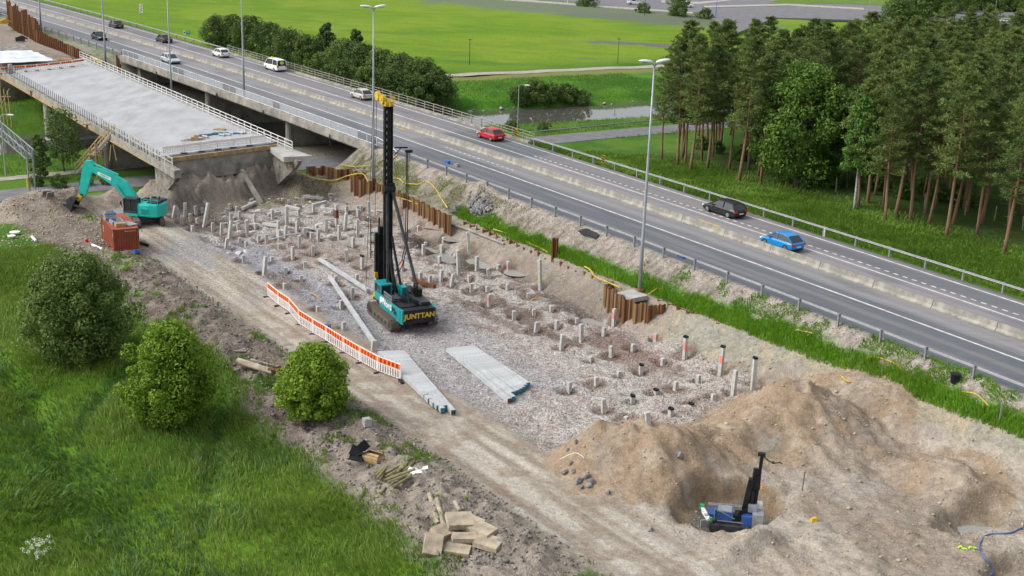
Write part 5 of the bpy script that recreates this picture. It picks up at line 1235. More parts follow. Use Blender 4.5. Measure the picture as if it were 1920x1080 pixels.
def corr(n, L, amp):
    pts = []; st0 = L/n
    for i in range(n): a = i*st0; pts += [(a, 0), (a+st0*.32, 0), (a+st0*.5, amp), (a+st0*.82, amp)]
    return pts+[(L, 0)]
def wallp(name, p, mtx):
    b = MB(); V = [(x, y, .12) for x, y in p]+[(x, y, CH-.1) for x, y in p]; n = len(p); b.add(V, [(i, i+1, i+1+n, i+n) for i in range(n-1)], mtx); return b.obj(name, 'container_red', ct)
wallp('end_wall', corr(9, CW-.3, .06), Matrix.Translation((.15, .05, 0))); wallp('side_wall', corr(22, CL-.3, .06), Matrix.Translation((.10, .15, 0)) @ Matrix.Rotation(math.pi/2, 4, 'Z')); wallp('side_wall', corr(22, CL-.3, .06), Matrix.Translation((CW-.04, .15, 0)) @ Matrix.Rotation(math.pi/2, 4, 'Z'))
b = MB(); b.box((CW/2, CL-.05, CH/2), (CW-.3, .05, CH-.2)); b.obj('door', 'container_red', ct); b = MB(); b.box((CW/2, CL/2, CH-.045), (CW-.16, CL-.16, .05)); b.obj('roof', 'container_red', ct)
text_obj('lettering', 'TRAU 220195 4', .17, 'white_plastic', ct, (1.62, .03, 2.33), (math.pi/2, 0, 0), .004)
text_obj('lettering', 'TEX', .42, 'white_plastic', ct, (.01, 5.0, 1.5), (math.pi/2, math.pi/2, -math.pi/2), .004)
text_obj('lettering', '22G1', .2, 'white_plastic', ct, (.01, .42, 1.9), (math.pi/2, math.pi/2, -math.pi/2), .004)
def on_ct(x, y, z=0): c, s = math.cos(hc), math.sin(hc); return (NL[0]+c*x-s*y, NL[1]+s*x+c*y, ZT+z)
def cool(name, label, x, y, dz_, sz, rz):
    o = thing(name, label, 'box', on_ct(x, y, dz_), hc+rz)
    b = MB(); b.box((0, 0, sz[2]/2), sz, ty=.86, tx=.9); b.obj('box_body', 'tin', o); b = MB(); b.box((0, 0, sz[2]+.015), (sz[0]*.66, sz[1]*.62, .03)); b.obj('panel', 'solar', o)
    b = MB(); b.box((0, -sz[1]*.455, sz[2]*.5), (sz[0]*.9, .04, .1)); b.obj('band', 'blue_sign', o)
cool('solar_box', 'upper pale box with a dark panel stacked at the far end of the container roof', .55, 4.1, .4, (1.15, .95, .42), 0); cool('solar_box', 'pale box under the stacked one on the container roof', .55, 3.9, 0, (1.15, 1.0, .4), 0)
cool('solar_box', 'pale box with a dark panel in the middle of the container roof', .85, 2.4, 0, (1.2, 1.4, .34), .05)
b = MB(); b.box((0, 0, .16), (.95, .7, .32)); b.box((0, 0, .335), (.8, .58, .03)); b.obj('cardboard_box', 'wood', loc=on_ct(.95, 1.2), rz=hc+.05, label='tan wooden crate at the near end of the container roof', cat='crate')
b = MB()
for k in range(7): b.box((k*.14, .0, .06+.03*(k % 2)), (.13, 1.7, .03))
b.obj('metal_sheet', 'tin', loc=on_ct(1.45, 1.5), rz=hc+.45, label='stack of corrugated metal sheets lying across the container roof', cat='metal sheet')
# ------------------------------------------------------------------ concrete piles standing in the field
bands = sorted(range(len(PILES)), key=lambda i: PILES[i][1])
rows = [sorted(bands[i:i+9], key=lambda q: PILES[q][0]) for i in range(0, len(bands), 9)]
lab = {}
for ri, rw in enumerate(rows):
    for ci, q in enumerate(rw): lab[q] = (ri, ci, len(rw))
pdat = {}
def pile_mesh(hh):
    k = round(hh*4)/4
    if k not in pdat:
        b = MB(); W_ = .145; z0 = -.7
        secs = [[(x*f, y*f, z) for x, y in ((-W_, -W_), (W_, -W_), (W_, W_), (-W_, W_))] for z, f in ((z0, 1), (k-.03, 1), (k, .88))]
        b.loft(secs); pdat[k] = b.data('shaft', 'pile_concrete')
    return pdat[k], k
rq = random.Random(21)
for i, p in enumerate(PILES):
    x, y, z = gp(p[0], p[1]-1); mk_ = p[4] if len(p) > 4 else ''
    hh = max(.25, p[2]/(ppm(p[1])*.95)); me, k = pile_mesh(hh)
    ri, ci, n = lab[i]
    size = 'stub' if hh < .45 else ('short' if hh < .85 else ('medium-height' if hh < 1.3 else 'tall'))
    feat = {'p': ', pink mark', 'k': ', black top', 'pk': ', pink mark, black top', 'y': ', green marks', 'm': ', dark middle'}.get(mk_, '')
    lean = ' leaning' if abs(p[3]) >= 2 else ''
    pos = f'{ORD[ci]} from left' if ci <= n//2 else f'{ORD[n-1-ci]} from right'
    lb_ = f'{size}{lean} concrete pile{feat}, {pos} in {ORD[ri]} row from abutment'
    o = thing('concrete_pile', lb_, 'concrete pile', (x, y, z-.05), group='concrete piles standing in the gravel field', rot=(rq.uniform(-.02, .02), p[3]*.075+rq.uniform(-.02, .02), rq.uniform(.2, .9)))
    put('shaft', me, o, sc=(1, 1, hh/k if k else 1))
    if 'p' in mk_: b = MB(); b.box((-.14, -.03, hh*.55), (.03, .22, min(.6, hh*.38))); b.box((-.05, -.145, hh*.5), (.13, .02, min(.4, hh*.3))); b.obj('paint_mark', 'pink_spray', o)
    if 'y' in mk_: b = MB(); b.box((-.15, 0, hh*.45), (.03, .2, .12)); b.box((-.15, 0, hh*.3), (.03, .2, .12)); b.obj('paint_mark', 'lime_spray', o)
    if 'k' in mk_: b = MB(); b.box((0, 0, hh-.03), (.32, .32, .14)); b.box((-.10, .05, hh+.06), (.08, .14, .12)); b.obj('pile_cap', 'black_steel', o)
    if 'm' in mk_: b = MB(); b.box((.02, 0, hh*.55), (.34, .33, hh*.4)); b.obj('dark_band', 'rust', o)
# new piles lying on the ground
def lying(px0, py0, px1, py1, z0, z1, label, end=None, w_=.30, cat='concrete pile', name='concrete_pile', grp='concrete piles lying on the gravel'):
    a = Vector(gp(px0, py0)[:2]+(0,)); c = Vector(gp(px1, py1)[:2]+(0,)); a.z = tz(a.x, a.y)+z0; c.z = tz(c.x, c.y)+z1
    d = c-a; o = thing(name, label, cat, a, group=grp, rot=(0, -math.asin(d.z/d.length), math.atan2(d.y, d.x)))
    b = MB(); b.box((d.length/2, 0, w_/2), (d.length, w_, w_*.98)); b.obj('shaft', 'new_pile', o)
    if end: b = MB(); b.box((d.length+.015, 0, w_/2), (.04, w_*.98, w_*.96)); b.obj('end_plate', end, o)
    h_ = MB(); 
    for f in (.2, .8): h_.box((d.length*f, 0, w_-.003), (.07, .06, .02))
    h_.obj('lifting_eye', 'dark_grey', o)
    return o
lying(599, 493, 690, 552, .25, .25, 'long square pile lying from the field to the front of the pile driving rig')
lying(618, 527, 700, 652, .3, .35, 'long square pile lying diagonally between the rig and the orange fence'); 
b = MB(); x, y, z = gp(700, 658); b.box((0, 0, .35), (.34, .34, 1.1)); b.obj('concrete_pile', 'pile_concrete', loc=(x, y, z), rot=(0, .08, .4), label='short upright square pile at the lower end of the diagonal lying pile', cat='concrete pile', group='concrete piles standing in the gravel field')
for k in range(7):   # fan shaped stack behind the fence
    f = k/6
    lying(712+f*42, 668-f*1, (798, 806, 815, 822, 830, 834, 850)[k], (750, 758, 766, 771, 776, 771, 780)[k], .12, .12, f'pale square pile in the fan-shaped stack beside the fence, {ORD[k]} from the left', 'pile_blue' if k not in (6,) else 'dark_grey', .33)
for k in range(8):
    f = k/7
    lying(840+f*45, 661-f*4, (955, 963, 962, 970, 976, 981, 985, 990)[k], (757, 753, 744, 741, 738, 735, 731, 727)[k], .10, .10, f'pale square pile in the stack right of the fan-shaped one, {ORD[k]} from the left', 'rust' if k == 0 else 'pile_blue', .32)
for k, (a, b_1, c, d, lb_) in enumerate(((805, 408, 945, 460, 'long round pole lying at the foot of the sheet pile wall'), (780, 428, 835, 436, 'short pole lying left of the long round pole'), (582, 552, 603, 566, 'short pale batten lying left of the long diagonal pile'), (507, 452, 562, 440, 'white curved pipe lying on the rubble of the pile field'))):
    p0, p1 = gp(a, b_1, .15), gp(c, d, .15); b = MB(); b.tube([p0, ((p0[0]+p1[0])/2, (p0[1]+p1[1])/2, (p0[2]+p1[2])/2+.1), p1], .13 if k < 1 else .08, 6)
    o = b.obj('lying_pole' if k != 3 else 'plastic_pipe', ['old_concrete', 'old_concrete', 'wood', 'tarp'][k], label=lb_, cat='pole' if k != 3 else 'pipe')
# steel beam behind the rig
p0, p1 = gp(775, 528, .2), gp(815, 541, .2); b = MB(); b.beam(p0, p1, .35, .3); b.obj('steel_beam', 'rust', label='short brown steel beam lying just behind the rig', cat='steel beam')

# broken concrete and loose stones
rkd = [rockdata('stone', 'stone_pale', 30+i, .6) for i in range(4)]
def scatter(name, n, cl, size, m, seed, reg=None, label='', cat='stones', flat=.6, lift=.3):
    r = np.random.default_rng(seed); s = r.uniform(cl[0], cl[1], n); t = r.uniform(cl[2], cl[3], n)
    if reg is not None: k = r.random(n) < reg(s, t); s, t = s[k], t[k]
    n = len(s); x, y = st2xy(s, t); z = terrain(s, t); z = pile_holes(s, t, z)
    sz = size*(.35+r.random(n)**3*1.8)
    base = np.array([(1, 0, 0), (0, 1, 0), (-1, 0, 0), (0, -1, 0), (.1, .1, 1), (0, 0, -1)], float)
    f_ = np.array([(0, 1, 4), (1, 2, 4), (2, 3, 4), (3, 0, 4), (1, 0, 5), (2, 1, 5), (3, 2, 5), (0, 3, 5)])
    V = base[None]*(.6+.8*r.random((n, 6, 1)))*sz[:, None, None]*np.array([1, .8, flat]); a = r.uniform(0, 6.28, n)
    ca, sa = np.cos(a)[:, None], np.sin(a)[:, None]
    X = V[:, :, 0]*ca-V[:, :, 1]*sa+x[:, None]; Y = V[:, :, 0]*sa+V[:, :, 1]*ca+y[:, None]; Z = V[:, :, 2]+z[:, None]+sz[:, None]*.15
    return put(name, np_mesh(name, np.stack([X, Y, Z], 2).reshape(-1, 3), (np.arange(n)[:, None, None]*6+f_[None]).reshape(-1, 3), m), kind='stuff', label=label, cat=cat)
scatter('loose_stones', 12000, (-24, 56, -33, -9.6),   .055, 'stone_pale', 1, label='pale crushed stones covering the pile field')
scatter('dark_stones', 5000, (-24, 56, -33, -9.6), .05, 'rock', 2, label='darker stones among the crushed rock')
scatter('road_stones', 6000, (-14, 70, -41, -32), .04, 'stone_pale', 3, label='small stones along the edges of the haul road', reg=lambda s, t: .25+.75*(np.abs(t+36.5) > 3))
scatter('mound_stones', 5000, (46, 84, -34, -10), .05, 'slab_stone', 4, label='small stones on the sand mounds')
scatter('mound_clods', 900, (46, 84, -34, -10), .10, 'slab_stone', 24, label='clods of earth rolled down the mounds', cat='clods')
scatter('berm_clods', 9000, (-12, 78, -47, -40), .09, 'dirty_concrete', 5, label='lumps of earth and stones on the berm')
scatter('heap_clods', 4500, (-30, -8, -58, -38), .09, 'slab_stone', 6, label='rubble and clods on the earth heap by the excavator', reg=lambda s, t: (s < -8)*(t < -39.5)*1.)
scatter('slope_stones', 9000, (-20, 100, -9, -5.6), .05, 'stone_pale', 7, label='gravel on the slope under the guard rail')
scatter('river_stones', 700, (-80, -50, 18, 80), .30, 'stone_pale', 8, label='pale stones lining the far river bank', reg=lambda s, t: (np.abs(s-(-59.5+.14*t)+17.0) < .8)*1.)
rq = random.Random(77)
cub = [rockdata('concrete_piece', 'pile_concrete', 60+i, .55, 1) for i in range(4)]
k = 0
for (cx_, cy_, sx_, sy_, n) in ((560, 385, 90, 14, 26), (480, 415, 60, 22, 22), (600, 372, 30, 8, 8), (585, 420, 80, 25, 16), (690, 400, 40, 14, 8), (430, 470, 40, 14, 7), (380, 455, 30, 16, 8)):
    for _ in range(n):
        px, py = cx_+rq.uniform(-1, 1)*sx_, cy_+rq.uniform(-1, 1)*sy_
        g = gp(px, py); s_, t_s = xy2st(g[0], g[1])
        if not (-22 < s_ < 30 and -33 < t_s < -10): continue
        L = rq.uniform(.25, .8); rot = (rq.uniform(-.2, .2), rq.uniform(-.3, .3), rq.uniform(0, 3.1))
        put('concrete_piece', cub[k % 4], None, g, rot=rot, sc=(L, L*.45, .28), label='broken piece of pale pile concrete lying among the rubble near the abutment', cat='rubble', group='broken pile pieces in the rubble'); k += 1
for k, (a, b_1, c, d) in enumerate(((568, 372, 605, 376), (536, 390, 562, 397), (502, 407, 526, 402), (493, 424, 520, 427), (590, 388, 612, 382), (455, 395, 480, 383), (600, 395, 625, 398))):
    p0, p1 = gp(a, b_1, .25), gp(c, d, .25); b = MB(); b.beam(p0, p1, .3); b.obj('cut_pile_piece', 'pile_concrete', label='cut-off square pile on the rubble, ' + ['farthest one below the abutment wing', 'one with a pinkish end', 'one in the left middle of the rubble', 'lowest one in the rubble', 'short one beside the farthest', 'one by the wet corner', 'rightmost one near the sheet pile box'][k], cat='rubble')
# rock pile on the embankment
rp_ = gp(900, 392); rk = thing('rock_pile', 'heap of dark grey angular blast rocks on the grass slope below the highway', 'rock pile', rp_)
rdd = [rockdata('rock', 'rock', 80+i, .8) for i in range(5)]
for k in range(230):
    a = rq.uniform(0, 6.28); q = abs(rq.gauss(0, .5)); x = rp_[0]+math.cos(a)*q*3.0*Us[0]*1.2+math.sin(a)*q*1.4*Ns[0]; y = rp_[1]+math.cos(a)*q*3.0*Us[1]*1.2+math.sin(a)*q*1.4*Ns[1]
    z = tz(x, y)+max(0, .5*(1-q))-.05; o = put('rock', rdd[k % 5], rk, (x-rp_[0], y-rp_[1], z-rp_[2]), rot=(rq.uniform(0, 3), rq.uniform(0, 3), rq.uniform(0, 3)), sc=rq.uniform(.10, .27))
for k, (px, py, lb_) in enumerate(((862, 390, 'flat pale rock slab leaning at the left foot of the rock heap'), (855, 398, 'second pale slab at the left foot of the rock heap'))):
    put('rock_slab', rdd[k], None, gp(px, py, .1), rot=(.3, .2, .8+k*.2), sc=(1.1, .5, .28), label=lb_, cat='rock')
for k, (px, py) in enumerate(((1075, 885), (1085, 905), (1100, 895), (1070, 870), (1090, 915), (1110, 905), (1060, 887), (1080, 830), (1065, 845), (1275, 855), (1218, 995), (1140, 925), (1095, 897), (1105, 912))):
    put('boulder', rdd[k % 5], None, gp(px, py, .05), rot=(k, k*.7, k*.4), sc=.18+.12*((k*7) % 4)/3, label='grey stone lying at the left foot of the big sand mound', cat='stone', group='stones at the foot of the sand mound')
scatter('river_rubble', 900, (-25, 40, 55, 100), .7, 'tarp', 9, label='pale rubble glimpsed through the trunks at the right edge', reg=lambda s, t: np.exp(-((s-8)/10)**2-((t-68)/6)**2))

# ------------------------------------------------------------------ sheet piling
def sheet(m):
    b = MB(); pr = [(-.30, .0), (-.14, .0), (-.06, .20), (.14, .20), (.22, .0), (.30, .0)]; n = len(pr)
    V = [(x, y, 0) for x, y in pr]+[(x, y, 1) for x, y in pr]+[(x, y+.025, 0) for x, y in pr]+[(x, y+.025, 1) for x, y in pr]
    F = [(i, i+1, i+1+n, i+n) for i in range(n-1)]+[(i+2*n+1, i+2*n, i+3*n, i+3*n+1) for i in range(n-1)]+[(i+n, i+1+n, i+1+3*n, i+3*n) for i in range(n-1)]+[(0, n, 3*n, 2*n), (n-1, 3*n-1, 4*n-1, 2*n-1)]
    b.add(V, F); return b.data('sheet', m)
SH = [sheet('rust'), sheet('rust_light')]
def sheet_wall(label, pts, top, mi, jitter=.05, depth=None, bot=None):
    r = thing('sheet_pile_wall', label, 'sheet pile wall', (pts[0][0], pts[0][1], 0)); rr_ = random.Random(len(pts)*7+int(pts[0][0]))
    k = 0; tot = sum(math.hypot(pts[i+1][0]-pts[i][0], pts[i+1][1]-pts[i][1]) for i in range(len(pts)-1)); done = 0
    for i in range(len(pts)-1):
        (x0, y0), (x1, y1) = pts[i], pts[i+1]; L = math.hypot(x1-x0, y1-y0); n = max(1, int(round(L/.6))); a = math.atan2(y1-y0, x1-x0)
        for j in range(n):
            f = (j+.5)/n; u = (done+L*f)/tot; tp = (top(u) if callable(top) else top)+rr_.uniform(-jitter, jitter); bt = bot(u) if callable(bot) else (bot if bot is not None else -.3)
            me = SH[mi if rr_.random() < .75 else 1-mi]
            inv_parent(put('sheet', me, None, (x0+(x1-x0)*f, y0+(y1-y0)*f, bt), a if k % 2 else a+math.pi, sc=(L/n/.6, 1, tp-bt)), r); k += 1
        done += L
    return r
def stp(*l): return [tuple(map(float, st2xy(a, b))) for a, b in l]
sheet_wall('low brown sheet pile wall along the grass strip, right of the near lamp enclosure', stp((35.5, -9.45), (60, -9.3), (84, -9.3)), 2.45, 0, .12, bot=.6)
sheet_wall('orange-brown sheet pile wall with yellow hose along it, right of the rig mast', stp((-6.1, -10.3), (4.7, -11.0)), lambda u: 2.9, 1, .10, bot=.2)
sheet_wall('low rusty sheet pile edge between the orange wall and the lamp enclosure', stp((5.0, -9.5), (30, -9.5)), lambda u: 2.2+.12*math.sin(u*40), 0, .12, bot=.8)
sheet_wall('rusty sheet pile box around the foot of the near tall lamp post', stp((30.0, -9.8), (30.8, -11.5), (33.8, -11.9), (36.2, -11.4), (36.9, -9.8)), lambda u: 2.55+.15*math.sin(u*6), 1, .10, bot=-.2)
sheet_wall('tall orange sheet pile box around the lamp post beside the rig mast', stp((-17.6, -8.8), (-16.9, -11.0), (-14.4, -11.4), (-12.8, -10.0), (-7.4, -9.6)), lambda u: 3.0-1.1*max(0, u-.5), 1, .2, bot=-.2)
sheet_wall('low line of sheet piles running from the lamp box towards the side road', stp((-23.8, -13.4), (-19.5, -9.9), (-17.8, -9.8)), 2.9, 1, .15, bot=1.6)
sheet_wall('long dark rusty sheet pile wall between the new bridge approach and the highway', stp((-142, -12.6), (-112, -12.9), (-96, -13.6)), lambda u: 6.3-.6*u, 0, .10, bot=3.0)
sheet_wall('tall jagged rusty sheet piles at the far left beside the highway', stp((-166, -11.0), (-158, -11.8), (-146, -12.2), (-138, -12.6)), lambda u: 9.2-1.2*max(0, u-.2)-1.8*max(0, u-.75)*2+.4*math.sin(u*23), 0, .4, bot=3.0)
sheet_wall('short piece of dark sheet pile wall cut by the left edge of the photo', stp((-188, -9.0), (-180, -9.6)), 8.0, 0, .3, bot=3.0)
sheet_wall('pair of dark sheet piles standing by the old bridge abutment', stp((-104, -9.2), (-101.5, -9.6)), lambda u: 6.0-1.5*u, 0, .2, bot=2.0)
x, y, z = gp(1036, 483); b = MB(); b.box((0, 0, .75), (.12, .55, 2.4)); b.box((.22, 0, .75), (.4, .05, 2.4)); b.box((.42, 0, .75), (.05, .5, 2.4)); b.obj('steel_post', 'rust', loc=(x, y, z), rz=-.3, label='single tall dark brown H-beam post standing in the grass strip', cat='steel post')
# grass, concrete pad and foundation of the near lamp
x, y, z = ray(1185, 552, 2.5); b = MB(); b.box((0, 0, 0), (2.0, 1.9, .4), rz=AZ); b.obj('concrete_pad', 'concrete', loc=(x, y, 2.35), label='light grey concrete pad inside the sheet pile box at the near lamp', cat='concrete pad')

# ------------------------------------------------------------------ lamp posts
def tall_lamp(loc, label, H=19.6):
    o = thing('street_lamp', label, 'street lamp', loc, AZ+math.pi/2-.10)
    b = MB(); b.tube([(0, 0, -.3), (0, 0, H*.28), (0, 0, H*.285), (0, 0, H*.6), (0, 0, H*.605), (0, 0, H)], [.17, .15, .13, .115, .10, .07], 10); b.obj('pole', 'lamp_grey', o, smooth=True)
    b = MB(); b.tube([(-.3, 0, H), (.3, 0, H)], .07, 8); b.box((0, 0, H-.12), (.24, .2, .2)); b.obj('bracket', 'lamp_grey', o)
    for sg in (-1, 1):
        secs = []
        for u, wd, ht in ((.2, .10, .08), (.45, .20, .15), (.9, .24, .17), (1.3, .20, .13), (1.55, .08, .05)):
            secs.append([(sg*u, wd*math.cos(a), H+.10+u*.12+ht*math.sin(a)*(1 if math.sin(a) > 0 else .5)) for a in np.linspace(0, 2*math.pi, 9)[:-1]])
        b = MB(); b.loft(secs); lh = b.obj('lamp_head', 'lamp_white', o, smooth=True)
        b = MB(); b.box((sg*.95, 0, H+.10), (.7, .3, .04)); b.obj('lamp_glass', 'tin', lh)
    b = MB(); b.box((0, 0, .02), (.5, .5, .28)); b.obj('base', 'rust_light', o)
    return o
def zlamp(px, py, z): q = ray(px, py, z); return (q[0], q[1], z)
tall_lamp(zlamp(1199, 545, 2.6), 'nearest tall double-headed street lamp, standing in the sheet pile box right of centre')
tall_lamp(zlamp(700, 335, 2.4), 'tall double-headed street lamp just left of the rig mast')
tall_lamp(zlamp(458, 181, 5.0), 'tall lamp post fixed to the near edge of the old bridge, third from left')
tall_lamp(zlamp(323, 200, 1.2), 'tall lamp post behind the new bridge railing, between the bridges')
tall_lamp(zlamp(199, 127, 4.2), 'tall lamp post beside the dark sheet piles, crossing the dark gold car')
tall_lamp(zlamp(78, 62, 4.6), 'farthest tall lamp post on the left, in front of the jagged sheet piles')
def arm_lamp(loc, label, H, m, head, arm=1.1, r=.07, rz=0.):
    o = thing('street_lamp', label, 'street lamp', loc, rz); b = MB(); b.tube([(0, 0, -.2), (0, 0, H*.97), (.15, 0, H), (arm, 0, H+.06)] if arm else [(0, 0, -.2), (0, 0, H)], [r*1.3, r*.8, r*.6, r*.6] if arm else [r, r*.7], 8); b.obj('pole', m, o)
    b = MB(); b.box((arm+.1 if arm else 0, 0, H+.05), (.75, .26, .12), tx=.8, ty=.6); b.obj('lamp_head', head, o); return o
arm_lamp(gp(970, 252), 'single-arm grey street lamp beside the river and the yellow sign', 7.4, 'lamp_grey', 'lamp_white')
arm_lamp(gp(11, 332), 'single-arm street lamp at the far left beside the footbridge truss', 7.6, 'lamp_grey', 'lamp_white')
arm_lamp(gp(880, 122), 'thin dark lamp post on the far path, left one of two', 5.0, 'dark_grey', 'dark_grey', 0); arm_lamp(gp(1158, 119), 'thin dark lamp post on the far path beside the wood', 5.0, 'dark_grey', 'dark_grey', 0)
for k, (px, py) in enumerate(((1064, 8), (1342, 32), (1208, 30), (1865, 28), (1630, 16))):
    x, y, z = ray(px, py, 2.0); arm_lamp((x, y, 2.0), ['thin pole at the top edge of the hayfield', 'dark pole with a small blue sign by the far road', 'thin dark pole beside the far white car', 'pale lamp post with a yellow foot on the green hillside', 'pale sign post behind the pine wood tops'][k], 6.5, ['white_paint', 'blue_sign', 'dark_grey', 'lamp_grey', 'lamp_grey'][k], 'blue_sign' if k == 1 else 'dark_grey', 0, .09)

# ------------------------------------------------------------------ orange and white barrier fence
tops = [(500.5, 544), (521, 559), (542, 572), (559, 591), (586, 606), (611, 624), (642, 641), (674, 656), (706, 675), (752, 690)]
bots = [(502, 556), (522, 573), (543, 587), (560, 608), (587, 626), (612, 641), (644, 661), (675, 680), (708, 698), (752, 713)]
def fence_panel(p0, p1, label, H=1.32, z0=0, grp='orange and white barrier fence panels', ns=9, feet=True, bandm=('orange_refl', 'red_refl')):
    L = math.hypot(p1[0]-p0[0], p1[1]-p0[1]); o = thing('barrier_fence', label, 'barrier fence', (p0[0], p0[1], min(p0[2], p1[2])), math.atan2(p1[1]-p0[1], p1[0]-p0[0]), grp)
    b = MB()
    for x in (.03, L-.03): b.box((x, 0, H/2+.05), (.06, .05, H))
    for z in (.16, H*.62, H*.99): b.box((L/2, 0, z), (L-.06, .045, .05))
    b.obj('frame', 'white_plastic', o)
    sl = MB(); sl.box((0, 0, H*.38), (.11, .02, H*.44)); sld = sl.data('slat', 'white_plastic')
    for k in range(ns): put('slat', sld, o, ((k+.5)*(L-.1)/ns+.05, 0, 0))
    n = max(5, int(L/.22))//2*2+1; wdt = (L-.14)/n
    b = MB(); b.box((L/2, -.025, H*.82), (L-.14, .03, H*.28)); band = b.obj('reflective_band', bandm[0], o)
    if bandm[0] == 'white_plastic': return o
    st2 = MB(); st2.box((0, 0, 0), (wdt, .012, H*.275)); st2d = st2.data('red_stripe', bandm[1])
    for k in range(1, n, 2): put('red_stripe', st2d, band, (.07+wdt*(k+.5), -.043, H*.82))
    st3 = MB(); st3.box((0, 0, 0), (wdt, .02, .05)); st3d = st3.data('bottom_stripe', 'red_refl')
    for k in range(0, n, 2): put('bottom_stripe', st3d, o, (.07+wdt*(k+.5), -.04, .14))
    tp_ = MB(); tp_.box((0, 0, 0), (.06, .03, .07)); tpd = tp_.data('picket_tip', 'white_plastic')
    for k in range(ns): put('picket_tip', tpd, o, ((k+.5)*(L-.1)/ns+.05, 0, H*1.04))
    if feet: b = MB(); b.box((.05, 0, .03), (.22, .8, .1)); b.obj('rubber_foot', 'black_steel', o)
    return o
for k in range(9):
    p0, p1 = gp(*bots[k]), gp(*bots[k+1]); fence_panel(p0, p1, f'orange and white striped barrier fence, {ORD[k]} from the far end' if k < 8 else 'nearest orange and white striped fence panel, the last one by the fan-shaped pile stack')
x, y, z = gp(752, 716); b = MB(); b.box((0, 0, .05), (.25, .85, .12)); b.obj('rubber_foot', 'black_steel', loc=(x, y, z), rz=.4, label='black rubber foot under the near end of the orange fence', cat='fence foot')
fp = [ray(px, py, 5.5) for px, py in ((25, 136), (48, 134.5), (70, 133), (92, 130.5), (114, 128), (136, 125.5), (158, 122))]
for k in range(6): fence_panel(fp[k], fp[k+1], f'faded orange and white fence across the new deck far end, {ORD[k]} from left', 1.0, grp='fence panels at the far end of the deck', ns=6)
fp = [ray(px, py, 5.5) for px, py in ((1, 139), (17, 138))]; fence_panel(fp[0], fp[1], 'faded barrier fence left of the grey post at the far end of the deck', 1.0, grp='fence panels at the far end of the deck', ns=5)
b = MB(); x, y, z = ray(20, 138, 5.5); b.box((0, 0, .7), (.5, .5, 1.5)); b.obj('concrete_post', 'concrete', loc=(x, y, 5.5), rz=AZ, label='thick grey concrete post at the far left corner of the new deck', cat='post')
fp = [ray(px, py, 5.5) for px, py in ((305, 291), (345, 286.5), (376, 282), (407, 278), (438, 275), (469, 271), (498, 267))]
for k in range(6): fence_panel(fp[k], fp[k+1], f'white slatted fence along the near end of the new deck, {ORD[k]} from left', .95, grp='white fence panels at the near end of the deck', ns=12, bandm=('white_plastic', 'white_plastic'))
# things on the deck
for k, (px, py, L, an, lb_) in enumerate(((385, 258, .9, -.6, 'short grey pipe on the new deck beside the teal net'), (416, 255, .9, -.6, 'grey pipe on the deck, left of the loose group of pipes'), (426, 254, 1.1, -.45, 'grey pipe in the middle of the loose group on the deck'), (433, 251, .9, -.5, 'grey pipe behind the middle one on the deck'), (451, 251, .9, -.5, 'grey pipe near the right railing of the deck, left one of a pair'), (456, 250, .9, -.5, 'grey pipe near the right railing of the deck, right one of a pair'))):
    b = MB(); b.tube([(-L/2, 0, .15), (L/2, 0, .15)], .14, 10); b.obj('pipe', 'tin', loc=ray(px, py, 5.5), rz=an, label=lb_, cat='pipe', group='pipes lying on the new deck')
b = MB()
for k in range(7): b.beam((k*.35-1.2, k*.25, .1), (k*.35-.5, k*.25+.9, .16), .12, .06)
b.obj('timber_pile', 'wood', loc=ray(358, 266, 5.5), label='small heap of timber and steel scraps at the near edge of the new deck', cat='timber')
b = MB(); b.box((0, 0, .2), (.9, .6, .4)); b.box((.2, .1, .5), (.5, .5, .2)); b.obj('crate', 'wood', loc=ray(365, 263, 5.5), rz=.4, label='small brown crate beside the scrap heap on the new deck', cat='crate')
b = MB(); b.tube([(0, 0, .06), (.6, 1.2, .08), (.2, 2.4, .06), (1.4, 3.6, .08), (2.6, 4.2, .06)], .14, 5); b.tube([(-.4, .5, .06), (.8, 2.0, .1), (1.8, 4.0, .06)], .10, 5); b.obj('safety_net', 'pile_blue', loc=ray(373, 256, 5.5), rz=-.5, label='crumpled teal net lying on the new deck', cat='net')
b = MB(); b.box((0, 0, .06), (1.4, .7, .12)); b.box((.2, .05, .15), (1.0, .3, .08)); b.obj('board_pile', 'wood', loc=ray(412, 243.5, 5.5), rz=-.2, label='small tan stack of boards near the middle of the new deck end', cat='boards')
for k, (px, py) in enumerate(((345, 286), (379, 283), (409, 279), (437, 275.5), (468, 271.5))):
    b = MB(); b.box((0, 0, .06), (.75, .28, .12)); b.obj('rubber_foot', 'dark_grey', loc=ray(px, py+2, 5.5), rz=.3, label=f'dark rubber fence foot on the near end of the new deck, {ORD[k]} from the left', cat='fence foot', group='fence feet on the deck')
# tarp and fill behind the deck
p_ = [ray(px, py, 5.6)[:2] for px, py in ((-10, 98), (58, 96), (78, 103), (108, 116), (60, 119), (35, 121), (0, 123), (-10, 122))]
b = MB(); V = []; nn = 14
for i in range(nn+1):
    for j in range(nn+1):
        u, v = i/nn, j/nn
        top = np.array(p_[0])*(1-u)+(np.array(p_[1])*(1-max(0, u*2-1))+np.array(p_[3])*max(0, u*2-1) if u > .5 else np.array(p_[1]))*u
        x = (1-u)*((1-v)*p_[0][0]+v*p_[7][0])+u*((1-v)*p_[1][0]+v*p_[3][0]); y = (1-u)*((1-v)*p_[0][1]+v*p_[7][1])+u*((1-v)*p_[1][1]+v*p_[3][1])
        V.append((x, y, 5.62+.35*float(fbm(np.array([x]), np.array([y]), 3, .5)[0])))
F = [(i*(nn+1)+j, (i+1)*(nn+1)+j, (i+1)*(nn+1)+j+1, i*(nn+1)+j+1) for i in range(nn) for j in range(nn)]
V2 = V+[(v[0], v[1], 5.3) for v in V]; 
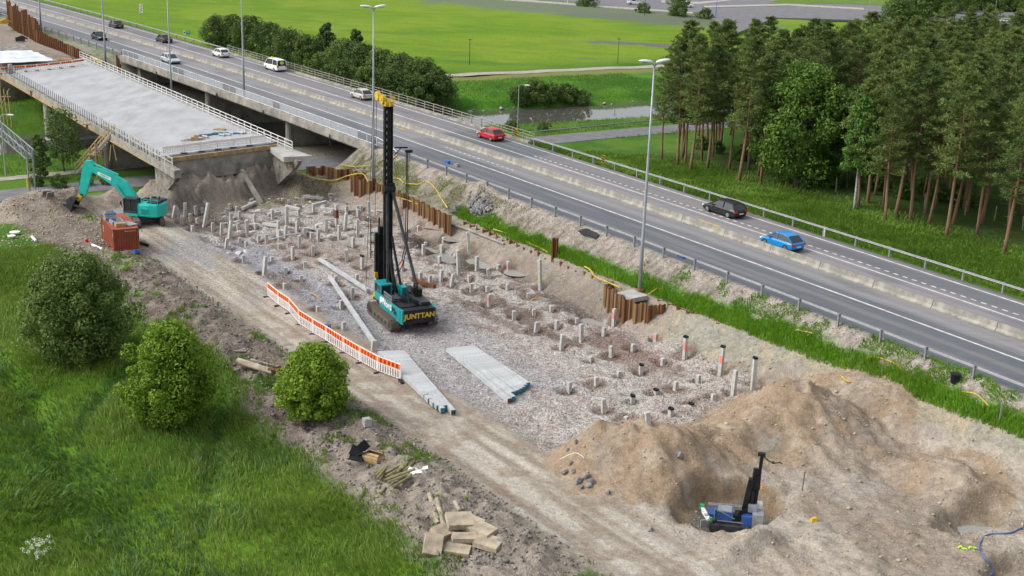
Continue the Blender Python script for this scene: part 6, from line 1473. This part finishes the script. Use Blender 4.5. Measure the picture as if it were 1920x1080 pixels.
put('tarpaulin', mesh_data('tarpaulin', V, F, 'tarp', True), label='white tarpaulin spread behind the far end of the new deck', cat='tarpaulin')
b = MB(); q = [ray(px, py, 5.5)[:2] for px, py in ((-10, 80), (45, 82), (56, 95), (-10, 97))]; b.prism(q, 5.2, 5.56, axis='z'); b.obj('gravel_fill', 'dirty_concrete', kind='structure')
for k, (px, py, z) in enumerate(((38, 78, 5.4), (8, 45, 5.4))):
    b = MB(); b.box((0, 0, .4), (1.6, .9, .6)); b.tube([(-.8, .2, .6), (.4, .1, 1.0), (1.3, 0, .4)], .15, 5); b.box((.3, .1, .8), (.6, .5, .3)); b.obj('compactor', 'dark_grey' if k == 0 else 'yellow_paint', loc=ray(px, py, z), rz=.5, label=['small dark machine on the fill beside the tall sheet piles', 'small yellow tripod tool on the earth at the left edge'][k], cat='machine')
b = MB()
for k in range(6): b.beam((k*.3-.8, -.8+.1*k, .1+.05*k), (k*.3+.6, .9, .15), .14, .05)
b.obj('timber_pile', 'wood_yellow', loc=ray(70, 98, 5.6), label='yellow timber offcuts at the upper corner of the white tarpaulin', cat='timber')
b = MB(); b.beam((-1.6, 0, .2), (1.2, .2, .2), .5, .3); b.beam((-.8, .4, .4), (1.4, -.3, .35), .3, .2); b.obj('timber_pile', 'wood_yellow', loc=ray(118, 115, 5.6), rz=.3, label='tan boards behind the far fence panels of the deck', cat='timber')
b = MB(); b.tube([ray(172, 108, 6.3), ray(182, 112, 6.6), ray(190, 118, 6.2), ray(193, 124, 5.6)], .12, 6); b.obj('hose', 'hose_yellow', label='yellow hose over the end of the dark sheet pile wall', cat='hose')

# ------------------------------------------------------------------ yellow hoses on the site
def hose(px_list, r, label, m='hose_yellow', lift=.12, rng_=True):
    P = [gp(*p[:2]) if len(p) == 2 else ray(*p) for p in px_list]; Q = []
    for i in range(len(P)-1):
        a = P[max(0, i-1)]; b_ = P[i]; c = P[i+1]; d = P[min(len(P)-1, i+2)]
        for k in range(6):
            t = k/6; Q.append(tuple(.5*((2*b_[j])+(-a[j]+c[j])*t+(2*a[j]-5*b_[j]+4*c[j]-d[j])*t*t+(-a[j]+3*b_[j]-3*c[j]+d[j])*t**3)+(lift if j == 2 else 0) for j in range(3)))
    Q.append((P[-1][0], P[-1][1], P[-1][2]+lift)); Q = [(x, y, max(z, tz(x, y)+r*.6)) for x, y, z in Q]
    b = MB(); b.tube(Q, r*.78, 6); return b.obj('hose', m, label=label, cat='hose', smooth=True)
hose([(541, 312, 4.3), (560, 324, 3.2), (590, 336, 2.4), (625, 340, 2.2), (650, 332, 2.8), (668, 328, 3.3), (682, 329, 3.3), (690, 343, 2.9)], .09, 'long yellow hose sagging from the new abutment corner to the sheet pile box')
hose([(760, 346, 3.0), (785, 348, 3.2), (800, 347, 3.4), (818, 360, 3.2), (830, 378, 2.9), (839, 392, 2.7)], .10, 'yellow hose curving down the slope to the right end of the orange sheet pile wall')
hose([(730, 340), (742, 336), (752, 340), (757, 346)], .10, 'short yellow hose loop right of the rig mast at the lamp box')
hose([(733, 370, 2.6), (760, 376, 2.4), (790, 388, 2.3), (812, 400, 2.2), (838, 412, 2.0)], .08, 'yellow hose lying along the front of the orange sheet pile wall')
hose([(925, 432, 2.5), (950, 440, 2.4), (985, 455, 2.4), (1010, 466, 2.4), (1027, 475, 2.4)], .09, 'yellow hose in the grass left of the single brown post')
hose([(1096, 502, 2.5), (1106, 508, 2.5), (1115, 520, 2.5), (1128, 527, 2.5), (1145, 534, 2.6), (1165, 543, 2.6)], .10, 'yellow hose reaching the sheet pile box of the near lamp from the left')
hose([(1215, 555, 2.7), (1232, 543, 2.8)], .07, 'short yellow hose right of the near lamp foot')
hose([(1489, 637, 3.0), (1505, 642, 3.0), (1522, 650, 2.9)], .08, 'short bit of yellow hose showing in the grass strip')
hose([(1614, 694, 2.9), (1650, 703, 2.9), (1690, 722, 2.9), (1732, 741, 2.9)], .08, 'yellow hose lying on the grass strip near the black bucket')
hose([(1795, 763, 2.9), (1825, 775, 2.8), (1850, 790, 2.8)], .08, 'yellow hose at the right end of the grass strip')
hose([(1576, 707), (1586, 716), (1594, 719)], .09, 'short white-yellow pipe behind the big sand mound', 'hose_yellow')
hose([(640, 313), (665, 317), (700, 314)], .07, 'thin yellow hose on top of the sheet piles left of the lamp', lift=.3)
hose([(728, 305), (740, 297), (746, 291)], .08, 'short yellow pipe at the corner of the old bridge')
hose([(1925, 988), (1895, 1000), (1855, 1003), (1838, 1018), (1836, 1035), (1848, 1050), (1862, 1072), (1850, 1086)], .055, 'blue hose winding over the sand in the lower right corner', 'blue_hose', lift=.05)
hose([(1095, 860), (1078, 850), (1050, 862)], .03, 'thin pale cable at the foot of the sand mound', 'white_plastic', lift=.03)
g = gp(1812, 1028); o = thing('spray_marking', 'lime green spray paint mark on the sand in the lower right', 'paint mark', g)
b = MB()
for (x, y) in ((-.45, 0), (-.3, .1), (-.1, -.05), (.2, .1), (.35, -.1), (.5, .05), (-.25, -.15), (.3, .2)):
    zz = tz(g[0]+x, g[1]+y)-g[2]+.03; b.box((x, y, zz), (.22, .12, .02), rz=x*5)
b.obj('spray_paint', 'lime_spray', o)
# ------------------------------------------------------------------ guard details and signs by the highway
def sign_post(px, py, z, H, label, board, m, zb, cat='sign', post='galvanised', yaw=0.):
    x, y, _ = ray(px, py, z); o = thing('road_sign', label, cat, (x, y, z), yaw); b = MB(); b.box((0, .03, H/2), (.07, .05, H)); b.obj('post', post, o); b = MB(); b.box((0, -.02, zb), board); b.obj('board', m, o); return o
for k, (px, py) in enumerate(((966, 260), (1130, 311))):
    o = sign_post(px, py, 5.0, 1.25, ['yellow and black hazard marker on the guard rail by the red car', 'yellow and black hazard marker on the forest-side guard rail'][k], (.42, .04, .9), 'yellow_paint', .85)
    b = MB()
    for j in range(3): b.box((0, -.05, .55+j*.28), (.42, .02, .10), mtx=Matrix.Rotation(.5, 4, 'Y'))
    b.obj('stripe', 'black_steel', o)
o = sign_post(266, 47, 3.2, 4.6, 'tall narrow white sign with a dark pattern at the edge of the hayfield', (.75, .06, 1.9), 'white_plastic', 3.6)
b = MB()
for j in range(6): b.box((.12 if j % 2 else -.12, -.06, 2.9+j*.26), (.3, .03, .12))
b.obj('pattern', 'dark_grey', o)
o = sign_post(353, 75, 3.2, 1.6, 'green and white direction sign by the hayfield verge', (1.0, .05, .7), 'green_sign', 1.5); b = MB(); b.box((-.72, -.02, 1.5), (.5, .06, .7)); b.obj('board', 'white_plastic', o); b = MB(); b.box((-.72, -.06, 1.5), (.26, .02, .34)); b.obj('symbol', 'dark_grey', o); b = MB(); b.box((.0, -.06, 1.6), (.7, .02, .1)); b.obj('lettering', 'white_plastic', o)
x, y, z = ray(1545, 444, 5.0); b = MB(); b.box((0, 0, .5), (.09, .09, 1.1)); b.obj('marker_post', 'white_plastic', loc=(x, y, z-.2), label='white plastic marker post at the forest-side guard rail, right of the blue car', cat='marker post')
x, y, z = gp(1874, 790); b = MB(); b.box((0, 0, .6), (.08, .08, 1.3)); b.box((0, 0, 1.25), (.14, .14, .12)); b.obj('marker_post', 'galvanised', loc=(x, y, z), label='thin grey stake with a pale top on the slope at the right edge', cat='marker post')
for k, (px, py) in enumerate(((1277, 474), (838, 300), (855, 305), (728, 293))):
    x, y, z = ray(px, py, 5.4); b = MB(); b.box((0, 0, .1), (.7, .25, .3)); b.box((.3, .02, .2), (.35, .3, .3)); b.obj('cloth_bundle', ['blue_paint', 'blue_sign', 'tin', 'tin'][k], loc=(x, y, 5.0), rz=AZ, label=['bright blue cloth tied to the guard rail below the tall lamp', 'dull blue bundle at the start of the near guard rail', 'grey bundle at the start of the near guard rail', 'grey box behind the end of the old bridge railing'][k], cat='cloth')
x, y, z = gp(1790, 716); b = MB(); b.tube([(0, 0, -.1), (0, 0, .55)], [.26, .34], 12); b.tube([(0, 0, .55), (0, 0, .62)], .36, 12); b.obj('bucket', 'black_steel', loc=(x, y, z), label='black plastic bucket standing on the slope below the guard rail', cat='bucket')
pz = gp(1107, 437); put('asphalt_heap', rockdata('asphalt_heap', 'dark_patch', 5, .25, 2), None, pz, rz=AZ, sc=(1.7, .7, .9), label='small dark heap of asphalt on the slope under the guard rail', cat='heap')

# ------------------------------------------------------------------ items along the berm
# wooden logs / poles
for k, (a, b_1, c, d, r_, lb_) in enumerate(((805, 929, 822, 985, .14, 'left one of two round poles above the stone slabs'), (819, 938, 833, 992, .14, 'right one of two round poles above the stone slabs'), (853, 944, 862, 962, .13, 'short round log right of the two poles'), (684, 917, 677, 932, .09, 'single stick lying left of the pole bundle'), (722, 916, 714, 928, .09, 'short stick just below the pole bundle'))):
    p0, p1 = gp(a, b_1, r_), gp(c, d, r_); b = MB(); b.tube([p0, p1], r_, 8); b.obj('log', 'old_wood' if k < 3 else 'pole_wood', label=lb_, cat='log', group='round poles on the berm')
PL = [(702, 890, 716, 882), (705, 896, 722, 880), (707, 902, 726, 879), (712, 903, 728, 884), (718, 892, 750, 876), (720, 895, 752, 880), (722, 900, 757, 883), (719, 905, 745, 898), (725, 905, 762, 892), (730, 904, 778, 888), (728, 910, 765, 897), (732, 913, 758, 900), (736, 916, 770, 897), (745, 911, 752, 905), (745, 892, 760, 874), (752, 888, 764, 872), (757, 886, 778, 868), (748, 890, 754, 878), (750, 907, 772, 896), (735, 910, 752, 908)]
for k, (a, b_1, c, d) in enumerate(PL):
    hz = .10+.16*((k*3) % 4)/3*(1 if k > 3 else .5); p0, p1 = gp(a, b_1, hz), gp(c, d, hz+.05); b = MB(); b.tube([p0, p1], .095, 7)
    b.obj('log', 'pole_wood', label='short greenish round pole in the loose bundle on the berm beside the haul road', cat='log', group='greenish poles in the bundle')
g = gp(784, 886); bm_ = MB(); V = []; 
for i in range(6):
    for j in range(6): V.append(((i-2.5)*.26+.06*math.sin(j*2.1), (j-2.5)*.26+.05*math.cos(i*2.7), .12+.10*math.sin(i*1.9+j*1.3)))
F = [(i*6+j, (i+1)*6+j, (i+1)*6+j+1, i*6+j+1) for i in range(5) for j in range(5)]
put('plastic_sheet', mesh_data('plastic_sheet', V, F, 'white_plastic'), None, g, rz=.3, label='crumpled white plastic sheet at the right end of the pole bundle', cat='plastic sheet')
# barrel / cable drum and black tarp
g = gp(700, 870); o = thing('wooden_drum', 'brown broken wooden drum lying on the berm next to black scrap', 'drum', g, rot=(0, 0, -.5))
n = 14; st_m = MB(); st_m.box((0, 0, 0), (1.15, .17, .05)); sd_ = st_m.data('stave', 'wood')
for k in range(n):
    a = 2*math.pi*k/n
    if k in (3, 4): continue
    q = put('stave', sd_, o, (0, math.cos(a)*.42, .42+math.sin(a)*.42), rot=(a+math.pi/2, 0, 0))
b = MB(); b.tube([(-.5, 0, .42), (-.44, 0, .42)], .40, 14); b.obj('drum_end', 'old_wood', o)
g = gp(677, 860); b = MB(); 
for (x, y, z, a, w_) in ((-.2, 0, .4, .5, 1.0), (.15, .1, .3, -.4, .9), (-.3, -.3, .25, .2, .8), (.1, .3, .7, .9, .6)): b.box((x, y, z), (w_, .7, .06), mtx=Matrix.Rotation(a, 4, 'Y') @ Matrix.Rotation(a*1.3, 4, 'X'))
b.obj('scrap_sheet', 'black_steel', loc=g, label='black folded scrap sheets left of the brown drum', cat='scrap')
# stone slabs
SL = [(862, 994, 1.55, 1.25, .25, .62, .22, 'largest slab on top of the heap'), (888, 996, 1.0, 1.1, -.5, .42, .3, 'narrow slab tilted right of the top one'), (908, 1003, 1.3, 1.0, -.7, .3, .12, 'pale slab at the upper right'), (916, 1024, 1.5, 1.1, -.45, .22, .15, 'thick slab at the right end'), (872, 1019, 1.5, .7, .15, .36, .1, 'brownish narrow slab in the middle'), (858, 1037, 1.45, .9, -.15, .18, .15, 'flat slab at the bottom of the heap'), (830, 1006, 1.15, 1.0, .9, .32, .3, 'slab leaning at the upper left'), (812, 1035, 1.05, 1.35, .05, .45, .65, 'upright slab with a hole at the left end')]
for k, (px, py, L, W_, rz_, hz, tl, lb_) in enumerate(SL):
    g = gp(px, py); b = MB(); b.box((0, 0, 0), (L, W_, .30), tx=.95, ty=.94)
    if k == 7: b.tube([(0, .1, .11), (0, .1, .14)], .13, 8)
    b.obj('stone_slab', 'slab_stone', loc=(g[0], g[1], g[2]+hz), rot=(tl, tl*.3, rz_), label='beige concrete slab in the heap by the haul road, '+lb_, cat='slab', group='slabs heaped on the berm')
# concrete cube, planks and fallen logs near the berm
g = gp(688, 797); b = MB(); b.box((0, 0, .22), (.5, .5, .5), rz=.5); b.box((0, 0, .48), (.36, .36, .06), rz=.5); b.obj('concrete_block', 'concrete', loc=g, label='small pale concrete cube at the left edge of the haul road', cat='block')
for k, (a, b_1, c, d, r_) in enumerate(((447, 684, 505, 700, .16), (450, 688, 510, 706, .13), (470, 682, 522, 694, .05))):
    p0, p1 = gp(a, b_1, .35), gp(c, d, .3); b = MB(); b.tube([p0, p1], [r_*1.4, r_], 8); b.obj('log', 'old_wood', label=['thick fallen log with a sawn end, upper of two left of the small bush', 'thinner fallen log below the thick one', 'thin pole lying over the fallen logs'][k], cat='log')
g = gp(515, 700); b = MB(); b.box((0, 0, .3), (1.0, .8, .05), mtx=Matrix.Rotation(.4, 4, 'Y')); b.box((.1, .3, .2), (1.1, .06, .4)); b.box((.1, -.3, .25), (1.1, .06, .4)); b.obj('rusty_trough', 'rust_light', loc=g, rz=.6, label='rusty brown metal trough half hidden left of the small bush', cat='scrap metal')
g = gp(509, 692); b = MB(); b.beam((-.35, 0, 0), (0, 0, 1.0), .05); b.beam((.35, 0, 0), (0, 0, 1.0), .05); b.obj('trestle', 'wood', loc=g, label='small A-shaped wooden trestle beside the fallen logs', cat='trestle')
g = gp(449, 661); b = MB(); b.beam((-.5, 0, .1), (.5, .1, .12), .14, .1); b.beam((-.1, .1, .1), (.4, .4, .2), .1); b.obj('wood_scrap', 'stone_pale', loc=g, label='pale scrap of board on the berm above the logs', cat='board')
# near the container
for (a, b_1, c, d, r_, m, lb_, ct_) in ((173, 462, 192, 470, .12, 'white_plastic', 'white plastic pipe lying left of the container', 'pipe'), (262, 459, 278, 464, .17, 'black_steel', 'black plastic pipe at the right side of the container', 'pipe'), (258, 460, 265, 474, .07, 'stone_pale', 'pale plank leaning against the container corner', 'plank'), (118, 384, 160, 392, .12, 'old_wood', 'long grey beam lying on the earth heap under the bucket', 'beam'), (60, 447, 68, 455, .14, 'tarp', 'white bent pipe lying in the meadow', 'pipe')):
    p0, p1 = gp(a, b_1, r_+.05), gp(c, d, r_+.05); b = MB(); b.tube([p0, p1], r_, 8); b.obj(ct_, m, label=lb_, cat=ct_)
g = gp(254, 476, .1); b = MB(); b.tube([(0, 0, 0), (0, 0, .3)], [.3, .2], 8); b.box((.2, .1, .15), (.5, .4, .25)); b.obj('blue_bag', 'blue_paint', loc=g, label='blue bag at the near right foot of the container', cat='bag')
g = gp(163, 455); b = MB(); b.tube([(0, 0, 0), (0, 0, .35)], .18, 10); b.tube([(0, 0, .35), (0, 0, .42)], [.18, .06], 10); b.obj('canister', 'tail_red', loc=g, label='small red canister left of the container', cat='canister')
for k, (px, py) in enumerate(((28, 441), (22, 448))):
    g = gp(px, py); b = MB(); b.tube([(0, 0, .3), (0, 0, .36)], .52-.12*k, 14); b.tube([(0, 0, .36), (0, 0, .39)], .4-.1*k, 14); b.obj('white_lid', 'white_plastic', loc=g, label=['round white lid lying in the meadow, the upper one', 'smaller white lid lying just below the round one'][k], cat='lid')
for k, (px, py) in enumerate(((87, 367), (93, 370))):
    g = gp(px, py); b = MB(); b.box((0, 0, .3), (.9, .18, .7), rz=.6, tx=.9); b.obj('old_kerb_block', 'dirty_concrete', loc=g, rot=(.3, .2, .4*k), label=['grey broken block on the earth heap, left one', 'grey broken block on the earth heap, right one'][k], cat='block')
# timber stairs at the new bridge
a0 = np.array(ray(147, 326, .0)); a1 = np.array(S(-44.6, -32.9, 5.3)); a0[2] = .1
tp = ray(210, 252, 5.5); tp = np.array(tp)
st_o = thing('timber_stairs', 'temporary timber stairs climbing to the edge of the new bridge deck', 'stairs', tuple(a0))
b = MB()
dv = tp-a0; hx = math.hypot(dv[0], dv[1]); nx, ny = -dv[1]/hx*.5, dv[0]/hx*.5
for sg in (-1, 1): b.beam((nx*sg, ny*sg, 0), (dv[0]+nx*sg, dv[1]+ny*sg, dv[2]), .06, .28)
b.obj('stringer', 'stone_pale', st_o)
sp_ = MB(); sp_.box((0, 0, 0), (.26, .98, .05)); spd = sp_.data('step', 'old_wood')
for k in range(18): f = (k+.5)/18; put('step', spd, st_o, (dv[0]*f, dv[1]*f, dv[2]*f+.05), math.atan2(dv[1], dv[0]))
b = MB()
for sg in (-1, 1):
    for h in (.6, 1.1): b.beam((nx*sg+dv[0]*.0, ny*sg, h), (dv[0]+nx*sg, dv[1]+ny*sg, dv[2]+h), .06, .14)
    for f in (0, .25, .5, .75, 1.): b.beam((dv[0]*f+nx*sg, dv[1]*f+ny*sg, dv[2]*f), (dv[0]*f+nx*sg, dv[1]*f+ny*sg, dv[2]*f+1.15), .08)
b.obj('handrail', 'wood_yellow', st_o)
b = MB()
for f in (.45, .62):
    for sg in (-1.3, 1.3):
        x, y = dv[0]*f+nx*sg, dv[1]*f+ny*sg; b.beam((x, y, -.1), (x, y, dv[2]*f+1.0), .13)
b.beam((dv[0]*.45-nx*1.3, dv[1]*.45-ny*1.3, 1.6), (dv[0]*.62-nx*1.3, dv[1]*.62-ny*1.3, 1.6), .1); b.box((dv[0]*.53, dv[1]*.53, dv[2]*.5), (1.4, 1.3, .08)); b.beam((dv[0]*.1, dv[1]*.1, .9), (dv[0]*.45, dv[1]*.45, 2.3), .1)
b.obj('scaffold', 'wood_yellow', st_o)
for k, (px0, py0, px1, py1) in enumerate(((208, 272, 206, 290), (212, 270, 216, 296))):
    p0, p1 = ray(px0, py0, 4.6), ray(px1, py1, 3.0); b = MB(); b.beam(p0, (p0[0]+.3*(k*2-1), p0[1], 2.6), .1); b.obj('hanging_board', 'wood_yellow', label=['left board hanging under the deck edge right of the stairs', 'right board hanging under the deck edge right of the stairs'][k], cat='board')
# far left timber scaffold
b = MB()
for k in range(3):
    p0 = ray(2+k*2, 165+k*3, 5.2); b.beam((p0[0]+k*.4, p0[1], -.0), (p0[0]+k*.4-.2, p0[1], 5.3), .13)
p0 = ray(1, 185, 3); b.beam((p0[0]-1, p0[1], 3.2), (p0[0]+1.6, p0[1], 3.4), .13); b.beam((p0[0]-1, p0[1], .3), (p0[0]+1.4, p0[1], 4.5), .11)
b.obj('timber_scaffold', 'wood_yellow', label='yellow timber scaffold posts at the far left under the new bridge', cat='scaffold')
# truss footbridge at the left edge
q0 = np.array(ray(56, 297, 4.2)); q1 = np.array(ray(-25, 226, 4.2)); q1 = q0+(q1-q0)
fb = thing('truss_gantry', 'grey steel truss gantry entering from the left edge on slim posts', 'truss', tuple(q0)); d_ = q1-q0; L_ = np.linalg.norm(d_); un = d_/L_; px_ = np.array([-un[1], un[0], 0])*.45
b = MB(); nseg = 14
for sg in (-1, 1):
    for h in (0, 1.0): b.beam(tuple(px_*sg+np.array([0, 0, h])), tuple(d_+px_*sg+np.array([0, 0, h])), .10)
    for k in range(nseg):
        f0, f1 = k/nseg, (k+1)/nseg; b.beam(tuple(d_*f0+px_*sg+np.array([0, 0, 0 if k % 2 else 1.0])), tuple(d_*f1+px_*sg+np.array([0, 0, 1.0 if k % 2 else 0])), .07)
        b.beam(tuple(d_*f0+px_*sg), tuple(d_*f0+px_*sg+np.array([0, 0, 1.])), .06)
for k in range(nseg+1): f0 = k/nseg; b.beam(tuple(d_*f0+px_), tuple(d_*f0-px_), .06)
b.obj('truss', 'tin', fb)
b = MB()
for sg in (-.7, .7): b.tube([tuple(px_*sg+np.array([0, 0, .9])), tuple(px_*sg+np.array([0, 0, -4.2]))], .12, 8)
b.obj('leg', 'tin', fb); b = MB(); b.tube([(px_[0], px_[1], -2.2), (px_[0], px_[1], -3.4)], .15, 8); b.obj('hazard_wrap', 'yellow_paint', fb)
# wire fence posts in the wood edge, far road bridge
fpd = MB(); fpd.box((0, 0, .7), (.1, .1, 1.7)); fpd = fpd.data('fence_post', 'old_wood')
for k, (px, py) in enumerate(((1533, 345), (1567, 358), (1576, 342), (1623, 352), (1809, 403), (1864, 413), (1733, 388), (1917, 432), (1311, 290), (1341, 293))):
    put('fence_post', fpd, None, gp(px, py), rot=(0, rq.uniform(-.08, .08), 0), label='thin pale fence post at the wood edge, ' + (f'{ORD[k]} right of the broad leafy tree' if k < 8 else ['left one behind the leftmost pines', 'right one behind the leftmost pines'][k-8]), cat='fence post', group='fence posts at the wood edge')
a, c_ = ray(1745, 33, 5), ray(1945, 47, 5); fbb = thing('far_road_bridge', 'pale concrete road bridge with a dark railing behind the pine wood', 'bridge', a)
b = MB(); b.beam((0, 0, 0), (c_[0]-a[0], c_[1]-a[1], 0), 9, .8); b.obj('deck', 'concrete', fbb); b = MB()
for h in (1.2, .8): b.beam((0, -4.4, h), (c_[0]-a[0], c_[1]-a[1]-4.4, h), .12)
b.beam((0, 4.4, 1.2), (c_[0]-a[0], c_[1]-a[1]+4.4, 1.2), .12)
for k in range(18): f = k/17; b.beam(((c_[0]-a[0])*f, (c_[1]-a[1])*f-4.4, 0), ((c_[0]-a[0])*f, (c_[1]-a[1])*f-4.4, 1.2), .1)
b.obj('railing', 'dark_grey', fbb); b = MB(); b.box(((c_[0]-a[0])*.3, (c_[1]-a[1])*.3, -2.5), (1.2, 7, 4.4)); b.box(((c_[0]-a[0])*.8, (c_[1]-a[1])*.8, -2.5), (1.2, 7, 4.4)); b.obj('pier', 'old_concrete', fbb)
# small site items
for (px, py, m, sz_, lb_, ct_) in ((1526, 977, 'yellow_paint', (.4, .25, .2), 'small yellow tool lying on the sand right of the drill rig', 'tool'), (533, 620, 'blue_paint', (.8, .5, .4), 'blue bundle just behind the orange fence', 'bundle'), (1008, 562, 'wood', (1.2, .25, .14), 'pale piece of broken plank in the pile field below the tall marked pile', 'plank'), (612, 618, 'blue_paint', (.7, .5, .4), 'blue cloth behind the middle of the orange fence', 'cloth')):
    if lb_.startswith('blue bundle'): continue
    g = gp(px, py); b = MB(); b.box((0, 0, sz_[2]/2), sz_, tx=.8, ty=.7); b.box((sz_[0]*.2, sz_[1]*.3, sz_[2]*.7), (sz_[0]*.5, sz_[1]*.7, sz_[2]*.7), rz=.5); b.obj(ct_+'_item' if ct_ in ('tool',) else ct_, m, loc=g, rz=.3, label=lb_, cat=ct_)
g = gp(1504, 920); b = MB(); b.tube([(0, 0, 0), (.05, 0, 1.3)], .03, 5); b.obj('stake', 'dark_grey', loc=g, label='thin dark stake standing on the sand right of the drill pit', cat='stake')
